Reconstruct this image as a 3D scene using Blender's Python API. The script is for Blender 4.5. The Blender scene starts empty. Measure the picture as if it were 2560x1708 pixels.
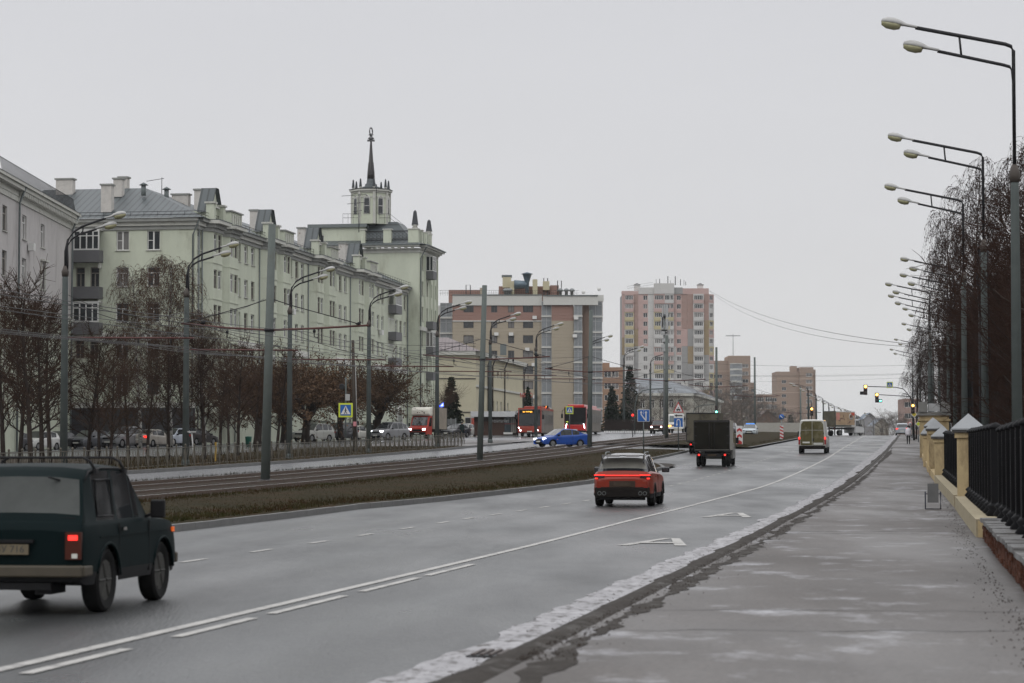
import bpy, math, random, bmesh
from mathutils import Vector, Matrix
R = math.radians
scn = bpy.context.scene
COL = scn.collection

# ---------------------------------------------------------------- camera, sky, sun, exposure
FPX, CX, CY, VH, EYE = 6044.4, 1280.0, 854.0, 1144.0, 1.65
TILT = math.atan((VH - CY) / FPX)
cam = bpy.data.objects.new('camera', bpy.data.cameras.new('camera')); COL.objects.link(cam)
cam.data.sensor_width = 36; cam.data.lens = 85
cam.data.clip_start = 0.5; cam.data.clip_end = 20000
cam.location = (0, 0, EYE); cam.rotation_euler = (math.pi / 2 + TILT, 0, 0)
cam.data.dof.use_dof = True; cam.data.dof.focus_distance = 130; cam.data.dof.aperture_fstop = 3.5
scn.camera = cam

world = bpy.data.worlds.new("World"); scn.world = world; world.use_nodes = True
wn = world.node_tree.nodes; wl = world.node_tree.links
bg = wn['Background']
sky = wn.new('ShaderNodeTexSky'); sky.sky_type = 'NISHITA'; sky.sun_disc = False
sky.sun_elevation = R(38); sky.sun_rotation = R(150); sky.air_density = 1; sky.dust_density = 6
# overcast: a thick grey cloud deck hides nearly all of the clear sky; brighter overhead (CIE overcast)
tc = wn.new('ShaderNodeTexCoord'); sep = wn.new('ShaderNodeSeparateXYZ'); wl.new(tc.outputs['Generated'], sep.inputs[0])
rmp = wn.new('ShaderNodeValToRGB'); wl.new(sep.outputs['Z'], rmp.inputs[0])
cr = rmp.color_ramp; cr.elements[0].position = 0.0; cr.elements[0].color = (.76, .757, .745, 1)
cr.elements[1].position = 0.10; cr.elements[1].color = (.70, .702, .72, 1)
for p, c in ((.2, (.66, .665, .695, 1)), (.45, (1.15, 1.16, 1.19, 1)), (1.0, (1.6, 1.61, 1.65, 1))):
    e = cr.elements.new(p); e.color = c
nz = wn.new('ShaderNodeTexNoise'); nz.inputs['Scale'].default_value = 2.2; nz.inputs['Detail'].default_value = 4
mp = wn.new('ShaderNodeMapping'); mp.inputs['Scale'].default_value = (1, 1, 3); wl.new(tc.outputs['Generated'], mp.inputs[0]); wl.new(mp.outputs[0], nz.inputs['Vector'])
mr = wn.new('ShaderNodeMapRange'); mr.inputs['To Min'].default_value = .92; mr.inputs['To Max'].default_value = 1.08; wl.new(nz.outputs[0], mr.inputs[0])
vm = wn.new('ShaderNodeVectorMath'); vm.operation = 'SCALE'; wl.new(rmp.outputs[0], vm.inputs[0]); wl.new(mr.outputs[0], vm.inputs['Scale'])
sc2 = wn.new('ShaderNodeVectorMath'); sc2.operation = 'SCALE'; wl.new(vm.outputs[0], sc2.inputs[0]); sc2.inputs['Scale'].default_value = 10.0
mx = wn.new('ShaderNodeMixRGB'); mx.inputs[0].default_value = .985; wl.new(sky.outputs[0], mx.inputs[1]); wl.new(sc2.outputs[0], mx.inputs[2])
wl.new(mx.outputs[0], bg.inputs[0]); bg.inputs[1].default_value = 0.1
sun = bpy.data.objects.new('sun', bpy.data.lights.new('sun', 'SUN')); COL.objects.link(sun)
sun.data.energy = 0.5; sun.data.angle = R(25); sun.data.color = (1, .97, .93)
sun.rotation_euler = (R(52), 0, R(-30))
scn.view_settings.view_transform = 'Standard'; scn.view_settings.look = 'None'
scn.view_settings.gamma = 1; scn.view_settings.exposure = 0.0; scn.view_settings.use_curve_mapping = False
scn.render.engine = 'CYCLES'
scn.cycles.max_bounces = 5; scn.cycles.volume_bounces = 0; scn.cycles.volume_step_rate = 10

# ---------------------------------------------------------------- geometry of the place
TH = math.atan(925 / 5548); ST, CT = math.sin(TH), math.cos(TH)
ROADZ = math.pi / 2 - TH           # heading of the street
def rd(d, t): return t * ST - d * CT, t * CT + d * ST          # metres left of / along the street
def dt(x, y): return -x * CT + y * ST, x * ST + y * CT
HP = [(-50, 0), (0, 0), (40, 0.02), (60, .1), (80, .3), (120, .85), (150, 1.38), (178, 1.92), (220, 2.65), (269, 3.45), (320, 4.35), (350, 4.78), (380, 5.0), (420, 4.9), (480, 4.0), (600, 1.5), (800, -1), (9000, -2)]
def lerp(P, x):
    if x <= P[0][0]: return P[0][1]
    for (a, b), (c, e) in zip(P, P[1:]):
        if x <= c: return b + (e - b) * (x - a) / (c - a)
    return P[-1][1]
def _slopes():
    m = [0.0]
    for j in range(1, len(HP) - 1):
        a = (HP[j][1] - HP[j-1][1]) / (HP[j][0] - HP[j-1][0]); b = (HP[j+1][1] - HP[j][1]) / (HP[j+1][0] - HP[j][0])
        m.append(0 if a * b <= 0 else 2 * a * b / (a + b))
    return m + [0.0]
HM = _slopes()
def zt(x):
    if x <= HP[0][0]: return HP[0][1]
    for i in range(len(HP) - 1):
        if x <= HP[i+1][0]:
            x0, y0 = HP[i]; x1, y1 = HP[i+1]; h = x1 - x0; u = (x - x0) / h
            return (2*u**3 - 3*u*u + 1)*y0 + (u**3 - 2*u*u + u)*h*HM[i] + (-2*u**3 + 3*u*u)*y1 + (u**3 - u*u)*h*HM[i+1]
    return HP[-1][1]
def zdt(d, t):
    w = max(0.0, min(1.0, (t - 170) / 110))
    return zt(t) + lerp([(16, 0), (22, .1), (34, .4), (60, .3), (75, .1)], d) + w * lerp([(8, 0), (28, .35), (36, .35), (60, .2)], d)
def Z(x, y): return zdt(*dt(x, y))
def ray(u, v):        # u, v on a 2350 x 1568 grid of the view -> slopes x/y and z/y
    a = (u * 1.08936 - CX) / FPX; b = -(v * 1.08936 - CY) / FPX
    y = math.cos(TILT) - b * math.sin(TILT); z = math.sin(TILT) + b * math.cos(TILT)
    return a / y, z / y
def at(u, v, y):
    a, c = ray(u, v); return Vector((a * y, y, EYE + c * y))
def xof(u, y, v=1050): return ray(u, v)[0] * y
def ground(u, y): x = xof(u, y); return Vector((x, y, Z(x, y)))
def ond(u, d, v=1050):    # the spot in column u that lies d metres left of the camera's own street line
    r = ray(u, v)[0]; y = d / (ST - r * CT); return Vector((r * y, y, Z(r * y, y)))
def zat(v, y): return EYE + ray(0, v)[1] * y

# ---------------------------------------------------------------- materials
MATS = {}
def M(name, col, rough=.6, amt=.12, scale=3.0, bump=0, bscale=None, metal=0, spec=.5, dirt=None, stretch=None, coat=0, emit=None, estr=1, noise2=None, alpha=None, rand=0):
    if name in MATS: return MATS[name]
    if spec == .5 and rough >= .8: spec = .08
    m = bpy.data.materials.new(name); m.use_nodes = True; MATS[name] = m
    n = m.node_tree.nodes; l = m.node_tree.links; b = n['Principled BSDF']
    b.inputs['Roughness'].default_value = rough; b.inputs['Metallic'].default_value = metal
    b.inputs['Specular IOR Level'].default_value = spec; b.inputs['Coat Weight'].default_value = coat
    g = n.new('ShaderNodeNewGeometry'); vec = g.outputs['Position']
    if rand or dirt or stretch == 'obj':
        t = n.new('ShaderNodeTexCoord'); vec = t.outputs['Object']
    if isinstance(stretch, tuple):
        mpn = n.new('ShaderNodeMapping'); mpn.inputs['Scale'].default_value = stretch; mpn.inputs['Rotation'].default_value = (0, 0, TH)
        l.new(vec, mpn.inputs[0]); vec = mpn.outputs[0]
    no = n.new('ShaderNodeTexNoise'); no.inputs['Scale'].default_value = scale; no.inputs['Detail'].default_value = 6; no.inputs['Roughness'].default_value = .65
    l.new(vec, no.inputs['Vector'])
    mixn = n.new('ShaderNodeMixRGB'); mixn.inputs[1].default_value = tuple(c * (1 - amt * 1.6) for c in col) + (1,); mixn.inputs[2].default_value = tuple(min(1, c * (1 + amt * 1.6)) for c in col) + (1,)
    l.new(no.outputs[0], mixn.inputs[0]); out = mixn.outputs[0]
    if noise2:      # (colour, scale, low, high): patches of another colour
        c2, s2, lo, hi = noise2
        n2 = n.new('ShaderNodeTexNoise'); n2.inputs['Scale'].default_value = s2; n2.inputs['Detail'].default_value = 7; n2.inputs['Roughness'].default_value = .7; l.new(vec, n2.inputs['Vector'])
        mr_ = n.new('ShaderNodeMapRange'); mr_.inputs['From Min'].default_value = lo; mr_.inputs['From Max'].default_value = hi; l.new(n2.outputs[0], mr_.inputs[0])
        mx2 = n.new('ShaderNodeMixRGB'); l.new(mr_.outputs[0], mx2.inputs[0]); l.new(out, mx2.inputs[1]); mx2.inputs[2].default_value = tuple(c2) + (1,); out = mx2.outputs[0]
    if dirt:        # (colour, height, strength): road spray on the lower body
        c2, hz, st = dirt
        sp = n.new('ShaderNodeSeparateXYZ'); l.new(vec, sp.inputs[0])
        ad = n.new('ShaderNodeMath'); ad.operation = 'MULTIPLY_ADD'; l.new(no.outputs[0], ad.inputs[0]); ad.inputs[1].default_value = .9; l.new(sp.outputs['Z'], ad.inputs[2])
        mr_ = n.new('ShaderNodeMapRange'); mr_.inputs['From Min'].default_value = .35; mr_.inputs['From Max'].default_value = hz + .55; mr_.inputs['To Min'].default_value = st; mr_.inputs['To Max'].default_value = .06; l.new(ad.outputs[0], mr_.inputs[0])
        mx2 = n.new('ShaderNodeMixRGB'); l.new(mr_.outputs[0], mx2.inputs[0]); l.new(out, mx2.inputs[1]); mx2.inputs[2].default_value = tuple(c2) + (1,); out = mx2.outputs[0]
        mr3 = n.new('ShaderNodeMapRange'); mr3.inputs['To Min'].default_value = rough; mr3.inputs['To Max'].default_value = .75; l.new(mr_.outputs[0], mr3.inputs[0]); l.new(mr3.outputs[0], b.inputs['Roughness'])
    if rand:
        oi = n.new('ShaderNodeObjectInfo'); hs = n.new('ShaderNodeHueSaturation'); mr_ = n.new('ShaderNodeMapRange')
        mr_.inputs['To Min'].default_value = 1 - rand; mr_.inputs['To Max'].default_value = 1 + rand; l.new(oi.outputs['Random'], mr_.inputs[0]); l.new(mr_.outputs[0], hs.inputs['Value']); l.new(out, hs.inputs['Color']); out = hs.outputs[0]
    l.new(out, b.inputs['Base Color'])
    if bump:
        bn = n.new('ShaderNodeTexNoise'); bn.inputs['Scale'].default_value = bscale or scale * 8; bn.inputs['Detail'].default_value = 5; l.new(vec, bn.inputs['Vector'])
        bp = n.new('ShaderNodeBump'); bp.inputs['Strength'].default_value = bump; bp.inputs['Distance'].default_value = .02; l.new(bn.outputs[0], bp.inputs['Height']); l.new(bp.outputs[0], b.inputs['Normal'])
    if emit:
        b.inputs['Emission Color'].default_value = tuple(emit) + (1,); b.inputs['Emission Strength'].default_value = estr
    return m

def Mwave(name, col, pitch, axis, rough=.45, amt=.1, joint=.55, width=.12, scale=1.5):
    """sheet material with ribs or joints every `pitch` metres along a direction (x,y) or z"""
    m = M(name, col, rough, amt, scale); n = m.node_tree.nodes; l = m.node_tree.links; b = n['Principled BSDF']
    g = n.new('ShaderNodeNewGeometry'); dp = n.new('ShaderNodeVectorMath'); dp.operation = 'DOT_PRODUCT'; l.new(g.outputs['Position'], dp.inputs[0]); dp.inputs[1].default_value = tuple(a / pitch for a in axis)
    fr = n.new('ShaderNodeMath'); fr.operation = 'FRACT'; l.new(dp.outputs['Value'], fr.inputs[0])
    lt = n.new('ShaderNodeMath'); lt.operation = 'LESS_THAN'; l.new(fr.outputs[0], lt.inputs[0]); lt.inputs[1].default_value = width
    src = b.inputs['Base Color'].links[0].from_socket
    mu = n.new('ShaderNodeMixRGB'); mu.blend_type = 'MULTIPLY'; l.new(lt.outputs[0], mu.inputs[0]); l.new(src, mu.inputs[1]); mu.inputs[2].default_value = (joint, joint, joint, 1)
    l.new(mu.outputs[0], b.inputs['Base Color'])
    bp = n.new('ShaderNodeBump'); bp.inputs['Strength'].default_value = .6; bp.inputs['Distance'].default_value = .04; l.new(lt.outputs[0], bp.inputs['Height']); l.new(bp.outputs[0], b.inputs['Normal'])
    return m

# ---------------------------------------------------------------- mesh builder and tagging
class MB:
    def __init__(s): s.v = []; s.f = []; s.s = []
    def quad(s, a, b, c, d, sm=False):
        i = len(s.v); s.v += [a, b, c, d]; s.f.append((i, i+1, i+2, i+3)); s.s.append(sm)
    def poly(s, pts, sm=False):
        i = len(s.v); s.v += list(pts); s.f.append(tuple(range(i, i + len(pts)))); s.s.append(sm)
    def box(s, c, size, rz=0, taper=1, ry=0):
        x, y, z = (k / 2 for k in size); i = len(s.v); M_ = Matrix.Rotation(rz, 3, 'Z') @ Matrix.Rotation(ry, 3, 'Y')
        for dz in (-1, 1):
            k = taper if dz > 0 else 1
            for dx, dy in ((-1, -1), (1, -1), (1, 1), (-1, 1)):
                p = M_ @ Vector((dx * x * k, dy * y * k, dz * z)); s.v.append((c[0] + p.x, c[1] + p.y, c[2] + p.z))
        for f in ((3, 2, 1, 0), (4, 5, 6, 7), (0, 1, 5, 4), (1, 2, 6, 5), (2, 3, 7, 6), (3, 0, 4, 7)):
            s.f.append(tuple(i + k for k in f)); s.s.append(False)
        return s
    def tube(s, pts, rads, n=6, cap=True, sm=True):
        pts = [Vector(p) for p in pts]
        if not hasattr(rads, '__len__'): rads = [rads] * len(pts)
        i0 = len(s.v)
        for k, p in enumerate(pts):
            d = (pts[min(k+1, len(pts)-1)] - pts[max(k-1, 0)])
            if d.length < 1e-9: d = Vector((0, 0, 1))
            d.normalize(); a = d.cross(Vector((0, 0, 1)) if abs(d.z) < .9 else Vector((1, 0, 0))).normalized(); b = d.cross(a)
            for j in range(n):
                q = p + (a * math.cos(2*math.pi*j/n) + b * math.sin(2*math.pi*j/n)) * rads[k]; s.v.append(tuple(q))
        for k in range(len(pts) - 1):
            for j in range(n):
                a0 = i0 + k*n + j; a1 = i0 + k*n + (j+1) % n
                s.f.append((a0, a0 + n, a1 + n, a1)); s.s.append(sm)
        if cap:
            s.f.append(tuple(i0 + j for j in range(n))); s.s.append(False)
            s.f.append(tuple(i0 + (len(pts)-1)*n + j for j in reversed(range(n)))); s.s.append(False)
        return s
    def lathe(s, prof, n=24, axis='z', c=(0, 0, 0), sm=True):
        i0 = len(s.v)
        for r, h in prof:
            for j in range(n):
                a = 2*math.pi*j/n; u, w = r*math.cos(a), r*math.sin(a)
                p = (u, w, h) if axis == 'z' else ((u, h, w) if axis == 'y' else (h, u, w))
                s.v.append((p[0]+c[0], p[1]+c[1], p[2]+c[2]))
        for k in range(len(prof)-1):
            for j in range(n):
                a0 = i0+k*n+j; a1 = i0+k*n+(j+1) % n; s.f.append((a0, a1, a1+n, a0+n)); s.s.append(sm)
        for k, rev in ((0, True), (len(prof)-1, False)):
            if prof[k][0] > 1e-4:
                r_ = [i0+k*n+j for j in range(n)]; s.f.append(tuple(reversed(r_) if rev else r_)); s.s.append(False)
        return s
    def prism(s, poly, z0, z1):          # poly: list of (x, y)
        n = len(poly); i = len(s.v); s.v += [(p[0], p[1], z0) for p in poly] + [(p[0], p[1], z1) for p in poly]
        s.f.append(tuple(i+k for k in reversed(range(n)))); s.f.append(tuple(i+n+k for k in range(n))); s.s += [False]*2
        for k in range(n):
            s.f.append((i+k, i+(k+1) % n, i+n+(k+1) % n, i+n+k)); s.s.append(False)
        return s
    def xprism(s, poly, y0, y1):         # poly in (x, z), extruded in y
        n = len(poly); i = len(s.v); s.v += [(p[0], y0, p[1]) for p in poly] + [(p[0], y1, p[1]) for p in poly]
        s.f.append(tuple(i+k for k in range(n))); s.f.append(tuple(i+n+k for k in reversed(range(n)))); s.s += [False]*2
        for k in range(n):
            s.f.append((i+(k+1) % n, i+k, i+n+k, i+n+(k+1) % n)); s.s.append(False)
        return s
    def mesh(s, name, mat, off=(0, 0, 0), sharp=None):
        me = bpy.data.meshes.new(name)
        me.from_pydata([(p[0]-off[0], p[1]-off[1], p[2]-off[2]) for p in s.v], [], s.f)
        me.polygons.foreach_set('use_smooth', s.s)
        if mat: me.materials.append(mat)
        if sharp: me.set_sharp_from_angle(angle=R(sharp))
        me.update(); return me
    def build(s, name, mat, parent=None, local=False, sharp=None, kind=None):
        """world coordinates by default; local=True when the vertices are already in the parent's frame"""
        off = (0, 0, 0)
        if parent is not None and not local: off = parent['_w']
        o = bpy.data.objects.new(name, s.mesh(name, mat, off, sharp)); COL.objects.link(o); o.parent = parent
        o['_w'] = tuple(off) if not local else (0.0, 0.0, 0.0)
        if kind: o['kind'] = kind
        return o

def inst(name, me, parent=None, loc=(0, 0, 0), rz=0, world=True, scale=None, kind=None):
    o = bpy.data.objects.new(name, me); COL.objects.link(o); o.parent = parent
    p = Vector(loc)
    if parent is not None and world: p = p - Vector(parent['_w'])
    o.location = p; o.rotation_euler = (0, 0, rz); o['_w'] = tuple(loc)
    if scale: o.scale = scale
    if kind: o['kind'] = kind
    return o
def tag(o, label, cat, group=None):
    o['label'] = label; o['category'] = cat
    if group: o['group'] = group
    return o
def thing(name, label, cat, loc=(0, 0, 0), rz=0, group=None):
    o = bpy.data.objects.new(name, None); COL.objects.link(o); o.empty_display_size = .3
    o.location = loc; o.rotation_euler = (0, 0, rz); o['_w'] = tuple(loc); return tag(o, label, cat, group)
def structure(o): o['kind'] = 'structure'; return o
def kids(o): return [c for c in bpy.data.objects if c.parent == o]
KIDS = {}
def dup(root, loc, rz=0, label=None, group=None, scale=None):
    if root.name not in KIDS:
        KIDS[root.name] = [(c, kids(c)) for c in kids(root)]
    r = root.copy(); COL.objects.link(r); r.location = loc; r.rotation_euler = (0, 0, rz)
    if label: r['label'] = label
    if group: r['group'] = group
    if scale: r.scale = scale if hasattr(scale, '__len__') else (scale,)*3
    for c, gs in KIDS[root.name]:
        c2 = c.copy(); COL.objects.link(c2); c2.parent = r
        for g in gs:
            g2 = g.copy(); COL.objects.link(g2); g2.parent = c2
    return r
def text(body, size, mat, parent, M_, name='lettering', shear=0, extrude=.004, align='CENTER', sx=1):
    cu = bpy.data.curves.new('t', 'FONT'); cu.body = body; cu.size = size; cu.extrude = extrude; cu.align_x = align; cu.align_y = 'CENTER'; cu.shear = shear; cu.resolution_u = 3
    o = bpy.data.objects.new('t', cu); COL.objects.link(o); dg = bpy.context.evaluated_depsgraph_get()
    me = bpy.data.meshes.new_from_object(o.evaluated_get(dg)); bpy.data.objects.remove(o)
    me.transform(M_ @ Matrix.Diagonal((sx, 1, 1, 1))); me.materials.clear(); me.materials.append(mat)
    q = bpy.data.objects.new(name, me); COL.objects.link(q); q.parent = parent; return q

# common materials
steel = M('galvanised_steel', (.20, .215, .215), .55, .15, 6, metal=.3)
polegrey = M('painted_grey_pole', (.085, .10, .097), .6, .18, 2.5, spec=.25)
dark = M('dark_metal', (.016, .016, .018), .5, .1, spec=.25)
black = M('black_plastic', (.009, .009, .010), .55, .1, spec=.2)
glass = M('window_glass', (.03, .034, .038), .08, .3, .7, spec=.6)
carglass = M('car_glass', (.02, .023, .025), .06, .1, 2, spec=.7, coat=.3)
white = M('white_paint', (.72, .72, .70), .5, .06)
tyre = M('tyre_rubber', (.014, .014, .014), .8, .2, 8)
rimm = M('wheel_rim', (.22, .22, .22), .4, .2, metal=.6)
redlit = M('lit_red_lens', (.5, .02, .02), .3, emit=(1, .03, .02), estr=2.0)
redoff = M('red_lens', (.25, .012, .01), .25)
amberlit = M('lit_amber_lens', (.6, .3, .02), .3, emit=(1, .42, .06), estr=6)
whitelit = M('lit_headlamp', (.9, .9, .9), .2, emit=(.9, .93, 1), estr=8)
headoff = M('headlamp_glass', (.35, .37, .4), .1, .1, metal=.5)
plate = M('number_plate', (.55, .55, .5), .5, .15)
# ---------------------------------------------------------------- ground, road, kerbs, verges
asphalt = M('wet_asphalt', (.046, .048, .049), .36, .42, .9, bump=.7, bscale=38, spec=.36, stretch=(1, .12, 1), noise2=((.10, .10, .10), .5, .48, .8))
def lane_wear(m, amp_c, r0, r1):     # polished wheel paths and fine aggregate, fixed to the street
    n = m.node_tree.nodes; l = m.node_tree.links; b = n['Principled BSDF']; g = n.new('ShaderNodeNewGeometry')
    dp = n.new('ShaderNodeVectorMath'); dp.operation = 'DOT_PRODUCT'; l.new(g.outputs['Position'], dp.inputs[0]); dp.inputs[1].default_value = (-CT*3.25, ST*3.25, 0)
    wob = n.new('ShaderNodeTexNoise'); wob.inputs['Scale'].default_value = .06; wob.inputs['Detail'].default_value = 3; l.new(g.outputs['Position'], wob.inputs['Vector'])
    a = n.new('ShaderNodeMath'); a.operation = 'MULTIPLY_ADD'; l.new(wob.outputs[0], a.inputs[0]); a.inputs[1].default_value = 5.0; l.new(dp.outputs['Value'], a.inputs[2])
    s = n.new('ShaderNodeMath'); s.operation = 'SINE'; l.new(a.outputs[0], s.inputs[0])
    mr_ = n.new('ShaderNodeMapRange'); mr_.inputs['From Min'].default_value = -1; mr_.inputs['To Min'].default_value = 1-amp_c; mr_.inputs['To Max'].default_value = 1+amp_c; l.new(s.outputs[0], mr_.inputs[0])
    gr = n.new('ShaderNodeTexNoise'); gr.inputs['Scale'].default_value = 22; gr.inputs['Detail'].default_value = 3; l.new(g.outputs['Position'], gr.inputs['Vector'])
    mg = n.new('ShaderNodeMapRange'); mg.inputs['From Min'].default_value = .3; mg.inputs['From Max'].default_value = .7; mg.inputs['To Min'].default_value = .72; mg.inputs['To Max'].default_value = 1.28; l.new(gr.outputs[0], mg.inputs[0])
    mm = n.new('ShaderNodeMath'); mm.operation = 'MULTIPLY'; l.new(mr_.outputs[0], mm.inputs[0]); l.new(mg.outputs[0], mm.inputs[1])
    src = b.inputs['Base Color'].links[0].from_socket; vs = n.new('ShaderNodeVectorMath'); vs.operation = 'SCALE'; l.new(src, vs.inputs[0]); l.new(mm.outputs[0], vs.inputs['Scale']); l.new(vs.outputs[0], b.inputs['Base Color'])
    pn = n.new('ShaderNodeTexNoise'); pn.inputs['Scale'].default_value = .35; pn.inputs['Detail'].default_value = 6
    mp_ = n.new('ShaderNodeMapping'); mp_.inputs['Scale'].default_value = (1, .25, 1); l.new(g.outputs['Position'], mp_.inputs[0]); l.new(mp_.outputs[0], pn.inputs['Vector'])
    r_ = n.new('ShaderNodeMapRange'); r_.inputs['From Min'].default_value = .35; r_.inputs['From Max'].default_value = .65; r_.inputs['To Min'].default_value = r0; r_.inputs['To Max'].default_value = r1; l.new(pn.outputs[0], r_.inputs[0]); l.new(r_.outputs[0], b.inputs['Roughness'])
lane_wear(asphalt, .20, .26, .48)
asph2 = M('wet_asphalt_painted_sheen', (.12, .123, .13), .24, .12, .35, bump=.25, bscale=60, spec=.5, stretch=(1, .14, 1))  # wet asphalt, base colour lightened to carry the grazing sky sheen
pavement = M('pavement_asphalt', (.074, .066, .061), .55, .28, .8, spec=.30, bump=.5, bscale=38, noise2=((.34, .34, .36), 1.3, .545, .74), stretch=(.7, .5, 1)); lane_wear(pavement, .04, .38, .66)
soil = M('dark_soil', (.035, .026, .018), .9, .35, 1.5, bump=.8, bscale=12)
grassm = M('dull_autumn_grass', (.020, .018, .007), .95, .4, 1.2, bump=.9, bscale=25, noise2=((.035, .022, .010), .45, .42, .62))
kerbm = M('concrete_kerb', (.13, .13, .128), .75, .2, 2, bump=.3)
kerbwet = M('wet_concrete_kerb', (.10, .10, .10), .5, .2, 2)
salt = M('salt_crusted_gutter', (.33, .325, .335), .85, .35, 3, bump=.5, bscale=30, noise2=((.09, .085, .08), 7, .50, .64), stretch=(1, .45, 1))
mud = M('muddy_gutter', (.040, .035, .031), .8, .4, 5, bump=1, bscale=20, noise2=((.10, .095, .09), 3.0, .52, .68))
paint = M('white_road_paint', (.36, .35, .33), .55, .2, 2, noise2=((.10, .10, .10), 3, .50, .72))
ballast = M('dark_track_bed', (.034, .026, .02), .95, .45, 3, bump=1, bscale=14)
railm = M('rail_steel', (.085, .055, .038), .55, .25, 3, metal=.5)
railtop = M('worn_rail_top', (.8, .8, .8), .25, .1, 3, metal=.9)

def stations(t0, t1):
    ts = [t0]; t = t0
    while t < t1:
        st = 2 if t < 460 else (10 if t < 700 else 60)
        t = (math.floor(t / st + 1e-6) + 1) * st
        ts.append(min(t, t1))
    return ts
def P(x, t): return x if not hasattr(x, '__len__') else lerp(x, t)
fine_to = 130
def sheet(name, dl, dr, t0, t1, mat, dz=0, nd=1, crown=0, parent=None, kind='structure', sm=True, edge=0, fine=None):
    """a strip between d = dr (right) and d = dl (left) along the street"""
    mb = MB(); ts = stations(t0, t1); W = nd + 1
    if fine: ts = [t0+fine*k for k in range(int((fine_to-t0)/fine))]+[t for t in stations(t0, t1) if t > fine_to]
    wob = [0, 0]
    rnd = random.Random(5)
    for t in ts:
        a, b = P(dr, t), P(dl, t)
        for k in range(W):
            f = k / nd; d = a + (b - a) * f
            if edge and k in (0, nd):
                e_ = 0 if k == 0 else 1; wob[e_] = wob[e_]*.72+rnd.uniform(-edge, edge)*.62; d += wob[e_]
            x, y = rd(d, t); mb.v.append((x, y, zdt(d, t) + dz + crown * (1 - (2*f-1)**2)))
    for i in range(len(ts) - 1):
        for k in range(nd):
            a = i*W+k; mb.f.append((a, a+W, a+W+1, a+1)); mb.s.append(sm)
    o = mb.build(name, mat, parent); o['kind'] = kind; return o

RK = [(56, 3.12), (94, 2.71), (183, 2.23), (330, 2.2)]                                   # right kerb
LK = [(68, 15.8), (76, 14.9), (100, 13.4), (126, 13.3)]                                    # left kerb
SOL = [(50, 7.0), (61, 6.94), (78, 6.46), (95, 5.95), (105, 5.85), (166, 5.75), (291, 6.7), (346, 6.9)]
# base ground
mb = MB(); ds = [-700, -150, -60, -20, -6, 2, 16, 22, 34, 45, 60, 75, 110, 200, 500, 1200]
ts = [-60, -20] + list(range(0, 460, 10)) + list(range(460, 800, 20)) + [900, 1100, 1500, 2500, 5000, 9000]
for t in ts:
    for d in ds:
        x, y = rd(d, t); mb.v.append((x, y, zdt(d, t) - .09))
for i in range(len(ts)-1):
    for k in range(len(ds)-1):
        a = i*len(ds)+k; mb.f.append((a, a+len(ds), a+len(ds)+1, a+1)); mb.s.append(True)
structure(mb.build('ground', soil))
sheet('road', 28.3, RK, -30, 700, asphalt, 0, nd=8)
sheet('far_carriageway', [(180, 33.4), (260, 36.5), (420, 38)], 28.3, -30, 700, asph2, .0, nd=2)
sheet('side_road', 46, [(180, 33.4), (260, 36.5), (420, 38)], 182, 330, asph2, -.004, nd=2)
sheet('parking_road', 74, 46, 150, 330, asph2, -.004, nd=6)
# pavement on the right, kerb, gutter
sheet('pavement', RK and [(t, d - .12) for t, d in RK], -7, -30, 430, pavement, .12, nd=6)
sheet('gutter_salt', [(0, 3.86), (40, 3.86), (56, 3.84), (94, 3.45), (183, 3.05), (330, 3.1)], [(t, d + .1) for t, d in RK], -10, 420, salt, .008, nd=3, edge=.10, fine=.3)
sheet('gutter_mud', [(t, d + .20) for t, d in RK], [(t, d - .36) for t, d in RK], -10, 420, mud, .035, nd=4, crown=.112, edge=.13, fine=.3)
sheet('mud_fringe', [(t, d - .30) for t, d in RK], [(t, d - .50) for t, d in RK], -10, 200, mud, .1245, nd=1, edge=.12, fine=.25)

def kerb_run(parent, line, t0, t1, h, mat, n_max=400, length=1.0, w=.16):
    me = MB().box((0, 0, 0), (length*.985, w, .34)).mesh('kerb_stone', mat)
    t = t0
    while t < t1:
        d0, d1 = P(line, t), P(line, t + length); x0, y0 = rd(d0, t); x1, y1 = rd(d1, t + length)
        z0, z1 = zdt(d0, t), zdt(d1, t + length)
        o = inst('kerb_stone', me, parent, ((x0+x1)/2, (y0+y1)/2, (z0+z1)/2 + h - .17 + random.uniform(-.006, .006)), math.atan2(y1-y0, x1-x0))
        o.rotation_euler.y = -math.atan2(z1-z0, length)
        t += length
random.seed(3)

sheet('far_kerb_right', [(t, d) for t, d in RK], [(t, d-.16) for t, d in RK], 110, 420, kerbm, .135, nd=1)
kb2 = bpy.data.objects.new('median_kerb', None); COL.objects.link(kb2); kb2['kind'] = 'structure'; kb2['_w'] = (0, 0, 0)
kerb_run(kb2, [(t, d + .08) for t, d in LK], 28, 126, .15, kerbm)
# grass median with nose, then the turning lane beside it
def slab(name, pts, h, mat, dome=.1, kerb=None, parent=None):
    """raised island: pts are (d, t) round its outline"""
    c = (sum(p[0] for p in pts)/len(pts), sum(p[1] for p in pts)/len(pts))
    mb = MB(); n = len(pts); rings = [(1, 0), (.985, h), (.7, h + dome*.7), (0.3, h + dome)]
    for k, z in rings:
        for d, t in pts:
            dd, tt = c[0]+(d-c[0])*k, c[1]+(t-c[1])*k; x, y = rd(dd, tt); mb.v.append((x, y, zdt(dd, tt)+z))
    x, y = rd(*c); mb.v.append((x, y, zdt(*c)+h+dome))
    for r_ in range(3):
        for k in range(n):
            a = r_*n+k; b = r_*n+(k+1) % n; mb.f.append((a, b, b+n, a+n)); mb.s.append(r_ > 0)
    for k in range(n): mb.f.append((3*n+k, 3*n+(k+1) % n, 4*n)); mb.s.append(True)
    return structure(mb.build(name, mat, parent))
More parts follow.
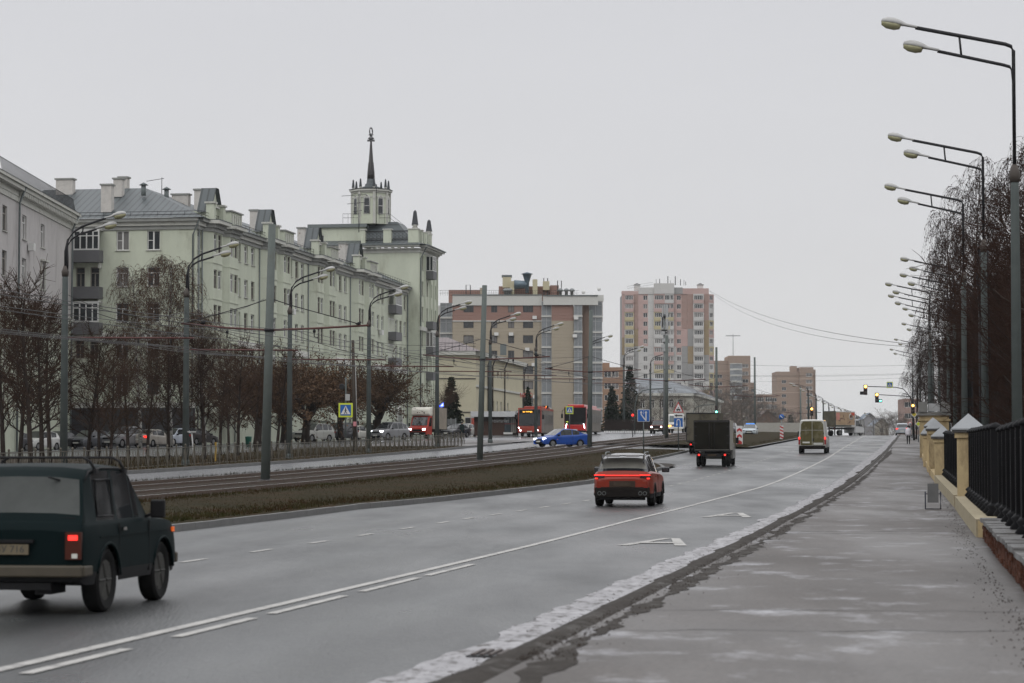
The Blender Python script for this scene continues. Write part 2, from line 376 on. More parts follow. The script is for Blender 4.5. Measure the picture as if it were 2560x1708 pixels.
def med(dr, dl, t0, t1, name, mat, z0, z1, nd=6, crown=.0):
    mb = MB(); ts = stations(t0, t1)
    for t in ts:
        a, b = P(dr, t), P(dl, t)
        for k in range(nd+1):
            f = k/nd; d = a+(b-a)*f; x, y = rd(d, t); mb.v.append((x, y, zdt(d, t)+z0+(z1-z0)*f+crown*math.sin(math.pi*f)))
    W = nd+1
    for i in range(len(ts)-1):
        for k in range(nd): a = i*W+k; mb.f.append((a, a+W, a+W+1, a+1)); mb.s.append(True)
    return structure(mb.build(name, mat))
med([(t, d+.15) for t, d in LK]+[(140, 14.2)], 22.0, -30, 128, 'grass_median', grassm, .12, .16, crown=.10)
med([(128, 13.5), (134, 14.0), (141, 14.9), (150, 16.6), (183, 17.0)], 22.0, 128, 184, 'grass_median_tip', grassm, .12, .14, crown=.06)
kerb_run(kb2, [(126, 13.38), (130, 13.4), (136, 14.2), (141, 15.0), (150, 16.7), (183, 17.08)], 126, 184, .15, kerbm)
sheet('median_nose', [(126, 15.2), (134, 16.2), (141, 16.2), (142, 15.1)], [(126, 13.5), (130, 13.2), (136, 13.3), (141, 14.2), (142, 14.9)], 126, 142, mud, .1, nd=2)
# second island beyond the crossing
med([(200, 13.7), (210, 13.5), (285, 13.3), (420, 13.2)], 22.0, 201, 430, 'grass_island', grassm, .13, .2, crown=.15)
sheet('grass_island_kerb', [(200, 13.75), (210, 13.6), (285, 13.4), (420, 13.3)], [(200, 13.5), (210, 13.35), (285, 13.15), (420, 13.1)], 201, 420, kerbm, .16)
# tram bed and rails
med(22.0, 28.2, -30, 182, 'tram_bed', ballast, .14, .10, nd=6, crown=.05)
med(22.0, 28.2, 205, 600, 'tram_bed', ballast, .14, .10, nd=6, crown=.05)
def rail(d, t0, t1, lab):
    mb = MB(); tp = MB(); ts = stations(t0, t1)
    for q, (w, za, zb) in ((mb, (.05, .08, .235)),):
        for t in ts:
            for dd, z in ((d-w, za), (d-w*.7, zb), (d+w*.7, zb), (d+w, za)):
                x, y = rd(dd, t); q.v.append((x, y, zdt(d, t)+z))
        for i in range(len(ts)-1):
            for k in range(3): a = i*4+k; q.f.append((a, a+4, a+5, a+1)); q.s.append(False)
    o = mb.build('tram_rail', railm); tag(o, lab, 'rail', 'tram rails in the median')
    for t in ts:
        for dd in (d-.034, d+.034): x, y = rd(dd, t); tp.v.append((x, y, zdt(d, t)+.238))
    for i in range(len(ts)-1): tp.f.append((i*2, i*2+2, i*2+3, i*2+1)); tp.s.append(False)
    tp.build('running_surface', railtop, o)
for d, lab in ((22.55, 'tram rail nearest the grass median'), (24.07, 'second tram rail from the grass median, just before the poles'), (25.85, 'tram rail just behind the row of tram poles'), (27.35, 'tram rail farthest from the grass, along the far carriageway')):
    rail(d, -30, 600, lab)
# rough weeds edging the track
def tufts(name, dfun, t0, t1, n, mat, hmin, hmax, dz=.12, seed=1, wid=.03, lab=None):
    rnd = random.Random(seed); mb = MB()
    for _ in range(n):
        t = t0 + (t1-t0)*rnd.random()**1.35; d = dfun(rnd, t); x, y = rd(d, t); z = zdt(d, t)+dz; h = rnd.uniform(hmin, hmax); a = rnd.uniform(0, 6.3)
        cx, cy = math.cos(a)*wid, math.sin(a)*wid; lx, ly = rnd.uniform(-.5, .5)*h, rnd.uniform(-.5, .5)*h
        i = len(mb.v); mb.v += [(x-cx, y-cy, z), (x+cx, y+cy, z), (x+lx, y+ly, z+h)]; mb.f.append((i, i+1, i+2)); mb.s.append(False)
    o = mb.build(name, mat); o['kind'] = 'stuff'
    if lab: o['label'] = lab; o['category'] = 'grass'
    return o
gm2 = M('grass_blades', (.030, .030, .009), .9, .5, 1.5, noise2=((.040, .021, .010), .5, .42, .6))
tufts('grass', lambda r, t: r.uniform(P(LK, t)+.3, 21.9), 25, 128, 60000, gm2, .03, .11, .17, 2, .02, 'short dull grass on the tram median')
tufts('grass', lambda r, t: r.uniform(17.2, 21.9), 128, 184, 7000, gm2, .04, .1, .15, 4, .015, 'short grass on the median tip')
tufts('grass', lambda r, t: r.uniform(13.8, 21.9), 201, 400, 9000, gm2, .04, .1, .2, 5, .02, 'short grass on the island beyond the crossing')
tufts('weeds', lambda r, t: 28.2+abs(r.gauss(0, .22)), 50, 182, 9000, M('dead_weeds', (.03, .022, .014), .95, .4), .05, .22, .05, 6, .02, 'dark weeds edging the far side of the tram track')
# left verge behind the fence
med(33.5, 46, -30, 182, 'lawn_verge', M('verge_grass', (.028, .021, .008), .95, .4, 1.0, bump=.8, bscale=20, noise2=((.035, .022, .010), .4, .42, .6)), .12, .02, nd=4, crown=.04)
tufts('grass', lambda r, t: r.uniform(33.9, 46), 80, 182, 12000, gm2, .04, .12, .12, 8, .02, 'yellowish grass of the verge behind the low fence')
kb3 = bpy.data.objects.new('far_kerb', None); COL.objects.link(kb3); kb3['kind'] = 'structure'; kb3['_w'] = (0, 0, 0)
kerb_run(kb3, 33.42, 84, 200, .15, kerbm, length=1.0)
sheet('junction_pavement', 44, 33.6, 182, 215, pavement, .10, nd=3)
# markings
def strip(line, w, t0, t1, mat=paint, dz=.009, mb=None):
    own = mb is None; mb = mb or MB(); ts = stations(t0, t1) if t1-t0 > 2.5 else [t0, t1]; i0 = len(mb.v)
    for t in ts:
        c = P(line, t)
        for dd in (c-w/2, c+w/2): x, y = rd(dd, t); mb.v.append((x, y, zdt(dd, t)+dz))
    for i in range(len(ts)-1): mb.f.append((i0+i*2, i0+i*2+2, i0+i*2+3, i0+i*2+1)); mb.s.append(False)
    return mb
structure(strip(SOL, .14, -20, 420).build('lane_line', paint))
for a, b in ((12.6, 16.6), (17.6, 20.0), (21.4, 24.0), (24.7, 28.0), (28.9, 32.3), (32.9, 36.4)):
    structure(strip(6.68, .12, a, b).build('lane_dash', paint))
DS = [(49, 11.27), (61, 11.2), (70, 10.8), (76, 10.45), (95, 9.7), (105, 9.6), (400, 9.5)]
t = 28.2
while t < 400:
    structure(strip(DS, .12, t, t+1.35).build('lane_dash', paint)); t += 4.05 if t < 56 else 3.3
t = 137
while t < 175:
    structure(strip(13.37, .12, t, t+1.3).build('lane_dash', paint)); t += 4.2
# bus-lane letter A, twice (stretched along the street, foot towards the camera)
def letterA(t0, L, name='bus_lane_letter'):
    mb = MB(); d0, d1 = 4.15, 5.45; c = (d0+d1)/2
    def pt(d, t, h=.010): x, y = rd(d, t); return (x, y, zdt(d, t)+h)
    for s in (-1, 1):
        mb.quad(pt(c+s*.65, t0), pt(c+s*.42, t0), pt(c+s*.0, t0+L), pt(c+s*.17, t0+L))
    mb.quad(pt(c-.48, t0+L*.28, .014), pt(c+.48, t0+L*.28, .014), pt(c+.40, t0+L*.42, .014), pt(c-.40, t0+L*.42, .014))
    return structure(mb.build(name, paint))
letterA(44.4, 3.6); letterA(62.2, 3.6)
# arrow near the crest
mb = MB()
for q in (((7.9, 228), (8.05, 228), (8.05, 231), (7.9, 231)), ((7.6, 231), (8.35, 231), (7.98, 233), (7.97, 233))):
    mb.poly([(rd(d, t)[0], rd(d, t)[1], zdt(d, t)+.012) for d, t in q])
structure(mb.build('lane_arrow', paint))
# drain grate in the gutter
x, y = rd(3.42, 19.9)
dg = thing('drain_grate', 'dark iron drain grate in the salt-crusted gutter at the bottom of the picture', 'drain grate', (x, y, zdt(3.42, 19.9)+.012), ROADZ)
MB().box((0, 0, .004), (.62, .46, .012)).build('frame', dark, dg, local=True)
me = MB().box((0, 0, 0), (.52, .035, .016)).mesh('bar', M('rusty_iron', (.07, .055, .05), .7, .3))
for k in range(6): inst('bar', me, dg, (0, -.18+k*.072, .016), world=False)
# cracks and snow smears on the pavement
mb = MB(); rnd = random.Random(4)
for t0 in (21.3, 24.1, 47.8, 49.0):
    n = 12; prev = None
    for k in range(n+1):
        d = 2.9-(2.9+1.0)*k/n; tt = t0+rnd.uniform(-.12, .12)+k*.035; w = rnd.uniform(.012, .03)*t0/25
        a = rd(d, tt-w); b = rd(d, tt+w)
        cur = ((a[0], a[1], zdt(d, tt)+.124), (b[0], b[1], zdt(d, tt)+.124))
        if prev: mb.quad(prev[0], cur[0], cur[1], prev[1])
        prev = cur
structure(mb.build('pavement_crack', M('crack_tar', (.05, .046, .043), .6)))
snow = M('thin_snow', (.5, .5, .52), .9, .15, 6)
mb = MB(); rnd = random.Random(9)
def smear(d, t, w, L, a=0):
    n = 9; pts = []
    for k in range(n*2):
        g = 2*math.pi*k/(n*2); r_ = rnd.uniform(.45, 1.15); dd = d+math.cos(g)*w*r_; tt = t+math.sin(g)*L*r_+a*math.cos(g)
        x, y = rd(dd, tt); pts.append((x, y, zdt(dd, tt)+.1245))
    mb.poly(pts)
for _ in range(0):
    t = rnd.choice((rnd.uniform(22, 45), rnd.uniform(45, 110), rnd.uniform(24, 36))); d = rnd.triangular(-1.15, 2.6, -.6)
    s = rnd.uniform(.25, 1)
    smear(d, t, .10*s, .22*s*rnd.uniform(.4, 1), rnd.uniform(-.25, .25))


# grit and small stones swept along the gutter and the foot of the wall
rnd = random.Random(21); mb = MB()
for k in range(4200):
    t = 18+110*rnd.random()**1.7
    if k % 5: d = P(RK, t)+rnd.gauss(-.1, .22); z0 = .13 if d < P(RK, t)-.1 else .03
    else: d = -1.0-abs(rnd.gauss(0, .0))+abs(rnd.gauss(0, .16)); z0 = .122
    if d > P(RK, t)+.02: z0 = .01
    x, y = rd(d, t); z = zdt(d, t)+z0; s = rnd.uniform(.004, .013); i = len(mb.v)
    mb.v += [(x-s, y-s, z), (x+s, y-s*.6, z), (x, y+s, z), (x, y, z+s*1.2)]; mb.f += [(i, i+1, i+3), (i+1, i+2, i+3), (i+2, i, i+3)]; mb.s += [False]*3
o = mb.build('grit', M('dark_grit', (.035, .028, .024), .85, .5, 9)); o['kind'] = 'stuff'; o['label'] = 'dark grit and small stones along the gutter and the wall foot'; o['category'] = 'grit'
# ---------------------------------------------------------------- vehicles (local x = forward, y = left, origin on the road under the middle)
DIRT = (.040, .033, .024)
def paintmat(name, col, dirt=.7, h=.45, rough=.28): return M(name, col, rough, .08, 1.2, dirt=(DIRT, h, dirt), coat=.2, spec=.3, stretch='obj')
def wheel_mesh(r, w, rim_col=rimm, spokes=5):
    k = 'wheel%.2f%.2f%s%d' % (r, w, rim_col.name, spokes)
    if k in MATS: return MATS[k]
    ri = r*.64
    t = MB().lathe([(ri, -w*.38), (r*.9, -w/2), (r*.985, -w*.38), (r, -w*.2), (r, w*.2), (r*.985, w*.38), (r*.9, w/2), (ri, w*.38), (ri*.94, w*.30)], 26, 'y')
    q = MB().lathe([(ri, w*.36), (ri*.93, w*.30), (ri*.9, w*.12), (0.001, w*.10)], 24, 'y')
    q.lathe([(ri, -w*.3), (0.001, -w*.3)], 12, 'y'); q.lathe([(r*.14, w*.1), (r*.12, w*.33), (0.001, w*.34)], 12, 'y')
    for s in range(spokes):
        a = 2*math.pi*s/spokes
        p0 = (math.cos(a)*r*.1, w*.26, math.sin(a)*r*.1); p1 = (math.cos(a)*ri*.95, w*.3, math.sin(a)*ri*.95); q.tube([p0, p1], [r*.10, r*.07], 4)
    MATS[k] = (t.mesh('wheel', tyre, sharp=40), q.mesh('rim', rim_col, sharp=40)); return MATS[k]
def add_wheels(root, L, wb, foh, r, w, track, rim=rimm, spokes=5, steer=0, dual=False):
    tm, rm = wheel_mesh(r, w, rim, spokes)
    xf = L/2-foh; xr = xf-wb
    for x in (xf, xr):
        for s in (1, -1):
            o = inst('wheel', tm, root, (x, s*track/2, r), (0 if s > 0 else math.pi)+(steer if x == xf else 0), world=False)
            inst('rim', rm, o, (0, 0, 0), world=False)
            if dual and x == xr: inst('wheel', tm, root, (x, s*(track/2-w*1.12), r), 0, world=False)
    return xf, xr

def car_body(root, L, W, deck, roof, zs, arches, body, mats={}, side_win=(), front_ramp=None, rear_ramp=None, plan=.12, tumble=.80, belt_in=.93, zb=.24, roofmat=None, crown=.03, ends=.10):
    """Lofted shell. deck/roof: [(x, z)] with x measured from the rear bumper; zs = sill-to-belt rows."""
    xs = {0.0, .03, .09, .2, L-.2, L-.09, L-.03, L}
    for p in deck+roof: xs.add(p[0])
    for a, b in side_win: xs |= {a, b}
    for c, r in arches:
        for k in range(13): xs.add(c-r+2*r*k/12)
    k = 0
    while k < L: xs.add(round(k, 3)); k += .3
    xs = sorted(xs); xs = [x for i, x in enumerate(xs) if i == 0 or x-xs[i-1] > .012 or x in [w for p in side_win for w in p]]
    r0, r1 = roof[0][0], roof[-1][0]
    rows = []
    for x in xs:
        e = min(x, L-x); q = 1-plan*max(0, 1-e/.55)**2.2; w = W/2*q
        dk = lerp(deck, x); lift = ends*max(0, 1-e/.16)**2
        bz = zb+lift*.9
        for c, r in arches:
            if abs(x-c) < r: bz = max(bz, math.sqrt(max(0, r*r-(x-c)**2))+zs[0])
        dk -= lift*.5
        row = [(w*.965, bz), (w, max(bz+.012, zb+.14)), (w, max(bz+.02, (zb+dk)*.5)), (w*.992, max(bz+.03, dk-.16)), (w*.972, dk-.05), (w*belt_in, dk)]
        if r0 <= x <= r1:
            rz = max(lerp(roof, x), dk+.012); f = min(1, (rz-dk)/.5)
            wt = w*(belt_in+(tumble-belt_in)*f)
            row += [(w*(belt_in-.012), dk+.015*f), (w*(belt_in-.012)+(wt-w*(belt_in-.012))*.93, dk+(rz-dk)*.90), (wt*.95, rz-.012*f), (wt*.60, rz+crown*.7), (0, rz+crown)]
        else:
            row += [(w*(belt_in-.02), dk+.006), (w*.86, dk+.018), (w*.74, dk+.028), (w*.45, dk+.045), (0, dk+.05)]
        rows.append(row)
    N = len(rows[0]); groups = {}
    def put(key, pts, flip):
        g = groups.setdefault(key, MB()); g.poly(pts if not flip else pts[::-1], True)
    for i in range(len(xs)-1):
        xa, xb = xs[i], xs[i+1]; xm = (xa+xb)/2
        for j in range(N-1):
            key = 'body'
            if j >= 5 and r0 < xm < r1:
                key = 'roof' if j >= 6 else 'body'
                if j == 6: key = 'roof' if roofmat else 'body'
                if j == 6 and any(a <= xm <= b for a, b in side_win): key = 'side_window%d' % [k for k, (a, b) in enumerate(side_win) if a <= xm <= b][0]
                if front_ramp and front_ramp[0] < xm < front_ramp[1] and j >= 8: key = 'windscreen'
                if rear_ramp and rear_ramp[0] < xm < rear_ramp[1] and j >= 8: key = 'rear_window'
            if j == 0: key = 'skirt'
            for s in (1, -1):
                a = (xa-L/2, s*rows[i][j][0], rows[i][j][1]); b = (xb-L/2, s*rows[i+1][j][0], rows[i+1][j][1])
                c = (xb-L/2, s*rows[i+1][j+1][0], rows[i+1][j+1][1]); d = (xa-L/2, s*rows[i][j+1][0], rows[i][j+1][1])
                kk = key if not key.startswith('side_window') else key+('l' if s > 0 else 'r')
                put(kk, [a, b, c, d], s > 0)
    for i, rev in ((0, False), (len(xs)-1, True)):
        x = xs[i]-L/2; r_ = rows[i]
        for j in range(N-1):
            put('body' if j else 'skirt', [(x, r_[j][0], r_[j][1]), (x, -r_[j][0], r_[j][1]), (x, -r_[j+1][0], r_[j+1][1]), (x, r_[j+1][0], r_[j+1][1])], not rev)
    out = {}
    for key, mb in groups.items():
        base = ''.join(c for c in key if not c.isdigit())
        if base.startswith('side_window'): nm, mt = 'side_window', mats.get('side', carglass)
        elif base == 'windscreen': nm, mt = 'windscreen', mats.get('windscreen', carglass)
        elif base == 'rear_window': nm, mt = 'rear_window', mats.get('rear', carglass)
        elif base == 'roof': nm, mt = 'roof', roofmat or body
        
        elif base == 'skirt': nm, mt = 'skirt', mats.get('skirt', body)
        else: nm, mt = 'body', body
        me = weld(mb, nm, mt); o = bpy.data.objects.new(nm, me); COL.objects.link(o); o.parent = root; out[key] = o
    # floor and wheel wells
    u = MB().box((0, 0, zb+.10), (L*.94, W*.72, .14)); ix = MB()
    for c, r in arches: u.box((c-L/2, 0, zs[0]+r*.6), (2*r*.98, W*.86, r*1.25))
    u.build('underbody', black, root, local=True)
    return out
def weld(mb, nm, mt, ang=38):
    me = mb.mesh(nm, mt); bm = bmesh.new(); bm.from_mesh(me); bmesh.ops.remove_doubles(bm, verts=bm.verts, dist=.0008); bmesh.ops.recalc_face_normals(bm, faces=bm.faces) if False else None
    bm.to_mesh(me); bm.free(); me.set_sharp_from_angle(angle=R(ang)); return me
def bx(root, name, c, s, mat, rz=0, ry=0, both=False, bev=0):
    for k in ((1, -1) if both else (1,)):
        m = MB().box((c[0], c[1]*k, c[2]), s, rz*k, 1, ry)
        o = m.build(name, mat, root, local=True)
        if bev:
            b = o.modifiers.new('b', 'BEVEL'); b.width = bev; b.segments = 2
    return o
def plateobj(root, x, y, z, front, txt=None, w=.52, h=.112, mat=None):
    s = 1 if front else -1
    p = MB().box((x, y, z), (.012, w, h)).build('number_plate', mat or plate, root, local=True)
    if txt:
        m = Matrix.Translation((x+s*.007, y, z)) @ Matrix.Rotation(math.pi/2*s, 4, 'Z') @ Matrix.Rotation(math.pi/2, 4, 'X')
        text(txt, h*.95, M('plate_black', (.03, .03, .03)), p, m, 'plate_lettering', extrude=.001)
    return p
def seam(root, x, y, z0, z1, mat=black): bx(root, 'door_seam', (x, y, (z0+z1)/2), (.014, .012, z1-z0), mat, both=True)

SPECS = {
 'sedan': dict(L=4.40, W=1.72, wb=2.6, foh=.84, r=.31, deck=[(0, .86), (.12, 1.02), (.62, 1.06), (1.2, .98), (3.25, .90), (3.9, .80), (4.25, .70), (4.4, .58)], roof=[(.55, 1.05), (1.25, 1.38), (1.9, 1.455), (2.5, 1.44), (3.35, .93)], sw=[(1.0, 1.66), (1.72, 2.78)], fr=(2.5, 3.35), rr=(.55, 1.25)),
 'hatch': dict(L=3.95, W=1.72, wb=2.5, foh=.80, r=.30, deck=[(0, .84), (.08, 1.0), (.8, 1.0), (2.9, .93), (3.5, .83), (3.8, .72), (3.95, .58)], roof=[(.1, .98), (.45, 1.38), (1.1, 1.50), (2.2, 1.48), (3.0, .95)], sw=[(.62, 1.3), (1.36, 2.45)], fr=(2.2, 3.0), rr=(.1, .45)),
 'suv': dict(L=4.6, W=1.88, wb=2.72, foh=.88, r=.36, deck=[(0, .95), (.06, 1.12), (.8, 1.12), (3.2, 1.08), (3.9, 1.02), (4.35, .95), (4.6, .72)], roof=[(.08, 1.12), (.4, 1.60), (1.2, 1.76), (2.6, 1.74), (3.35, 1.10)], sw=[(.5, 1.05), (1.12, 1.9), (1.97, 2.95)], fr=(2.6, 3.35), rr=(.08, .4)),
}
def std_car(name, label, kind, col, loc, rz, group=None, lit=False, cat='car', dirt=.7, rear_lit=False, grille=True, roofrack=False, zscale=1, extra=None, rear_col=None, coln=None):
    S = SPECS[kind]; L, W = S['L'], S['W']
    root = thing(name, label, cat, loc, rz, group)
    pm = paintmat('car_paint_'+(coln or name+label[:14].replace(' ', '_')), col, dirt)
    xf = L-S['foh']; xr = xf-S['wb']
    car_body(root, L, W, S['deck'], S['roof'], [S['r']*.82], [(xr, S['r']*1.22), (xf, S['r']*1.22)], pm, side_win=S['sw'], front_ramp=S['fr'], rear_ramp=S['rr'], zb=.22 if kind != 'suv' else .28)
    add_wheels(root, L, S['wb'], S['foh'], S['r'], .2, W-.21)
    dz = lerp(S['deck'], L-.2)
    hl = whitelit if lit else headoff
    fx = L/2
    for s in (1, -1):
        o = MB().box((fx-.16, s*(W/2-.27), dz-.06), (.26, .34, .13), rz=-s*.45).build('headlight', hl, root, local=True)
        MB().box((-fx+.07, s*(W/2-.22), lerp(S['deck'], .1)-.16), (.18, .34, .17), rz=s*.25).build('tail_light', redlit if rear_lit else redoff, root, local=True)
        MB().box((S['fr'][1]-L/2-.28, s*(W/2+.08), lerp(S['deck'], S['fr'][1])+.06), (.10, .2, .13)).build('mirror', black, root, local=True)
    bx(root, 'grille', (fx-.03, 0, dz-.14), (.08, W*.48, .15), black)
    bx(root, 'lower_grille', (fx-.015, 0, .36), (.06, W*.62, .13), black)
    plateobj(root, fx+.02, 0, .46, True); plateobj(root, -fx-.012, 0, .62, False)
    for x in (S['sw'][-1][0]-.03,):
        seam(root, x-L/2, W/2-.004, .36, lerp(S['deck'], x)-.06)
    for a, b in S['sw'][-2:]: bx(root, 'door_handle', (a-L/2+.12, W/2+.004, lerp(S['deck'], a)-.14), (.15, .02, .03), pm, both=True)
    if roofrack:
        for s in (1, -1): MB().tube([(-L/2+1.0, s*.62, 1.76), (-L/2+1.1, s*.62, 1.82), (-L/2+2.5, s*.62, 1.81), (-L/2+2.6, s*.62, 1.75)], .02, 5).build('roof_rail', steel, root, local=True)
    return root

# --- dark green off-roader in the near lane
def make_niva(label, loc, rz, col, name='off_roader', hero=True, lit=False, group=None):
    L, W = 3.72, 1.68; root = thing(name, label, 'car', loc, rz, group)
    pm = M('car_paint_'+name+('_hero' if hero else ''), col, .5, .08, 1.2, dirt=((.012, .0095, .0065), .40, .85 if hero else .5), coat=.0, spec=.05, stretch='obj')
    deck = [(0, .93), (.04, 1.02), (.5, 1.03), (2.3, 1.03), (2.5, 1.03), (3.2, .99), (3.5, .96), (3.66, .90), (3.72, .78)]
    roof = [(.06, 1.03), (.12, 1.12), (.30, 1.52), (.46, 1.63), (.9, 1.67), (1.6, 1.665), (1.9, 1.63), (2.02, 1.58), (2.46, 1.04)]
    xf, xr = L-.70, L-.70-2.2
    b = car_body(root, L, W, deck, roof, [.34], [(xr, .44), (xf, .44)], pm, side_win=[(.50, 1.16), (1.28, 1.90), (1.94, 2.14)], front_ramp=(2.02, 2.46), rear_ramp=(.12, .30), plan=.05, tumble=.83, belt_in=.955, zb=.34, crown=.025, ends=.05, mats={'rear': M('misted_rear_glass', (.055, .06, .058), .4, .45, 1.5, spec=.12), 'skirt': black})
    add_wheels(root, L, 2.2, .70, .365, .20, 1.45, M('steel_wheel_dull', (.035, .034, .030), .7, .3, metal=.2), 6)
    trim = M('dirty_bumper', (.052, .042, .027), .6, .3, 4)
    for e, z in ((-1, .50), (1, .50)):
        bx(root, 'bumper', (e*(L/2+.04), 0, z), (.10, 1.62, .13), trim, bev=.02)
    bx(root, 'bumper_end', (-L/2+.10, .80, .50), (.30, .07, .12), trim, both=True, bev=.02)
    if hero or True:
        for s in (1, -1):
            t = MB().box((-L/2-.012, s*.70, .78), (.06, .17, .30)).build('tail_light', M('dim_tail_lens', (.06, .014, .008), .4, spec=.2), root, local=True)
            MB().box((-L/2-.045, s*.70, .87), (.012, .10, .055)).build('brake_lens', redlit, t, local=True)
            MB().box((-L/2-.045, s*.72, .67), (.012, .06, .05)).build('reversing_lens', plate, t, local=True)
            MB().lathe([(.001, 0), (.085, 0), (.09, -.03)], 18, 'x', (L/2+.02, s*.58, .80)).build('headlight', whitelit if lit else headoff, root, local=True)
            bx(root, 'indicator', (L/2-.22, s*.825, .86), (.09, .02, .06), M('orange_lens', (.6, .12, .01), .3, emit=(1, .15, .02), estr=.3))
            bx(root, 'front_indicator', (L/2+.02, s*.60, .93), (.04, .22, .05), amberlit if False else M('orange_lens', (.6, .12, .01)))
        plateobj(root, -L/2-.05, .04 if hero else 0, .74, False, '15ВУ 716' if hero else None, mat=M('dirty_plate', (.13, .105, .065), .7, .3, 6))
        plateobj(root, L/2+.1, 0, .5, True)
        bx(root, 'grille', (L/2+.005, 0, .80), (.04, .85, .2), black)
        bx(root, 'plate_lamp', (-L/2-.03, .04, .83), (.05, .62, .035), black)
        # window rubbers
        bx(root, 'window_seal', (-L/2+.10, 0, 1.08), (.02, 1.36, .022), black); 
        for s in (1, -1):
            seam_x = -L/2+1.22
            MB().box((seam_x, s*(W/2-.006), .70), (.014, .016, .6)).build('door_seam', black, root, local=True)
            MB().box((-L/2+2.42, s*(W/2-.006), .70), (.014, .016, .6)).build('door_seam', black, root, local=True)
            MB().box((-L/2+1.83, s*(W/2-.0), .86), (3.2-.5, .01, .014)).build('body_crease', pm, root, local=True)
            MB().box((-L/2+1.36, s*(W/2+.008), .93), (.13, .03, .035)).build('door_handle', M('chrome', (.6, .6, .6), .15, metal=1), root, local=True)
            m = MB().box((-L/2+2.34, s*(W/2+.12), 1.14), (.07, .17, .22)).build('mirror', black, root, local=True)
            mm = m.modifiers.new('b', 'BEVEL'); mm.width = .02; mm.segments = 2
            MB().tube([(-L/2+2.34, s*(W/2-.03), 1.04), (-L/2+2.34, s*(W/2+.06), 1.09)], .02, 5).build('mirror_arm', black, m, local=True)
            # wheel-arch lips
            for c in (xr, xf):
                MB().tube([(c-L/2+.445*math.cos(R(a)), s*(W/2-.005), .34+.445*math.sin(R(a))) for a in range(8, 173, 12)], .022, 5).build('arch_lip', pm, root, local=True)
            # gutter rail
            MB().tube([(-L/2+x, s*lerp([(.3, .715), (.5, .705), (2.0, .70)], x), lerp(roof, x)-.035) for x in (.32, .46, .9, 1.6, 1.95)], .013, 4).build('rain_gutter', black, root, local=True)
            MB().tube([(-L/2+x, s*y, z) for x, y, z in ((.52, .785, 1.09), (.60, .735, 1.50), (1.14, .735, 1.505), (1.14, .79, 1.09), (.52, .785, 1.09))], .012, 4).build('window_seal', black, root, local=True)
        bx(root, 'axle', (-L/2+xr, 0, .36), (.12, 1.3, .12), black); bx(root, 'axle', (-L/2+xf, 0, .36), (.12, 1.3, .12), black)
        bx(root, 'tow_beam', (-L/2+.1, 0, .33), (.2, .9, .08), black); bx(root, 'silencer', (-L/2+.3, -.35, .30), (.5, .18, .12), black)
    if hero:
        for x in (.62, 1.72):
            br = MB().tube([(-L/2+x, y, z) for y, z in ((-.74, 1.60), (-.68, 1.71), (-.6, 1.755), (.6, 1.755), (.68, 1.71), (.74, 1.60))], .017, 6).build('roof_bar', black, root, local=True)
            for s in (1, -1): MB().box((-L/2+x, s*.735, 1.60), (.09, .05, .05)).build('roof_bar_foot', black, br, local=True)
        MB().tube([(-L/2+.28, -.45, 1.50), (-L/2+.2, -.35, 1.54)], .012, 5).build('washer_jet', black, root, local=True)
    return root
def place(u_or_d, t, dz=0): x, y = rd(u_or_d, t); return (x, y, zdt(u_or_d, t)+dz)
def pitch(o, d, t, head=0):
    o.rotation_euler = (0, 0, ROADZ+head)
    e = 1.5; g = (zdt(d, t+e)-zdt(d, t-e))/(2*e); o.rotation_mode = 'XYZ'
    o.rotation_euler = (0, -math.atan(g)*math.cos(head), ROADZ+head)

def build_niva_hero():
    d, t = 9.34, 25.75
    o = make_niva('dark green boxy off-roader with empty roof bars driving away at the left edge', place(d, t), ROADZ, (.003, .009, .010)); pitch(o, d, t, R(2.2)); o.scale = (.97, .98, .935)
build_niva_hero()

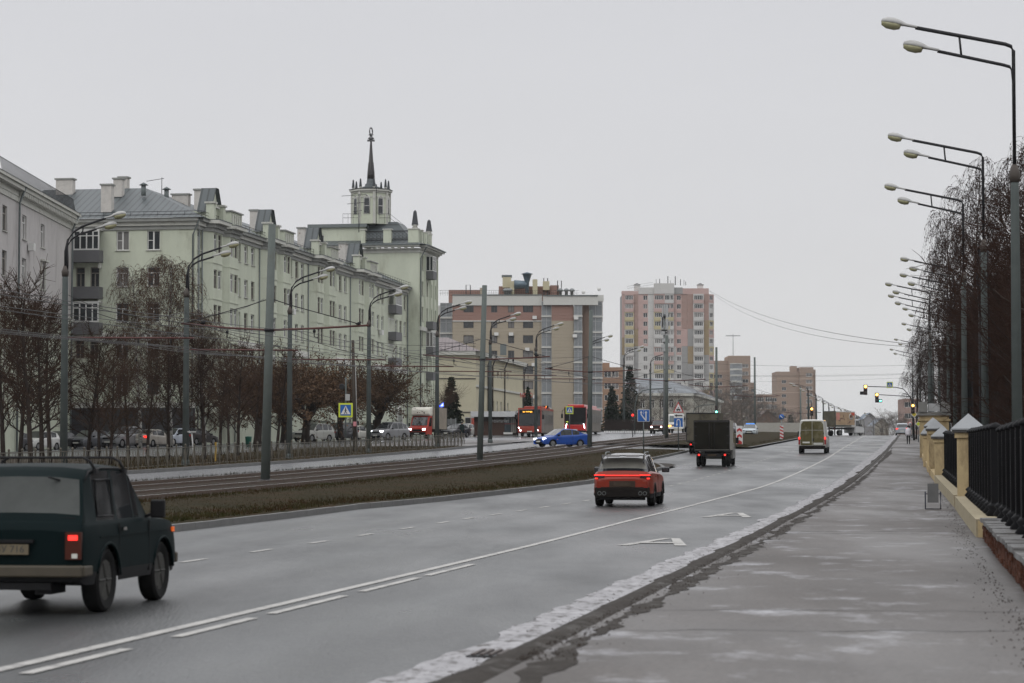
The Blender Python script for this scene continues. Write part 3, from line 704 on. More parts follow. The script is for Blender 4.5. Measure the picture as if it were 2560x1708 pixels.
# --- orange-red crossover with a black roof
def build_crossover():
    d, t = 8.55, 73.0; L, W = 4.38, 1.84
    root = thing('crossover', 'orange-red crossover with black roof and a lit red light bar across its tail', 'car', place(d, t), ROADZ); pitch(root, d, t, R(.6)); root.scale = (.96,)*3
    pm = M('car_paint_orange', (.21, .020, .007), .30, .10, 1.6, dirt=((.030, .018, .012), .62, .95), coat=.1, spec=.25, stretch='obj'); bk = M('gloss_black', (.012, .013, .016), .18, coat=.5)
    deck = [(0, .86), (.04, .98), (.14, 1.06), (.5, 1.08), (2.9, 1.0), (3.6, .95), (4.1, .88), (4.38, .68)]
    roof = [(.16, 1.06), (.26, 1.16), (.52, 1.48), (.9, 1.57), (1.6, 1.61), (2.3, 1.59), (2.45, 1.56), (3.15, 1.02)]
    xf = L-.86; xr = xf-2.6
    car_body(root, L, W, deck, roof, [.29], [(xr, .42), (xf, .42)], pm, side_win=[(.66, 1.12), (1.18, 1.9), (1.96, 2.78)], front_ramp=(2.45, 3.15), rear_ramp=(.26, .52), plan=.13, tumble=.70, belt_in=.90, zb=.27, roofmat=bk, mats={'pillar': bk, 'skirt': black, 'rear': M('hazy_rear_glass', (.13, .13, .115), .35, .35, 2.5, stretch='obj')})
    add_wheels(root, L, 2.6, .86, .345, .23, W-.23, M('dark_rim', (.05, .05, .05), .4, metal=.5), 7)
    r0 = -L/2
    bx(root, 'spoiler', (r0+.34, 0, 1.575), (.34, 1.22, .035), bk, bev=.012)
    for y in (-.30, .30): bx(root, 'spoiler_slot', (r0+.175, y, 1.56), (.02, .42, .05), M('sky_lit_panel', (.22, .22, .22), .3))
    for s in (1, -1):
        bx(root, 'spoiler_fin', (r0+.30, s*.64, 1.46), (.30, .03, .26), bk)
        MB().tube([(r0+.8, s*.60, 1.60), (r0+.95, s*.61, 1.665), (r0+1.9, s*.61, 1.67), (r0+2.2, s*.60, 1.60)], .019, 6).build('roof_rail', steel, root, local=True)
        t_ = MB().box((r0-.012, s*.70, .975), (.05, .33, .028), rz=s*.12).build('tail_light', redlit, root, local=True)
        MB().box((r0+.02, s*.80, .905), (.06, .075, .10), rz=s*.3).build('tail_light_hook', redlit, t_, local=True)
        bx(root, 'tail_recess', (r0+.0, s*.72, .925), (.05, .34, .06), bk, rz=s*.12)
        bx(root, 'reflector', (r0-.02, s*.72, .60), (.03, .12, .03), redoff)
        for y in (.56, .70): MB().lathe([(.045, -.02), (.06, -.05), (.05, -.05), (.045, .02)], 14, 'x', (r0+.0, s*y, .42)).build('exhaust_tip', steel, root, local=True)
        m = MB().box((r0+2.82, s*(W/2+.16), 1.10), (.12, .24, .17)).build('mirror', bk, root, local=True)
        mm = m.modifiers.new('b', 'BEVEL'); mm.width = .035; mm.segments = 3
        bx(root, 'bumper_flank', (r0+.03, s*.66, .72), (.07, .20, .18), pm, rz=s*.1, bev=.02)
        for x in (1.15, 1.93): bx(root, 'door_handle', (r0+x+.12, s*(W/2+.003), .92), (.15, .02, .03), pm)
        MB().box((r0+1.93, s*(W/2-.004), .65), (.012, .014, .6)).build('door_seam', black, root, local=True)
        for c in (xr, xf):
            MB().tube([(c+r0+.425*math.cos(R(a)), s*(W/2-.01), .29+.425*math.sin(R(a))) for a in range(5, 176, 12)], .032, 5).build('arch_lip', black, root, local=True)
    bx(root, 'light_bar', (r0-.02, 0, .972), (.04, 1.14, .018), redlit)
    bx(root, 'plate_recess', (r0-.006, 0, .70), (.03, .80, .20), M('dusty_recess', (.05, .035, .028), .8, .2), bev=.01)
    plateobj(root, r0-.03, 0, .695, False, mat=M('dusty_plate', (.06, .045, .034), .8, .3, 6))
    bx(root, 'rear_bumper', (r0+.02, 0, .45), (.13, 1.70, .32), M('dusty_black_bumper', (.011, .009, .008), .75, .3, spec=.1), bev=.04)
    bx(root, 'diffuser', (r0+.12, 0, .27), (.10, 1.40, .12), black, bev=.02)
    bx(root, 'wiper', (r0+.20, .05, 1.115), (.03, .44, .03), black)
build_crossover()

# --- blue sedan turning
def build_blue():
    p = ground(1289, 193); p.z = Z(p.x, p.y)
    o = std_car('sedan', 'bright blue sedan with lit headlights crossing the far carriageway', 'sedan', (.008, .06, .30), p, R(212), lit=True, dirt=.25)
    bx(o, 'side_repeater', (.95, .865, .62), (.05, .02, .04), M('orange_lens', (.6, .12, .01)), both=True)
build_blue()

# --- box trucks seen from behind
def cab(root, x0, L, W, H, zb, pm, hood=.7, lit=False, glassm=carglass, wsz=(.55, .92)):
    """van cab from x0 (rear of cab) forward"""
    prof = [(x0, zb), (x0+L, zb), (x0+L, zb+.5), (x0+L-.08, zb+.72), (x0+L-hood, zb+.88), (x0+L-hood-.55, H-.10), (x0+L-hood-.75, H), (x0, H)]
    o = MB().xprism(prof, -W/2, W/2).build('cab', pm, root, local=True); b = o.modifiers.new('b', 'BEVEL'); b.width = .07; b.segments = 3; b.limit_method = 'ANGLE'
    a, c = Vector((x0+L-hood-.03, 0, zb+.95)), Vector((x0+L-hood-.53, 0, H-.14)); n = Vector(((c.z-a.z), 0, -(c.x-a.x))).normalized()*.025
    m = MB(); w = W*.43; m.quad((a.x+n.x, -w, a.z+n.z), (a.x+n.x, w, a.z+n.z), (c.x+n.x, w*.92, c.z+n.z), (c.x+n.x, -w*.92, c.z+n.z)); m.build('windscreen', glassm, root, local=True)
    for s in (1, -1):
        m = MB(); y = s*(W/2+.008); q = [(x0+.18, y, zb+.92), (x0+L-hood-.12, y, zb+.92), (x0+L-hood-.50, y, H-.2), (x0+.18, y, H-.2)]; m.poly(q if s < 0 else q[::-1]); m.build('side_window', carglass, root, local=True)
        bx(root, 'headlight', (x0+L-.05, s*(W/2-.22), zb+.55), (.14, .30, .17), whitelit if lit else headoff)
        bx(root, 'mirror', (x0+L-hood-.2, s*(W/2+.16), zb+1.05), (.10, .18, .34), black, bev=.03)
        MB().box((x0+.15, s*(W/2+.004), zb+.5), (.014, .012, .8)).build('door_seam', black, root, local=True)
    bx(root, 'grille', (x0+L+.005, 0, zb+.45), (.05, W*.5, .22), black); bx(root, 'bumper', (x0+L+.02, 0, zb+.12), (.12, W*.97, .30), black, bev=.03)
    plateobj(root, x0+L+.09, 0, zb+.12, True)
def box_truck(name, label, loc, d_t, boxL, boxW, z0, z1, cabL, cabH, boxm, cabm, group=None, head=0, r=.36, cabW=1.9, rearlit=True, doors=True, lit=False, doorm=None, roofm=None):
    root = thing(name, label, 'truck', loc, ROADZ, group)
    if d_t: pitch(root, d_t[0], d_t[1], head)
    else: root.rotation_euler.z = head
    L = boxL+cabL; r0 = -L/2
    bxo = MB().box((r0+boxL/2, 0, (z0+z1)/2), (boxL, boxW, z1-z0)).build('cargo_box', boxm, root, local=True)
    if doors:
        dm = doorm or boxm
        for s in (1, -1):
            q = MB().box((r0-.015, s*boxW*.25, (z0+z1)/2), (.03, boxW*.498, z1-z0-.12)).build('cargo_door', dm, root, local=True)
            for k in (.25, .5, .8): MB().box((r0-.03, s*(boxW/2-.08), z0+(z1-z0)*k), (.03, .14, .05)).build('hinge', dark, q, local=True)
            MB().tube([(r0-.05, s*.14, z0+.1), (r0-.05, s*.14, z1-.1)], .014, 5).build('locking_bar', dark, q, local=True)
        for z in (z0-.01, z1+.0): bx(root, 'frame_rail', (r0-.0, 0, z), (.10, boxW+.04, .07), dark)
        for s in (1, -1): bx(root, 'corner_post', (r0-.0, s*(boxW/2), (z0+z1)/2), (.08, .05, z1-z0), dark)
    bx(root, 'chassis', (0, 0, z0-.16), (L*.9, .85, .20), black)
    bx(root, 'rear_crossbeam', (r0+.15, 0, z0-.24), (.10, boxW*.85, .16), black)
    for s in (1, -1):
        bx(root, 'tail_light', (r0+.08, s*(boxW*.37), z0-.25), (.05, .10, .09), redlit if rearlit else redoff)
        bx(root, 'mudguard', (r0+.60, s*(boxW/2-.22), r*2+.08), (.9, .40, .03), black)
        bx(root, 'side_skirt', (r0+boxL*.62, s*(boxW/2-.06), z0-.2), (boxL*.4, .04, .22), black)
    plateobj(root, r0+.08, -.0, z0-.26, False, w=.5, mat=M('dusty_plate', (.06, .045, .034), .8, .3, 6))
    add_wheels(root, L, L-.75-1.15, .75, r, .22, cabW-.22, M('steel_wheel', (.12, .12, .115), .6, .3, metal=.4), 6, dual=True)
    cab(root, r0+boxL+.04, cabL-.04, cabW, cabH, .38, cabm, lit=lit)
    return root
boxdark = M('grimy_tarp', (.013, .012, .009), .9, .3, 1.3, stretch='obj', noise2=((.020, .018, .013), 1.2, .5, .7))
boxmid = M('grimy_grey_box', (.115, .105, .08), .8, .3, .9, stretch='obj', noise2=((.05, .043, .03), .9, .45, .65))
boxlight = M('dusty_white_box', (.30, .285, .25), .7, .25, 1.4, stretch='obj')
o = box_truck('box_truck', 'small box truck with a very dark grimy box, nearest of the two trucks', place(11.32, 139.0), (11.32, 139.0), 3.1, 1.98, .92, 2.58, 2.2, 2.15, boxlight, paintmat('cab_grey', (.2, .2, .19), .7), doorm=boxdark, r=.35)
o = box_truck('box_truck', 'dusty beige box truck in the turning lane, half hidden by the dark one', place(15.35, 180.0), (15.35, 180.0), 4.6, 2.3, .95, 2.98, 2.2, 2.3, boxmid, paintmat('cab_white', (.4, .4, .38), .7), r=.40, cabW=2.1, doorm=boxmid)

# --- tall white panel van, filthy rear doors
def build_van():
    d, t = 7.45, 181.5; L, W, H = 5.4, 2.05, 2.48
    root = thing('panel_van', 'high-roofed white panel van with rear doors caked in brown dirt', 'van', place(d, t), ROADZ); pitch(root, d, t, R(-.5))
    pm = paintmat('van_white', (.5, .5, .47), .5, .5, .35); dm = M('caked_dirt_door', (.10, .088, .042), .85, .35, 1.1, stretch='obj', noise2=((.17, .155, .10), 1.6, .52, .66))
    deck = [(0, 1.2), (.1, 1.3), (4.3, 1.2), (4.9, 1.1), (5.25, .98), (5.4, .75)]
    roof = [(0.02, 2.30), (.12, 2.42), (.5, H), (3.2, H-.03), (3.7, 2.35), (4.55, 1.22)]
    car_body(root, L, W, deck, roof, [.33], [(1.1, .43), (4.5, .43)], pm, side_win=[(3.35, 4.1)], front_ramp=(3.7, 4.55), plan=.05, tumble=.86, belt_in=.985, zb=.30, crown=.03, ends=.03, mats={'skirt': black})
    r0 = -L/2
    m = MB(); bk = [(-.96, .5), (.96, .5), (.98, 1.2), (.90, 2.25), (.78, 2.42), (-.78, 2.42), (-.90, 2.25), (-.98, 1.2)]
    m.poly([(r0+.005, y, z) for y, z in bk][::-1]); m.build('rear_panel', pm, root, local=True)
    for s in (1, -1):
        pts = [(.02, .62), (.84, .62), (.86, 1.2), (.80, 2.15), (.66, 2.36), (.02, 2.38)]; n = len(pts)
        mb = MB(); A = [(r0-.03, s*y, z) for y, z in pts]; B = [(r0+.02, s*y, z) for y, z in pts]
        mb.poly(A if s < 0 else A[::-1]); [mb.quad(A[k], A[(k+1) % n], B[(k+1) % n], B[k]) for k in range(n)]
        o = mb.build('rear_door', dm, root, local=True)
        MB().box((r0-.035, s*.42, 1.72), (.012, .80, .02)).build('pressed_rib', pm, o, local=True)
        MB().tube([(r0-.034, s*y, z) for y, z in ((.10, 1.80), (.12, 2.20), (.30, 2.28), (.62, 2.22), (.70, 1.80), (.10, 1.80))], .010, 4).build('pressed_outline', dm, o, local=True)
        MB().box((r0-.04, s*.83, 1.5), (.04, .05, .12)).build('hinge', dark, o, local=True)
        bx(root, 'tail_light', (r0-.01, s*.945, 1.13), (.09, .12, .16), redlit); bx(root, 'tail_lens', (r0-.01, s*.945, .86), (.08, .115, .38), redoff)
        bx(root, 'mirror', (r0+4.3, s*1.18, 1.42), (.14, .24, .36), black, bev=.04)
    bx(root, 'door_handle', (r0-.05, -.07, 1.02), (.03, .09, .20), black)
    bx(root, 'rear_bumper', (r0+.03, 0, .45), (.14, 1.92, .26), M('dusty_black_bumper', (.024, .021, .018), .75, .3), bev=.03)
    plateobj(root, r0-.045, .44, .82, False)
    bx(root, 'bare_white_patch', (r0-.034, -.44, .72), (.006, .70, .16), pm)
    add_wheels(root, L, 3.4, .9, .35, .22, 1.84)
build_van()

# --- truck with printed side turning over the crest
def build_ad_truck():
    p = ground(1938, 338); L = 6.3
    root = box_truck('box_truck', 'white-cabbed box truck with a beige printed side turning on the brow of the hill', (p.x, p.y, p.z), None, 4.2, 2.15, 1.15, 3.35, 2.1, 2.3, M('box_white', (.45, .44, .42), .6), paintmat('cab_white2', (.55, .55, .55), .3), doorm=boxmid, head=R(42), r=.38, cabW=2.0, rearlit=False)
    r0 = -3.15; y = -1.085
    pr = MB().box((r0+2.1, y, 2.35), (4.0, .012, 1.75)).build('printed_panel', M('beige_print', (.36, .25, .15), .6, .3, 1.6, stretch='obj', noise2=((.12, .06, .04), 2.2, .56, .60)), root, local=True)
    def q(c, s, mat, nm): return MB().box(c, s).build(nm, mat, pr, local=True)
    q((r0+.55, y-.01, 2.65), (.7, .01, .95), M('pink_print', (.5, .2, .17), .6, .3, 2), 'printed_shape'); q((r0+3.7, y-.01, 3.0), (.75, .01, .42), M('red_print', (.45, .06, .03), .6), 'printed_shape')
    MB().lathe([(.001, -.012), (.44, -.012), (.44, .0)], 24, 'y', (r0+3.35, y, 2.62)).build('printed_badge', white, pr, local=True)
    MB().lathe([(.001, -.018), (.36, -.018), (.36, .0)], 24, 'y', (r0+3.35, y, 2.62)).build('printed_badge_centre', M('brown_print', (.10, .04, .015), .6), pr, local=True)
    q((r0+3.35, y-.025, 2.42), (.45, .01, .09), white, 'printed_bar'); q((r0+1.6, y-.01, 1.34), (3.6, .012, .2), M('olive_band', (.05, .055, .04), .6), 'printed_band')
build_ad_truck()
# --- traffic in the distance
def buildfar():
    p = ground(2028, 525)
    o = box_truck('box_truck', 'dark covered truck beyond the brow of the hill', p, None, 4.0, 2.3, 1.1, 3.2, 2.1, 2.2, boxdark, paintmat('cab_blue', (.02, .10, .22), .2), head=ROADZ-R(75), rearlit=False)
    p = ground(2071, 352)
    std_car('estate_car', 'pale car with a boxy rear window dipping over the brow beside the right kerb', 'suv', (.3, .33, .36), p, ROADZ, rear_lit=True)
buildfar()
p = ground(1512, 293); make_niva('brown-red boxy off-roader coming towards the camera with round lit headlights', (p.x, p.y, p.z), ROADZ+math.pi-R(3), (.085, .035, .03), name='small_off_roader', hero=False, lit=True)
def cabover():
    p = ground(1556, 306); H = 2.35
    root = thing('cab_over_truck', 'white cab-over truck with a wide windscreen coming down the far carriageway', 'truck', (p.x, p.y, p.z), ROADZ+math.pi)
    cm = paintmat('cabover_white', (.6, .6, .58), .25)
    o = MB().xprism([(1.2, .5), (2.9, .5), (2.95, 1.1), (2.75, 1.35), (2.55, 2.2), (2.4, H), (1.2, H)], -.95, .95).build('cab', cm, root, local=True); b = o.modifiers.new('b', 'BEVEL'); b.width = .08; b.segments = 3
    MB().quad((2.80, .82, 1.36), (2.80, -.82, 1.36), (2.585, -.76, 2.12), (2.585, .76, 2.12)); m = MB(); m.quad((2.80, -.82, 1.38), (2.80, .82, 1.38), (2.60, .78, 2.14), (2.60, -.78, 2.14)); m.build('windscreen', M('pale_windscreen', (.10, .13, .14), .12), root, local=True)
    for s in (1, -1):
        bx(root, 'headlight', (2.95, s*.75, .85), (.08, .30, .18), amberlit if s < 0 else headoff); bx(root, 'mirror', (2.75, s*1.12, 1.75), (.1, .16, .35), black)
        m = MB(); y = s*.96; q = [(1.4, y, 1.4), (2.6, y, 1.4), (2.45, y, 2.1), (1.4, y, 2.1)]; m.poly(q if s < 0 else q[::-1]); m.build('side_window', carglass, root, local=True)
    bx(root, 'grille', (2.97, 0, .95), (.04, 1.0, .10), black); bx(root, 'bumper', (2.98, 0, .62), (.1, 1.85, .22), white)
    bx(root, 'cargo_box', (-1.2, 0, 1.85), (4.7, 2.1, 2.0), boxlight); plateobj(root, 3.05, 0, .6, True)
    add_wheels(root, 6.2, 3.3, .9, .36, .22, 1.7)
cabover()
p = ground(1722, 300); o = std_car('patrol_car', 'pale car with a roof beacon passing behind the grass island', 'sedan', (.42, .47, .5), p, ROADZ+math.pi); bx(o, 'beacon_bar', (-.15, 0, 1.53), (.25, 1.1, .12), M('blue_beacon', (.03, .12, .5), .3, emit=(.1, .4, 1), estr=.8))
p = ground(1676, 318); std_car('sedan', 'dark car mostly hidden behind the chevron sign', 'sedan', (.03, .03, .035), p, ROADZ+math.pi)

# --- red box truck with white wind deflector
def red_truck():
    p = ground(980, 252)
    rz = ROADZ+math.pi-R(8)
    root = box_truck('delivery_truck', 'red-cabbed delivery truck with a white wind deflector and lit headlights', (p.x, p.y, p.z), None, 4.3, 2.2, 1.0, 3.22, 2.0, 2.35, M('box_tan', (.25, .215, .17), .7, .3, 1, stretch='obj'), paintmat('cab_red', (.42, .03, .015), .35, .2), head=rz, lit=True, rearlit=False, cabW=1.98, r=.36)
    o = MB().xprism([(1.05, 2.35), (2.0, 2.35), (2.15, 2.5), (2.08, 2.95), (1.85, 3.2), (1.05, 3.25)], -1.02, 1.02).build('wind_deflector', M('cream_plastic', (.68, .66, .58), .45, .06), root, local=True); b = o.modifiers.new('b', 'BEVEL'); b.width = .1; b.segments = 4
red_truck()

# --- buses
def bus(name, label, loc, rz, L, W, H, red, pods, text_l, text_c, lights, front_low=.95):
    root = thing(name, label, 'bus', loc, rz)
    gm_ = M('road_grimed_bus_side', (.16, .145, .125), .7, .25, .6, stretch='obj')
    body = MB().box((-.1, 0, (H+.32)/2), (L-.2, W, H-.32)).build('body', gm_, root, local=True)
    b = body.modifiers.new('b', 'BEVEL'); b.width = .12; b.segments = 3
    f = L/2
    o = MB().xprism([(f-.35, .33), (f-.02, .33), (f, .9), (f-.03, 1.2), (f-.13, H-.12), (f-.3, H), (f-.35, H)], -W/2-.005, W/2+.005).build('front_shell', red, root, local=True); b = o.modifiers.new('b', 'BEVEL'); b.width = .10; b.segments = 4; b.limit_method = 'ANGLE'
    m = MB(); w = W/2-.10
    A = [(f+.018, -w, 1.10), (f+.018, w, 1.10), (f-.11, w, H-.14), (f-.11, -w, H-.14)]; m.poly(A); m.build('windscreen', M('bus_glass', (.025, .028, .03), .1, .2, 1), root, local=True)
    bd = MB().box((f-.055, 0, H-.40), (.03, W-.3, .36), ry=-.06).build('destination_display', black, root, local=True)
    def T(body_, size, y, z, mat):
        mm = Matrix.Translation((f-.028, y, z)) @ Matrix.Rotation(math.pi/2, 4, 'Z') @ Matrix.Rotation(math.pi/2, 4, 'X'); text(body_, size, mat, bd, mm, 'display_lettering', extrude=.002)
    T(text_l[0], .26, -text_l[1], H-.40, text_l[2]); T(text_c[0], .2, -text_c[1], H-.40, text_c[2])
    MB().box((0, 0, H-.1), (L-.4, W+.02, .22)).build('roof_band', red, root, local=True)
    for x0, x1, w_, h in pods:
        o = MB().box(((x0+x1)/2, 0, H+h/2), (x1-x0, w_, h)).build('roof_pod', red, root, local=True); b = o.modifiers.new('b', 'BEVEL'); b.width = .09; b.segments = 3
    n = 6
    for s in (1, -1):
        for k in range(n):
            x = -L/2+.9+k*(L-2.6)/n; m = MB().box((x+(L-2.6)/n/2, s*(W/2+.004), 1.85), ((L-2.6)/n*.92, .02, .95)).build('side_window', M('grimed_side_glass', (.085, .08, .07), .45, .2), root, local=True)
        bx(root, 'mirror', (f+.15, s*(W/2+.22), 1.75+.3), (.16, .22, .5), black, bev=.05)
        MB().tube([(f-.1, s*(W/2), H-.3), (f+.12, s*(W/2+.18), H-.35), (f+.15, s*(W/2+.22), 2.2)], .03, 6).build('mirror_arm', black, root, local=True)
        bx(root, 'door', (f-1.2, s*(W/2+.006), 1.35), (1.1, .02, 1.9), M('grimed_door', (.12, .11, .10), .5), bev=0)
    for y, z, w_, h, mt, rot in lights:
        m = MB().box((0, 0, 0), (.03, w_, h)); o = m.build('headlight', mt, root, local=True); o.location = (f+.02, y, z); o.rotation_euler = (rot, 0, 0)
    bx(root, 'bumper_sill', (f-.06, 0, .36), (.14, W-.1, .12), dark); plateobj(root, f+.03, 0, .50, True)
    for s in (1, -1): MB().tube([(f+.04, s*.05, 1.15), (f+.01, s*.55, 1.42)], .012, 4).build('wiper', black, root, local=True)
    add_wheels(root, L, L*.5, L*.22, .46, .28, W-.3, M('steel_wheel', (.12, .12, .115), .6, .3, metal=.4), 6)
    return root
disp_o = M('amber_led', (.5, .25, .02), emit=(1, .45, .05), estr=4); disp_g = M('yellow_green_led', (.5, .6, .1), emit=(.8, 1, .12), estr=4)
p = ground(1214.5, 257)+Vector((ST*4.75, CT*4.75, 0)); p.z = Z(p.x, p.y)
bus('city_bus', 'orange-red city bus with an amber destination display waiting by the stop', (p.x, p.y, p.z), ROADZ+math.pi+R(.5), 9.5, 2.5, 3.0, M('bus_orange_red', (.28, .035, .018), .45, .2, 1, stretch='obj'), [(-4.0, 2.6, 1.9, .22)], ('33', -.62, disp_o), ('пр. победы', .22, disp_o),
    [(-.98, .62, .13, .13, whitelit, 0), (.86, .62, .13, .13, whitelit, 0), (-1.16, .9, .12, .12, whitelit, 0)])
p = ground(1322, 272)+Vector((ST*5.75, CT*5.75, 0)); p.z = Z(p.x, p.y)
b2 = bus('low_floor_bus', 'bright red bus with slanting white daytime lights and a roof pod, behind the blue sedan', (p.x, p.y, p.z), ROADZ+math.pi-R(1), 11.5, 2.5, 3.05, M('bus_red', (.45, .02, .02), .3, .1, 1, stretch='obj', coat=.4), [(1.2, 5.2, 1.9, .30), (-4.5, -.5, 1.9, .3)], ('89', -.78, disp_g), ('Аметьево', -.1, disp_g),
    [(-1.02, .92, .07, .55, whitelit, R(-14)), (1.02, .92, .07, .55, whitelit, R(14))])
MB().box((5.72, 0, 2.15), (.10, 2.44, 1.7)).build('front_surround', black, b2, local=True)
text('Газ', .12, disp_g, b2, Matrix.Translation((5.80, -.9, 1.38)) @ Matrix.Rotation(math.pi/2, 4, 'Z') @ Matrix.Rotation(math.pi/2, 4, 'X'), 'front_sticker')

# --- parked cars
PK = [ # (u centre, y, kind, colour, heading, label, extras)
 (18, 190, 'hatch', (.055, .055, .062), 245, 'dark grey hatchback parked at the far left of the row', {}),
 (88, 193, 'hatch', (.62, .62, .60), 246, 'white hatchback, second parked car from the left', {}),
 (132, 197, 'sedan', (.018, .018, .02), 246, 'black car parked behind the first grey lamp post', {}),
 (205, 199, 'hatch', (.075, .08, .09), 246, 'slate grey hatchback parked right of the first lamp post', {}),
 (281, 201, 'suv', (.20, .205, .21), 246, 'silver grey estate car parked in the middle of the left row', {}),
 (350, 203, 'sedan', (.36, .33, .29), 66, 'light beige sedan parked tail-out with red rear lamps', {'rear_lit': True}),
 (397, 211, 'hatch', (.42, .45, .50), 246, 'pale silver hatchback parked just right of the beige sedan', {}),
 (452, 214, 'sedan', (.04, .035, .035), 62, 'dark saloon parked right of the second lamp post', {}),
 (719, 228, 'suv', (.42, .42, .39), 238, 'dirty white off-road wagon parked behind the bare bushes', {}),
 (777, 236, 'suv', (.018, .018, .02), 242, 'black off-road wagon parked behind the pedestrian sign', {'roofrack': True}),
 (817, 240, 'sedan', (.55, .54, .49), 60, 'white sedan parked tail-out beside the wooden pole', {}),
 (853, 247, 'hatch', (.03, .03, .05), 240, 'dark blue hatchback partly hidden by the fourth lamp post', {}),
 (893, 240, 'suv', (.22, .22, .225), 236, 'silver off-road wagon with a big grille and roof rails', {'roofrack': True, 'lit': True}),
 (1045, 262, 'sedan', (.035, .035, .038), 244, 'dark sedan parked beside the woman in the dark coat', {}),
 (1066, 272, 'sedan', (.60, .60, .62), 250, 'white sedan parked behind the dark one by the kiosk', {}),
]
for u, y, k, c, h, lab, ex in PK:
    p = ground(u, y); p.z = Z(p.x, p.y)
    std_car('parked_'+('hatchback' if k == 'hatch' else 'sedan' if k == 'sedan' else 'wagon'), lab, k, c, p, R(h), **ex)

# ---------------------------------------------------------------- people
def person(label, loc, rz, coat, legs, hair, h=1.68, bag=None, long=False, stride=.12, hood=None):
    root = thing('person', label, 'person', loc, rz)
    k = h/1.70
    V = [(0, 0, .95), (0, 0, 1.18), (0.02, 0, 1.40), (.03, 0, 1.50), (.04, 0, 1.60)]; E = [(0, 1), (1, 2), (2, 3), (3, 4)]; Rr = [.16, .145, .15, .06, .105]
    def ch(base, pts, rs):
        p = base
        for q, r_ in zip(pts, rs): V.append(q); Rr.append(r_); E.append((p, len(V)-1)); p = len(V)-1
    for s in (1, -1):
        f = stride*s
        ch(0, [(0, s*.10, .88), (f*.5+.02, s*.10, .50), (f, s*.10, .10), (f+.10, s*.10, .045)], [.105, .075, .05, .045])
        ch(2, [(0, s*.19, 1.38), (-f*.4, s*.25, 1.10), (-f*.2+.08, s*.24, .88), (-f*.1+.12, s*.23, .79)], [.075, .058, .045, .04])
    me = bpy.data.meshes.new('body'); me.from_pydata([tuple(c*k for c in v) for v in V], E, [])
    o = bpy.data.objects.new('body', me); COL.objects.link(o); sk = o.modifiers.new('s', 'SKIN'); sb = o.modifiers.new('u', 'SUBSURF'); sb.levels = 2; sb.render_levels = 2
    for i, v in enumerate(me.skin_vertices[0].data): v.radius = (Rr[i]*k, Rr[i]*k*(1.05 if i in (0, 1, 2) else 1)); v.use_root = (i == 0)
    ev = o.evaluated_get(bpy.context.evaluated_depsgraph_get()); m2 = bpy.data.meshes.new_from_object(ev); bpy.data.objects.remove(o)
    zc = sorted({0})
    m2.materials.clear(); skin = M('skin', (.35, .2, .15), .6)
    for m_ in (coat, legs, skin, hair): m2.materials.append(m_)
    for f in m2.polygons:
        z = f.center.z/k; f.use_smooth = True; ay = abs(f.center.y)/k
        f.material_index = 2 if z > 1.52 or (z < .83 and ay > .18 and z > .6) else (0 if z > (.62 if long else .86) else 1)
    q = bpy.data.objects.new('body', m2); COL.objects.link(q); q.parent = root
    MB().lathe([(.12*k, .0), (.135*k, .08*k), (.11*k, .15*k), (.001, .18*k)], 12, 'z', (.03*k, 0, 1.60*k)).build('hair' if not hood else 'hat', hair, root, local=True)
    MB().box((.155*k, 0, 1.61*k), (.03, .03, .04)).build('nose', skin, root, local=True)
    cm_ = MB(); cm_.lathe([((.245 if long else .22)*k, (.58 if long else .80)*k), (.215*k, 1.0*k), (.20*k, 1.2*k), (.21*k, 1.36*k), (.10*k, 1.47*k), (.07*k, 1.50*k)], 14, 'z'); cm_.build('coat', coat, root, local=True)
    if bag: MB().box((.05, bag*.33, .72), (.28, .12, .30)).build('bag', M('bag_dark', (.012, .018, .03), .6), root, local=True)
    return root
cw = M('white_jacket', (.62, .60, .64), .8, .06); cd = M('dark_trousers', (.02, .02, .024), .8); hb = M('dark_hair', (.012, .01, .01), .6)
p = ond(2084, .62); p = Vector((p.x, p.y, 0)); d_, t_ = dt(p.x, p.y)
x, y = rd(.64, 226.5); person('person in white jacket and dark trousers walking away on the right pavement', (x, y, zdt(.64, 226.5)+.12), ROADZ, cw, cd, hb, bag=-1)
p = ground(1060, 236); p.z = Z(p.x, p.y)+.1; person('person in a long dark coat with a bag near the low fence corner', p, R(-60), M('dark_green_coat', (.014, .022, .022), .85), cd, hb, h=1.62, bag=1, long=True)
p = ground(861, 262); p.z = Z(p.x, p.y)+.5; person('person in black at the steps behind the silver wagon', p, R(-80), M('black_coat', (.012, .012, .014), .8), cd, hb, h=1.75)
p = ground(818, 262); p.z = Z(p.x, p.y)+.45; person('person in dark clothes seen between the tree trunk and the lamp post', p, R(-120), M('black_coat2', (.016, .014, .02), .8), cd, hb, h=1.72)
# ---------------------------------------------------------------- buildings
green = M('pale_green_render', (.51, .54, .44), .85, .12, .7, bump=.3, bscale=12, stretch=(1, 1, .3), noise2=((.34, .345, .27), .55, .54, .76))
greyb = M('pale_grey_painted_brick', (.46, .44, .43), .85, .16, 1.2, bump=.5, bscale=18, stretch=(1, 1, .35), noise2=((.28, .26, .25), .6, .54, .72))
trimw = M('weathered_white_trim', (.50, .50, .46), .8, .16, 1.2, noise2=((.22, .22, .20), 1.5, .58, .75))
cornm = M('grey_cornice', (.27, .275, .26), .8, .16, 1.5)
balc = M('grey_balcony', (.12, .12, .125), .7, .1)
pvc = M('white_window_frame', (.62, .62, .6), .5, .06)
oldfr = M('old_grey_window_frame', (.24, .22, .19), .7, .2)
darkfr = M('dark_window_frame', (.05, .045, .045), .5)
roofm = Mwave('blue_grey_seamed_roof', (.07, .083, .087), .62, (ST, CT, 0), .5, .1, .5, .25)
roofm2 = Mwave('blue_grey_seamed_roof_cross', (.07, .083, .087), .62, (CT, -ST, 0), .5, .1, .5, .25)
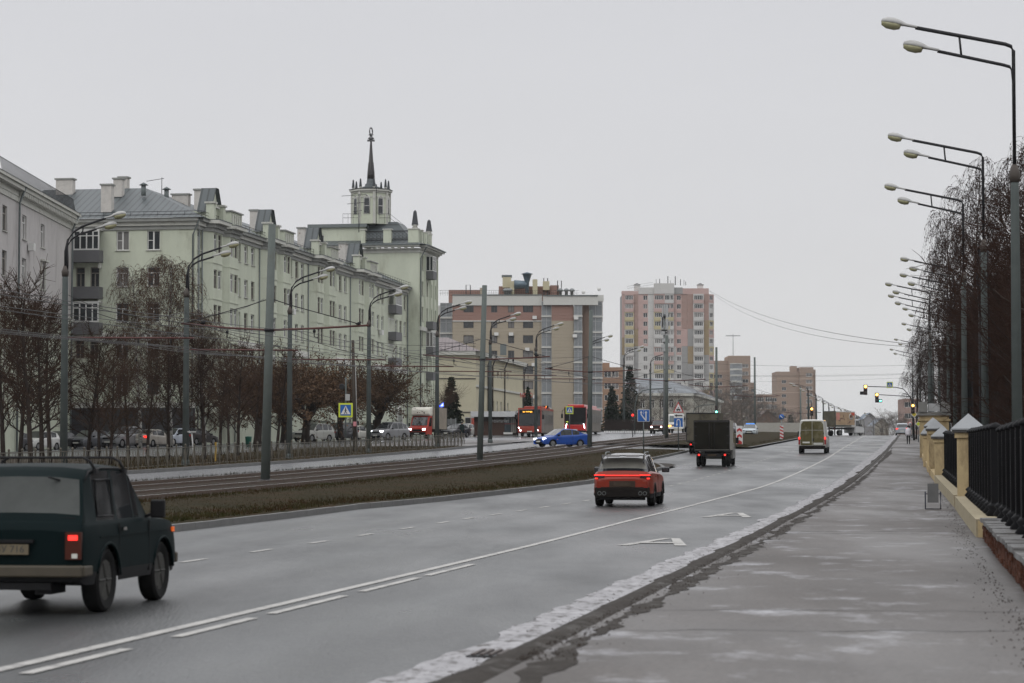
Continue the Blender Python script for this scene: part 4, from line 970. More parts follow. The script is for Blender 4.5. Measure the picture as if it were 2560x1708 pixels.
chimm = M('whitewashed_chimney', (.50, .48, .45), .85, .2, 2, noise2=((.25, .2, .17), 2, .6, .7))
pipem = M('grey_drainpipe', (.13, .15, .15), .6)
shopm = M('dark_shopfront', (.035, .035, .04), .4, .3, .8)

def wmesh(w, h, style, fm):
    k = 'win%.2f_%.2f_%s_%s' % (w, h, style, fm.name)
    if k in MATS: return MATS[k]
    f = MB(); t = .085 if w < 2.5 else .12
    f.box((0, .05, h/2), (w, .02, h)) if False else None
    for x in (-w/2+t/2, w/2-t/2): f.box((x, .03, h/2), (t, .07, h))
    for z in (t/2, h-t/2): f.box((0, .03, z), (w-2*t, .07, t))
    if style in ('t', 'cross'):          # upper light and one mullion
        f.box((0, .03, h*.36), (t*1.1, .065, h*.60)); f.box((0, .032, h*.70), (w-2*t, .065, t))
        if style == 'cross': f.box((0, .03, h*.86), (t*.8, .06, h*.2))
    elif style == 'two': f.box((-w*.02, .03, h/2), (t*1.5, .065, h-2*t)); f.box((-w*.26, .032, h*.5), (w*.38, .06, t*.7))
    elif style == 'plain2': f.box((w*.05, .03, h/2), (t*1.2, .065, h-2*t))
    elif style.startswith('n'):
        n = int(style[1:]); [f.box((-w/2+w*j/n, .03, h/2), (t*.9, .065, h-2*t)) for j in range(1, n)]
        if h > 1.7: f.box((0, .032, h*.72), (w-2*t, .06, t*.7))
    g = MB(); g.quad((-w/2+t*.5, .05, t*.5), (w/2-t*.5, .05, t*.5), (w/2-t*.5, .05, h-t*.5), (-w/2+t*.5, .05, h-t*.5))
    MATS[k] = (f.mesh('window', fm), g.mesh('pane', glass)); return MATS[k]
RW = random.Random(77)
glass2 = M('curtained_glass', (.16, .155, .15), .2, .25, .9, spec=.6)
def win(parent, x, y, z, ang, w, h, style='t', fm=None, sill=True, pane=None):
    fmesh, g = wmesh(w, h, style, fm or pvc)
    if pane is None and RW.random() < .34: pane = glass2
    if pane:
        k = g.name+'_'+pane.name
        if k not in MATS: g2 = g.copy(); g2.materials.clear(); g2.materials.append(pane); MATS[k] = g2
        g = MATS[k]
    o = inst('window', fmesh, parent, (x, y, z), ang); inst('pane', g, o, (0, 0, 0), world=False); return o

def facade(parent, p0, dv, L, z0, z1, wins, mat, reveal=.16, name='wall', frames=None, sillm=None):
    """wall with real window openings; wins = [(centre along wall, bottom z, w, h, style, framemat)]"""
    nx, ny = dv[1], -dv[0]; ang = math.atan2(dv[1], dv[0])
    xs = sorted({0.0, L} | {round(a, 3) for s, z, w, h, *_ in wins for a in (s-w/2, s+w/2)}); zs = sorted({z0, z1} | {round(a, 3) for s, z, w, h, *_ in wins for a in (z, z+h)})
    xs = [x for x in xs if 0 <= x <= L]; zs = [z for z in zs if z0 <= z <= z1]
    mb = MB(); H_ = [(round(s-w/2, 3), round(s+w/2, 3), round(z, 3), round(z+h, 3)) for s, z, w, h, *_ in wins]
    pt = lambda s, z, o=0: (p0[0]+dv[0]*s+nx*o, p0[1]+dv[1]*s+ny*o, z)
    for i in range(len(xs)-1):
        j = 0
        while j < len(zs)-1:
            def hole(jj): cx, cz = (xs[i]+xs[i+1])/2, (zs[jj]+zs[jj+1])/2; return any(a < cx < b and c < cz < d for a, b, c, d in H_)
            if hole(j): j += 1; continue
            k = j
            while k+1 < len(zs)-1 and not hole(k+1): k += 1
            mb.quad(pt(xs[i], zs[j]), pt(xs[i+1], zs[j]), pt(xs[i+1], zs[k+1]), pt(xs[i], zs[k+1])); j = k+1
    for a, b, c, d in H_:
        r_ = -reveal
        mb.quad(pt(a, c), pt(a, c, r_), pt(a, d, r_), pt(a, d)); mb.quad(pt(b, c, r_), pt(b, c), pt(b, d), pt(b, d, r_))
        mb.quad(pt(a, c), pt(b, c), pt(b, c, r_), pt(a, c, r_)); mb.quad(pt(a, d, r_), pt(b, d, r_), pt(b, d), pt(a, d))
    o = mb.build(name, mat, parent)
    for q in wins:
        s, z, w, h = q[:4]; st_ = q[4] if len(q) > 4 else 't'; fm = q[5] if len(q) > 5 and q[5] else (RW.choice((pvc, pvc, oldfr)))
        x, y, _ = pt(s, z, -reveal+.02); win(parent, x, y, z, ang, w, h, st_, fm)
        if sillm: 
            pass
    if sillm:
        kk = 'sillmesh%.1f' % wins[0][2]
        if kk not in MATS: MATS[kk] = MB().box((0, -.05, -.03), (wins[0][2]+.16, .14, .05)).mesh('sill', sillm)
        for q in wins:
            x, y, _ = pt(q[0], q[1], 0); 
            if abs(q[2]-wins[0][2]) < .05: inst('sill', MATS[kk], parent, (x, y, q[1]), ang)
    return o
def beam(parent, name, p0, dv, L, z, h, out, mat, inn=.0, ext=0):
    """moulding along a wall: from `inn` behind to `out` in front of its face"""
    nx, ny = dv[1], -dv[0]; c = (p0[0]+dv[0]*L/2+nx*(out-inn)/2, p0[1]+dv[1]*L/2+ny*(out-inn)/2, z+h/2)
    return MB().box(c, (L+2*ext, out+inn, h), rz=math.atan2(dv[1], dv[0])).build(name, mat, parent)
def poly(parent, name, faces, mat):
    mb = MB(); [mb.poly(f) for f in faces]; return mb.build(name, mat, parent)
def pipe(parent, x, y, z0, z1, r=.07): return MB().tube([(x, y, z0), (x, y, z1)], r, 6).build('drainpipe', pipem, parent)
RD = (ST, CT); FR = (CT, -ST)      # directions: along the street; across it, facing the camera

def green_house():
    c = ond(448, 62.6); t0 = dt(c.x, c.y)[1]; D = 62.6; zb = c.z-.3; ze = zat(500, c.y)
    b = thing('apartment_house', 'long pale green apartment house with a row of small gables and a grey metal roof', 'building', (c.x, c.y, zb))
    rows = [zat(v, c.y)-.83 for v in (551, 635, 717, 800, 885)]
    e = ond(935, 62.6); t1 = dt(e.x, e.y)[1]; L = t1-t0
    gt = [dt(*ond(u, D-1).xy)[1]-t0 for u in (517, 633, 750, 842)]
    per = (gt[3]-gt[0])/3; gt = [gt[0]+per*k for k in range(4)]
    wins = []; bays = []
    pipes = []
    offs = [.9]
    for g in gt:
        bays += [(g-1.9, 4.3), (g+3.4, 4.3)]; offs += [g+7.6, g+10.1, g+12.5]; pipes += [g-4.6, g+6.2]
    offs += [1.9+1.9]
    offs = [o for o in offs if all(abs(o-bc) > bw/2+.5 for bc, bw in bays) and .8 < o < L-1]
    offs += [L-14+k*2.45 for k in range(6)]; offs = sorted(offs); o2 = []
    for o in offs:
        if all(abs(o-p) > 1.5 for p in o2): o2.append(o)
    for o in o2:
        if o > L-12.5 and o < L-7: continue
        for z in rows: wins.append((o, z, 1.25, 1.7, 't'))
    p0 = rd(D, t0); facade(b, p0, RD, L, zb, ze-1.0, wins, green, sillm=trimw)
    for bc, bw in bays:      # faceted bays
        x0, x1 = bc-bw/2, bc+bw/2; dp = .75
        def g2(s, o): return rd(D-o, t0+s)
        A, B, C_, E_ = g2(x0, 0), g2(x0+.7, dp), g2(x1-.7, dp), g2(x1, 0)
        zl = rows[-1]-1.6
        fw = [(.78, z, 1.1, 1.7, 't') for z in rows[:4]]+[(bw-1.4-.78, z, 1.1, 1.7, 't') for z in rows[:4]]
        facade(b, B, RD, bw-1.4, zl, ze-1.0, fw, green, name='bay', reveal=.14)
        poly(b, 'bay_side', [[(A[0], A[1], zl), (B[0], B[1], zl), (B[0], B[1], ze-1), (A[0], A[1], ze-1)], [(C_[0], C_[1], zl), (E_[0], E_[1], zl), (E_[0], E_[1], ze-1), (C_[0], C_[1], ze-1)]], green)
        poly(b, 'bay_foot', [[(A[0], A[1], zl), (E_[0], E_[1], zl), (C_[0], C_[1], zl), (B[0], B[1], zl)]], trimw)
        for k, (z, o_, h_) in enumerate(((ze-1.0, .12, .35), (ze-.65, .32, .35), (ze-.30, .75, .30))):
            pts = [g2(x0-o_*.5, 0), g2(x0+.6-o_*.4, dp+o_), g2(x1-.6+o_*.4, dp+o_), g2(x1+o_*.5, 0)]; q = MB(); q.prism(pts, z, z+h_-.002*k); q.build('bay_cornice', (cornm if k < 2 else trimw), b)
        for z in rows[:3]:
            q = MB(); q.prism([g2(x0, .02), g2(x0+.68, dp+.06), g2(x1-.68, dp+.06), g2(x1, .02)], z-1.0, z-.88); q.build('bay_string_course', green, b)
        q = MB(); q.prism([g2(x0-.4, -.5), g2(x0+.3, dp+.8), g2(x1-.3, dp+.8), g2(x1+.4, -.5)], ze, ze+.06); q.build('bay_roof', roofm, b)
    for z, o_, h_, m_ in ((ze-1.0, .12, .35, cornm), (ze-.65, .30, .35, trimw), (ze-.30, .62, .30, cornm)):
        beam(b, 'cornice', p0, RD, L, z, h_, o_, m_, .1)
    beam(b, 'string_course', p0, RD, L, rows[2]-1.6, .62, .10, M('white_band', (.62, .62, .58), .8, .08))
    # wing end facing the camera
    Wd = 17.0; pw = rd(D+Wd, t0); s_of = lambda u: Wd-(c.x-xof(u, c.y+1.2))/CT
    ww = [];
    for u in (278, 351):
        for z in rows: ww.append((s_of(u), z-(0 if True else 0), 1.2, 1.75, 'two' if z == rows[0] else 't', pvc))
    sl = s_of(194)
    for k, z in enumerate(rows[1::2]): ww += [(sl-.62, z, .85, 1.8, 't', oldfr), (sl+.72, z, .85, 1.8, 't', oldfr)]
    facade(b, pw, FR, Wd, zb, ze-1.0, ww, green, sillm=trimw)
    for z, o_, h_, m_ in ((ze-1.0, .12, .35, cornm), (ze-.65, .30, .35, trimw), (ze-.30, .62, .30, cornm)): beam(b, 'cornice', pw, FR, Wd, z, h_, o_, m_, .1, .3)
    beam(b, 'string_course', pw, FR, Wd, rows[2]-1.6, .68, .10, M('white_band', (.62, .62, .58), .8, .08))
    beam(b, 'shop_fascia', pw, FR, Wd, zb+3.6, .5, .18, trimw); beam(b, 'shopfront', pw, FR, Wd, zb, 3.6, .12, shopm)
    for k, z in enumerate(rows):       # balconies and glazed loggias
        q = lambda s, o: (pw[0]+FR[0]*s+FR[1]*o, pw[1]+FR[1]*s-FR[0]*o)
        if k < 3:
            x, y = q(sl, .55); ba = MB().box((x, y, z-.55), (3.0, 1.1, 1.05), rz=-TH).build('balcony', balc, b)
            for s_ in (-1.3, 1.3): x, y = q(sl+s_, .35); MB().box((x, y, z-1.35), (.18, .6, .5), rz=-TH).build('bracket', trimw, ba).location -= Vector(b['_w'])-Vector(b['_w'])
        if k in (0, 2):
            x, y = q(sl, 1.05); win(b, x, y, z, -TH, 2.95, 1.75, 'n5', pvc); x, y = q(sl, .02)
            MB().box((q(sl, .5)[0], q(sl, .5)[1], z+1.8), (3.0, 1.1, .08), rz=-TH).build('loggia_roof', pvc, b)
    # roof with hips
    zr = zat(433, c.y+9); run = 7.2
    a, bb = rd(D-.75, t0-.75), rd(D-.75, t1); ri0, ri1 = rd(D+run, t0+7.5), rd(D+run, t1); l0, l1 = rd(D+Wd, t0-.75), rd(D+Wd, t0+7.5)
    v3 = lambda p, z: (p[0], p[1], z)
    poly(b, 'roof', [[v3(a, ze), v3(bb, ze), v3(ri1, zr), v3(ri0, zr)]], roofm)
    poly(b, 'roof_end', [[v3(l0, ze), v3(a, ze), v3(ri0, zr), v3(l1, zr)]], roofm2)
    # gables, pedestals
    for g in gt:
        gc = g-1.9; f0 = -.35; wdt = 1.55; zg = ze+2.9
        q = lambda s, o, z: (*rd(D-o, t0+s), z)
        poly(b, 'gable', [[q(gc-wdt, .35, ze), q(gc+wdt, .35, ze), q(gc+wdt, .35, ze+.9), q(gc+.35, .35, zg), q(gc-.35, .35, zg), q(gc-wdt, .35, ze+.9)]], green)
        poly(b, 'gable_roof', [[q(gc-wdt-.3, .7, ze+.75), q(gc-.40, .7, zg+.15), q(gc-.40, -.7, zg+.15), q(gc-wdt-.3, -.7, ze+.75)], [q(gc+.40, .7, zg+.15), q(gc+wdt+.3, .7, ze+.75), q(gc+wdt+.3, -.7, ze+.75), q(gc+.40, -.7, zg+.15)], [q(gc-.40, .7, zg+.15), q(gc+.40, .7, zg+.15), q(gc+.40, -.7, zg+.15), q(gc-.40, -.7, zg+.15)]], roofm2)
        poly(b, 'gable_cheek', [[q(gc-wdt, .35, ze), q(gc-wdt, .35, ze+.9), q(gc-wdt, -3, ze+.9), q(gc-wdt, -3, ze)], [q(gc+wdt, .35, ze), q(gc+wdt, -3, ze), q(gc+wdt, -3, ze+.9), q(gc+wdt, .35, ze+.9)]], green)
        for s_ in (-1.55, 1.55):
            x, y, _ = q(gc+s_, .55, 0); MB().box((x, y, ze+.75), (.7, .7, 1.5), rz=ROADZ).build('gable_pier', green, b); MB().box((x, y, ze+1.58), (.95, .95, .16), rz=ROADZ).build('pier_cap', trimw, b)
        x, y, _ = q(gc, .5, 0); MB().box((x, y, ze+1.35), (2.0, .25, .14), rz=ROADZ).build('gable_ledge', trimw, b)
        x, y, _ = q(g+3.4, .45, 0); MB().box((x, y, ze+.65), (3.7, 1.0, 1.3), rz=ROADZ).build('parapet', green, b); MB().box((x, y, ze+1.36), (4.0, 1.3, .12), rz=ROADZ).build('parapet_cap', cornm, b)
        for s_ in (-1.4, -.7, 0, .7, 1.4): x, y, _ = q(g+3.4+s_, 1.0, 0); MB().box((x, y, ze+.65), (.22, .10, .9), rz=ROADZ).build('parapet_rib', trimw, b)
    # white-washed chimneys, caps and vents
    for s, o, w, h, z in ((g+5.8, 3.2, 1.6, 2.6, 1.1) for g in gt):
        x, y = rd(D+o, t0+s); MB().box((x, y, ze+z+h/2), (w, .8, h), rz=ROADZ).build('chimney', chimm, b); MB().box((x, y, ze+z+h+.08), (w+.2, 1.0, .16), rz=ROADZ).build('chimney_cap', cornm, b)
    for u, vt, vb, w, y in ((145, 413, 436, 1.6, 222), (242, 426, 474, .95, 216), (268, 412, 438, .8, 220), (280, 409, 434, .8, 223), (412, 448, 462, 1.6, 226), (462, 458, 465, 1.1, 232)):
        zt_, zb_ = zat(vt, y), zat(vb, y)-.6; x = xof(u, y); MB().box((x, y, (zt_+zb_)/2), (w, .8, zt_-zb_), rz=-TH).build('chimney', chimm, b); MB().box((x, y, zt_+.05), (w+.22, 1.0, .14), rz=-TH).build('chimney_cap', cornm, b)
    for u, v, y in ((325, 424, 219), (378, 434, 224)):
        x = xof(u, y); z = zat(v, y); MB().tube([(x, y, z-1), (x, y, z-.1)], .22, 8).lathe([(.45, 0), (.001, .28)], 8, 'z', (x, y, z-.05)).build('roof_vent', pipem, b)
    m = MB(); x = xof(367, 220); z = zat(445, 220); m.tube([(x, 220, z), (x, 220, z+1.5)], .03, 4).tube([(x-1.4, 220, z+1.15), (x+.2, 220, z+1.42)], .025, 4); m.build('aerial', dark, b)
    # snow rails along the eaves
    r_ = MB()
    for z in (.35, .62):
        r_.tube([(*rd(D-.45, t0+.2), ze+z), (*rd(D-.45, t1), ze+z)], .022, 4); r_.tube([(*rd(D-.45, t0), ze+z), (*rd(D+Wd-2, t0-.45+.4), ze+z)], .022, 4)
    for k in range(int(L/1.3)): x, y = rd(D-.45, t0+k*1.3); r_.tube([(x, y, ze), (x, y, ze+.65)], .02, 3)
    for k in range(12): x, y = rd(D-.2+k*1.25, t0-.2); r_.tube([(x, y, ze), (x, y, ze+.65)], .02, 3)
    r_.build('snow_rail', dark, b, kind='stuff')
    for s in pipes+[.35, L-.6]:
        if 0 < s < L: x, y = rd(D-.12, t0+s); pipe(b, x, y, zb, ze-.9); 
    x, y = rd(D+.3, t0-.12); MB().tube([(x+.6, y-.5, ze-.2), (x, y-.0, ze-1.5), (x, y, zb)], .08, 6).build('drainpipe', pipem, b)
    # far end: two balconies on the last stretch, archway into the yard
    for k, z in enumerate(rows):
        x, y = rd(D-.5, t1-9.7)
        win(b, *rd(D-.0, t1-9.7), z, ROADZ, 3.0, 1.7, 'n4', pvc)
        if k < 3: MB().box((x, y, z-.5), (3.3, 1.0, 1.0), rz=ROADZ).build('balcony', balc, b)
        if k == 0: x, y = rd(D-.98, t1-9.7); win(b, x, y, z, ROADZ, 3.2, 1.9, 'n5', pvc); MB().box((*rd(D-.5, t1-9.7), z+1.95), (3.3, 1.0, .08), rz=ROADZ).build('loggia_roof', pvc, b)
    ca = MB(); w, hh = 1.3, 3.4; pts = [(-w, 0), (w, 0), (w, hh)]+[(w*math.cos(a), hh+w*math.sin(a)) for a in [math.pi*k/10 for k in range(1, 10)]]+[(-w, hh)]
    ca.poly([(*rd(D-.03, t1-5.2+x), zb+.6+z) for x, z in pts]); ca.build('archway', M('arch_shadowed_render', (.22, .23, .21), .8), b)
    tr = MB(); tr.tube([(*rd(D-.08, t1-5.2+x*1.12), zb+.6+z*1.03) for x, z in [pts[0]]+[pts[-1]]+pts[-2:2:-1]+[pts[2], pts[1]]], .16, 5); tr.build('arch_surround', trimw, b)
    for v_, uu in ((735, 1), (790, 2)): pass
    for k, (u, rowi) in enumerate(((672, 1), (617, 2), (720, 2), (875, 1))):
        q = ond(u, D-.3); MB().box((q.x, q.y, rows[rowi]-.35), (.35, .8, .55), rz=ROADZ+math.pi/2).build('air_conditioner', pvc, b)
    return t0, t1, ze, zb
G_t0, G_t1, G_ze, G_zb = green_house()

def grey_house():
    D_x = -38.7; y1, y0 = 212.0, 150.0; zb = 1.8; ze = zat(492, y1)
    b = thing('brick_house', 'pale grey painted brick house with a dentilled white cornice at the far left edge', 'building', (D_x, y0, zb))
    dv = (0, 1.0); L = y1-y0; rows = [zat(v, 199)-.9 for v in (545, 640)]; lows = [zat(v, 199)-.9 for v in (745, 835, 925)]
    def s_(u): a = ray(u, 0)[0]; return D_x/a-y0 if a < -1e-6 else 0
    ww = [];
    for u in (16, 61, 103): ww += [(s_(u), z, 1.7, 1.95, 't', oldfr if u == 16 else pvc) for z in rows]
    k = s_(16)-3.6
    while k > 2: ww += [(k, z, 1.15, 1.85, 't') for z in rows]; k -= 3.6
    lw = [(s_(u), z, 1.3, 1.9, 't', oldfr) for u in (20, 62, 100) for z in lows]
    zm = rows[1]-1.6
    facade(b, (D_x, y0), dv, L, zm, ze-1.4, ww, greyb, sillm=trimw); facade(b, (D_x+.0, y0), dv, L, zb, zm-.9, lw, green)
    for z, h_, o_ in ((ze-1.4, .4, .1), (ze-.55, .3, .62), (ze-.25, .25, .8)): beam(b, 'cornice', (D_x, y0), dv, L, z, h_, o_, trimw, .1)
    beam(b, 'frieze', (D_x, y0), dv, L, ze-1.0, .45, .15, trimw)
    me = MB().box((0, 0, 0), (.34, .3, .34)).mesh('dentil', trimw)
    for k in range(int(24/.72)): inst('dentil', me, b, (D_x+.40, y1-.4-k*.72, ze-.76))
    beam(b, 'string_course', (D_x, y0), dv, L, zm-.9, .9, .16, trimw); beam(b, 'string_course', (D_x, y0), dv, L, zm-.35, .25, .3, trimw)
    poly(b, 'roof', [[(D_x+.85, y0, ze), (D_x+.85, y1, ze), (D_x-7.5, y1, ze+3.0), (D_x-7.5, y0, ze+3.0)]], Mwave('dark_seamed_roof', (.055, .06, .065), .5, (0, 1, 0), .5, .1, .6, .12))
    poly(b, 'end_wall', [[(D_x, y1, zb), (D_x-10, y1, zb), (D_x-10, y1, ze), (D_x, y1, ze)]], greyb)
    r_ = MB()
    for k in range(110): y = y1-.3-k*.28; r_.tube([(D_x+.35, y, ze+.15), (D_x+.1, y, ze+1.35)], .018, 3)
    for z, o in ((.25, .33), (1.3, .11)): r_.tube([(D_x+o, y1, ze+z), (D_x+o, y0, ze+z)], .025, 4)
    r_.build('roof_guard', dark, b, kind='stuff')
    for u in (44, 166):
        y = D_x/ray(u, 0)[0]; y = min(y, y1-.3); MB().tube([(D_x+.75, y, ze-.1), (D_x+.2, y, ze-1.5), (D_x+.16, y, zb)], .09, 6).build('drainpipe', pipem, b)
    y = D_x/ray(70, 0)[0]; MB().box((D_x+.3, y, rows[0]-.45), (.45, .8, .6)).build('air_conditioner', pvc, b)
    # pediment over one window
    MB().box((D_x+.2, y0+s_(103), rows[1]+2.35), (.4, 2.0, .16)).build('window_hood', trimw, b)
    for dy in (-.8, .8): MB().box((D_x+.08, y0+s_(103)+dy, rows[1]+1.0), (.14, .25, 2.4)).build('window_architrave', trimw, b)
grey_house()

def tower_house():
    D = 61.0; c = ond(962, D); t0 = dt(c.x, c.y)[1]; zb = 3.2; ze = zat(563, c.y); Wf = 16.5; dep = 11.5
    b = thing('corner_tower', 'pale green corner tower with an octagonal lantern and a tall black spire', 'building', (c.x, c.y, zb))
    pw = rd(D+Wf, t0); pr = rd(D, t0)
    rows = [ze-2.95-3.2*k for k in range(7)]
    facade(b, pw, FR, Wf, zb, ze-.9, [(Wf-6.2, rows[0]-.3, 1.3, .9, 'plain2', oldfr)], green)
    wr = []
    for k, z in enumerate(rows[:6]):
        wr += [(2.0, z, 1.0, 1.75, 't', oldfr), (7.6, z, .9, 1.75, 't'), (10.2, z, .9, 1.75, 't')]
        if k: wr.append((4.9, z, .9, 1.75, 't', oldfr))
    facade(b, pr, RD, dep, zb, ze-.9, wr, green, sillm=trimw)
    for k in (0, 2, 3, 4):
        x, y = rd(D-.5, t0+4.9); z = rows[k]; MB().box((x, y, z-.5), (2.3, 1.0, 1.0), rz=ROADZ).build('balcony', balc, b)
        if k in (0, 3): x, y = rd(D-.95, t0+4.9); win(b, x, y, z, ROADZ, 2.2, 1.9, 'n3', pvc); x, y = rd(D-.5, t0+3.8); win(b, x, y, z, -TH, .95, 1.9, 'plain2', pvc)
    for s in (.35, 3.3, 6.6, 9.0, dep-.3): x, y = rd(D-.06, t0+s); MB().box((x, y, (zb+ze-1)/2), (.35, .14, ze-1-zb), rz=ROADZ).build('pilaster', green, b)
    for p, dv, L in ((pw, FR, Wf), (pr, RD, dep)):
        for z, h_, o_ in ((ze-.9, .35, .12), (ze-.55, .2, .3), (ze-.2, .2, .95)): beam(b, 'cornice', p, dv, L, z, h_, o_, trimw, .1, .1)
        n = int(L/.85); nx, ny = dv[1], -dv[0]
        me = MB().box((0, 0, 0), (.32, .5, .22), rz=math.atan2(dv[1], dv[0])).mesh('dentil', trimw)
        for k in range(n): s = .4+k*.85; inst('dentil', me, b, (p[0]+dv[0]*s+nx*.5, p[1]+dv[1]*s+ny*.5, ze-.35))
        beam(b, 'cornice_roof', p, dv, L, ze+.01, .10, 1.15, pipem, .1, .2)
    beam(b, 'string_course', pr, RD, dep, rows[2]-1.3, .5, .25, trimw); 
    v3 = lambda p, z: (p[0], p[1], z)
    A, B, C_, E_ = rd(D+Wf, t0-.8), rd(D-.8, t0-.8), rd(D-.8, t0+dep+.8), rd(D+Wf, t0+dep+.8)
    A2, B2, C2, E2 = rd(D+Wf, t0+2.2), rd(D+2.2, t0+2.2), rd(D+2.2, t0+dep-2), rd(D+Wf, t0+dep-2)
    za = ze+.12; zk = ze+.9
    poly(b, 'roof_skirt', [[v3(A, za), v3(B, za), v3(B2, zk), v3(A2, zk)], [v3(B, za), v3(C_, za), v3(C2, zk), v3(B2, zk)]], roofm2)
    poly(b, 'end_wall', [[v3(rd(D+Wf, t0+dep), zb), v3(rd(D+Wf, t0+dep), ze), v3(rd(D, t0+dep), ze), v3(rd(D, t0+dep), zb)]], green)
    # upper storey set back, with a window, and its metal roof
    uw = lambda u: (c.x-xof(u, c.y+2.5))/CT
    q0 = rd(D+uw(700), t0+2.3); Lw = uw(700)-uw(828); z2 = zat(517, c.y+2)
    facade(b, q0, FR, Lw, ze, z2, [(Lw*.17, ze+.55, 1.15, 1.15, 'plain2', pvc)], green, name='attic_wall')
    q1 = rd(D+uw(828), t0+2.3); poly(b, 'attic_side', [[v3(q1, ze), v3(rd(D+uw(828), t0+9), ze), v3(rd(D+uw(828), t0+9), z2), v3(q1, z2)]], green)
    beam(b, 'attic_fascia', q0, FR, Lw, z2-.1, .42, .35, pipem, 6.5, .3)
    R0, R1 = uw(824), uw(938)
    f0, f1, f2, f3 = rd(D+R0, t0+2.0), rd(D+R1, t0+2.0), rd(D+R1, t0+9), rd(D+R0, t0+9); zz = zat(509, c.y+4)
    mids = [rd(D+R0-.5, t0+3.6), rd(D+R1+2.2, t0+3.6), rd(D+R1+2.2, t0+8), rd(D+R0-.5, t0+8)]
    poly(b, 'lantern_roof', [[v3(f0, ze+.9), v3(f1, ze+.9), v3(mids[1], zz), v3(mids[0], zz)], [v3(f1, ze+.9), v3(f2, ze+.9), v3(mids[2], zz), v3(mids[1], zz)], [v3(m_, zz) for m_ in mids]], roofm)
    # roof terrace parapet: piers, lattice panels, obelisks
    px_ = [uw(u) for u in (888, 921, 958)]
    for u, w in ((832, .5), (888, 1.0), (948, 1.3)):
        x, y = rd(D+uw(u), t0+.6); MB().box((x, y, ze+1.1), (w, .7, 1.9), rz=-TH).build('parapet_pier', green, b); MB().box((x, y, ze+2.1), (w+.2, .9, .12), rz=-TH).build('pier_cap', trimw, b)
    me = None
    def lattice(p, dv, L, z0, h):
        m = MB(); nx = 7
        P_ = lambda s, z: (p[0]+dv[0]*s, p[1]+dv[1]*s, z)
        for z in (z0, z0+h): m.tube([P_(0, z), P_(L, z)], .05, 4)
        n = max(2, int(L/.42))
        for k in range(n+1): m.tube([P_(L*k/n, z0), P_(L*k/n, z0+h)], .02, 3)
        for k in range(n):
            for j in range(3): m.tube([P_(L*k/n, z0+h*j/3), P_(L*(k+1)/n, z0+h*(j+1)/3)], .018, 3); m.tube([P_(L*(k+1)/n, z0+h*j/3), P_(L*k/n, z0+h*(j+1)/3)], .018, 3)
        m.build('lattice_panel', dark, b)
    for ua, ub in ((836, 880), (896, 940)):
        p = rd(D+uw(ua), t0+.6); lattice(p, FR, uw(ua)-uw(ub), ze+.75, 1.15)
    for s in (2.6, 5.4, 8.2): x, y = rd(D+.5, t0+s); MB().box((x, y, ze+1.1), (.7, .7, 1.9), rz=ROADZ).build('parapet_pier', green, b); MB().box((x, y, ze+2.1), (.9, .9, .12), rz=ROADZ).build('pier_cap', trimw, b)
    for s in (1.0, 3.0, 5.8): lattice(rd(D+.5, t0+s), RD, 1.8, ze+.75, 1.1)
    obm = M('dark_slate_obelisk', (.02, .024, .03), .4)
    def obelisk(x, y, z, h, w):
        o = MB().lathe([(w*.45, 0), (w*.28, h*.12), (w*.5, h*.2)], 8, 'z', (x, y, z)).build('obelisk_foot', trimw, b); m = MB(); m.box((x, y, z+h*.55), (w*.85, w*.85, h*.7), taper=.5); m.box((x, y, z+h*.95), (w*.425, w*.425, h*.1), taper=.1)
        m.build('obelisk', obm, b)
    for u, v in ((953, 482), (998, 504)):
        if u == 953: x, y = rd(D+uw(951), t0+.6)
        else: x, y = rd(D+.5, t0+8.4)
        zt_ = zat(v, y); obelisk(x, y, ze+2.15, zt_-ze-2.15, .95)
    # octagonal lantern
    cy = c.y+5.5; cx_ = xof(849.5, cy); r8 = xof(890, cy)-xof(849.5, cy); r8 /= math.cos(math.pi/8); zl0 = zat(508, cy)-.5; zl1 = zat(440, cy)
    for k in range(8):
        a0, a1 = math.pi/8+k*math.pi/4-TH, math.pi/8+(k+1)*math.pi/4-TH
        P0, P1 = (cx_+r8*math.cos(a0), cy+r8*math.sin(a0)), (cx_+r8*math.cos(a1), cy+r8*math.sin(a1))
        dv = ((P1[0]-P0[0]), (P1[1]-P0[1])); Ls = math.hypot(*dv); dv = (dv[0]/Ls, dv[1]/Ls)
        if dv[1]*0-dv[0] > 0: pass
        poly(b, 'lantern_wall', [[v3(P0, zl0), v3(P1, zl0), v3(P1, zl1), v3(P0, zl1)]], green)
        nx, ny = dv[1], -dv[0]; mx_, my_ = (P0[0]+P1[0])/2+nx*.03, (P0[1]+P1[1])/2+ny*.03; w = .36; z0 = zl0+1.3; hh = 1.95
        pts = [(-w, 0), (w, 0), (w, hh)]+[(w*math.cos(a), hh+w*math.sin(a)) for a in [math.pi*j/8 for j in range(1, 8)]]+[(-w, hh)]
        m = MB(); m.poly([(mx_+dv[0]*s, my_+dv[1]*s, z0+z) for s, z in pts]); o = m.build('arched_window', glass, b)
        fr = MB(); fr.tube([(mx_+dv[0]*s+nx*.03, my_+dv[1]*s+ny*.03, z0+z) for s, z in [pts[0]]+[pts[-1]]+pts[-2:2:-1]+[pts[2], pts[1], pts[0]]], .055, 4); fr.tube([(mx_-dv[0]*w+nx*.03, my_-dv[1]*w+ny*.03, z0+hh*.5), (mx_+dv[0]*w+nx*.03, my_+dv[1]*w+ny*.03, z0+hh*.5)], .04, 4); fr.tube([(mx_-dv[0]*w+nx*.03, my_-dv[1]*w+ny*.03, z0+hh), (mx_+dv[0]*w+nx*.03, my_+dv[1]*w+ny*.03, z0+hh)], .04, 4); fr.build('window_frame', pvc, b)
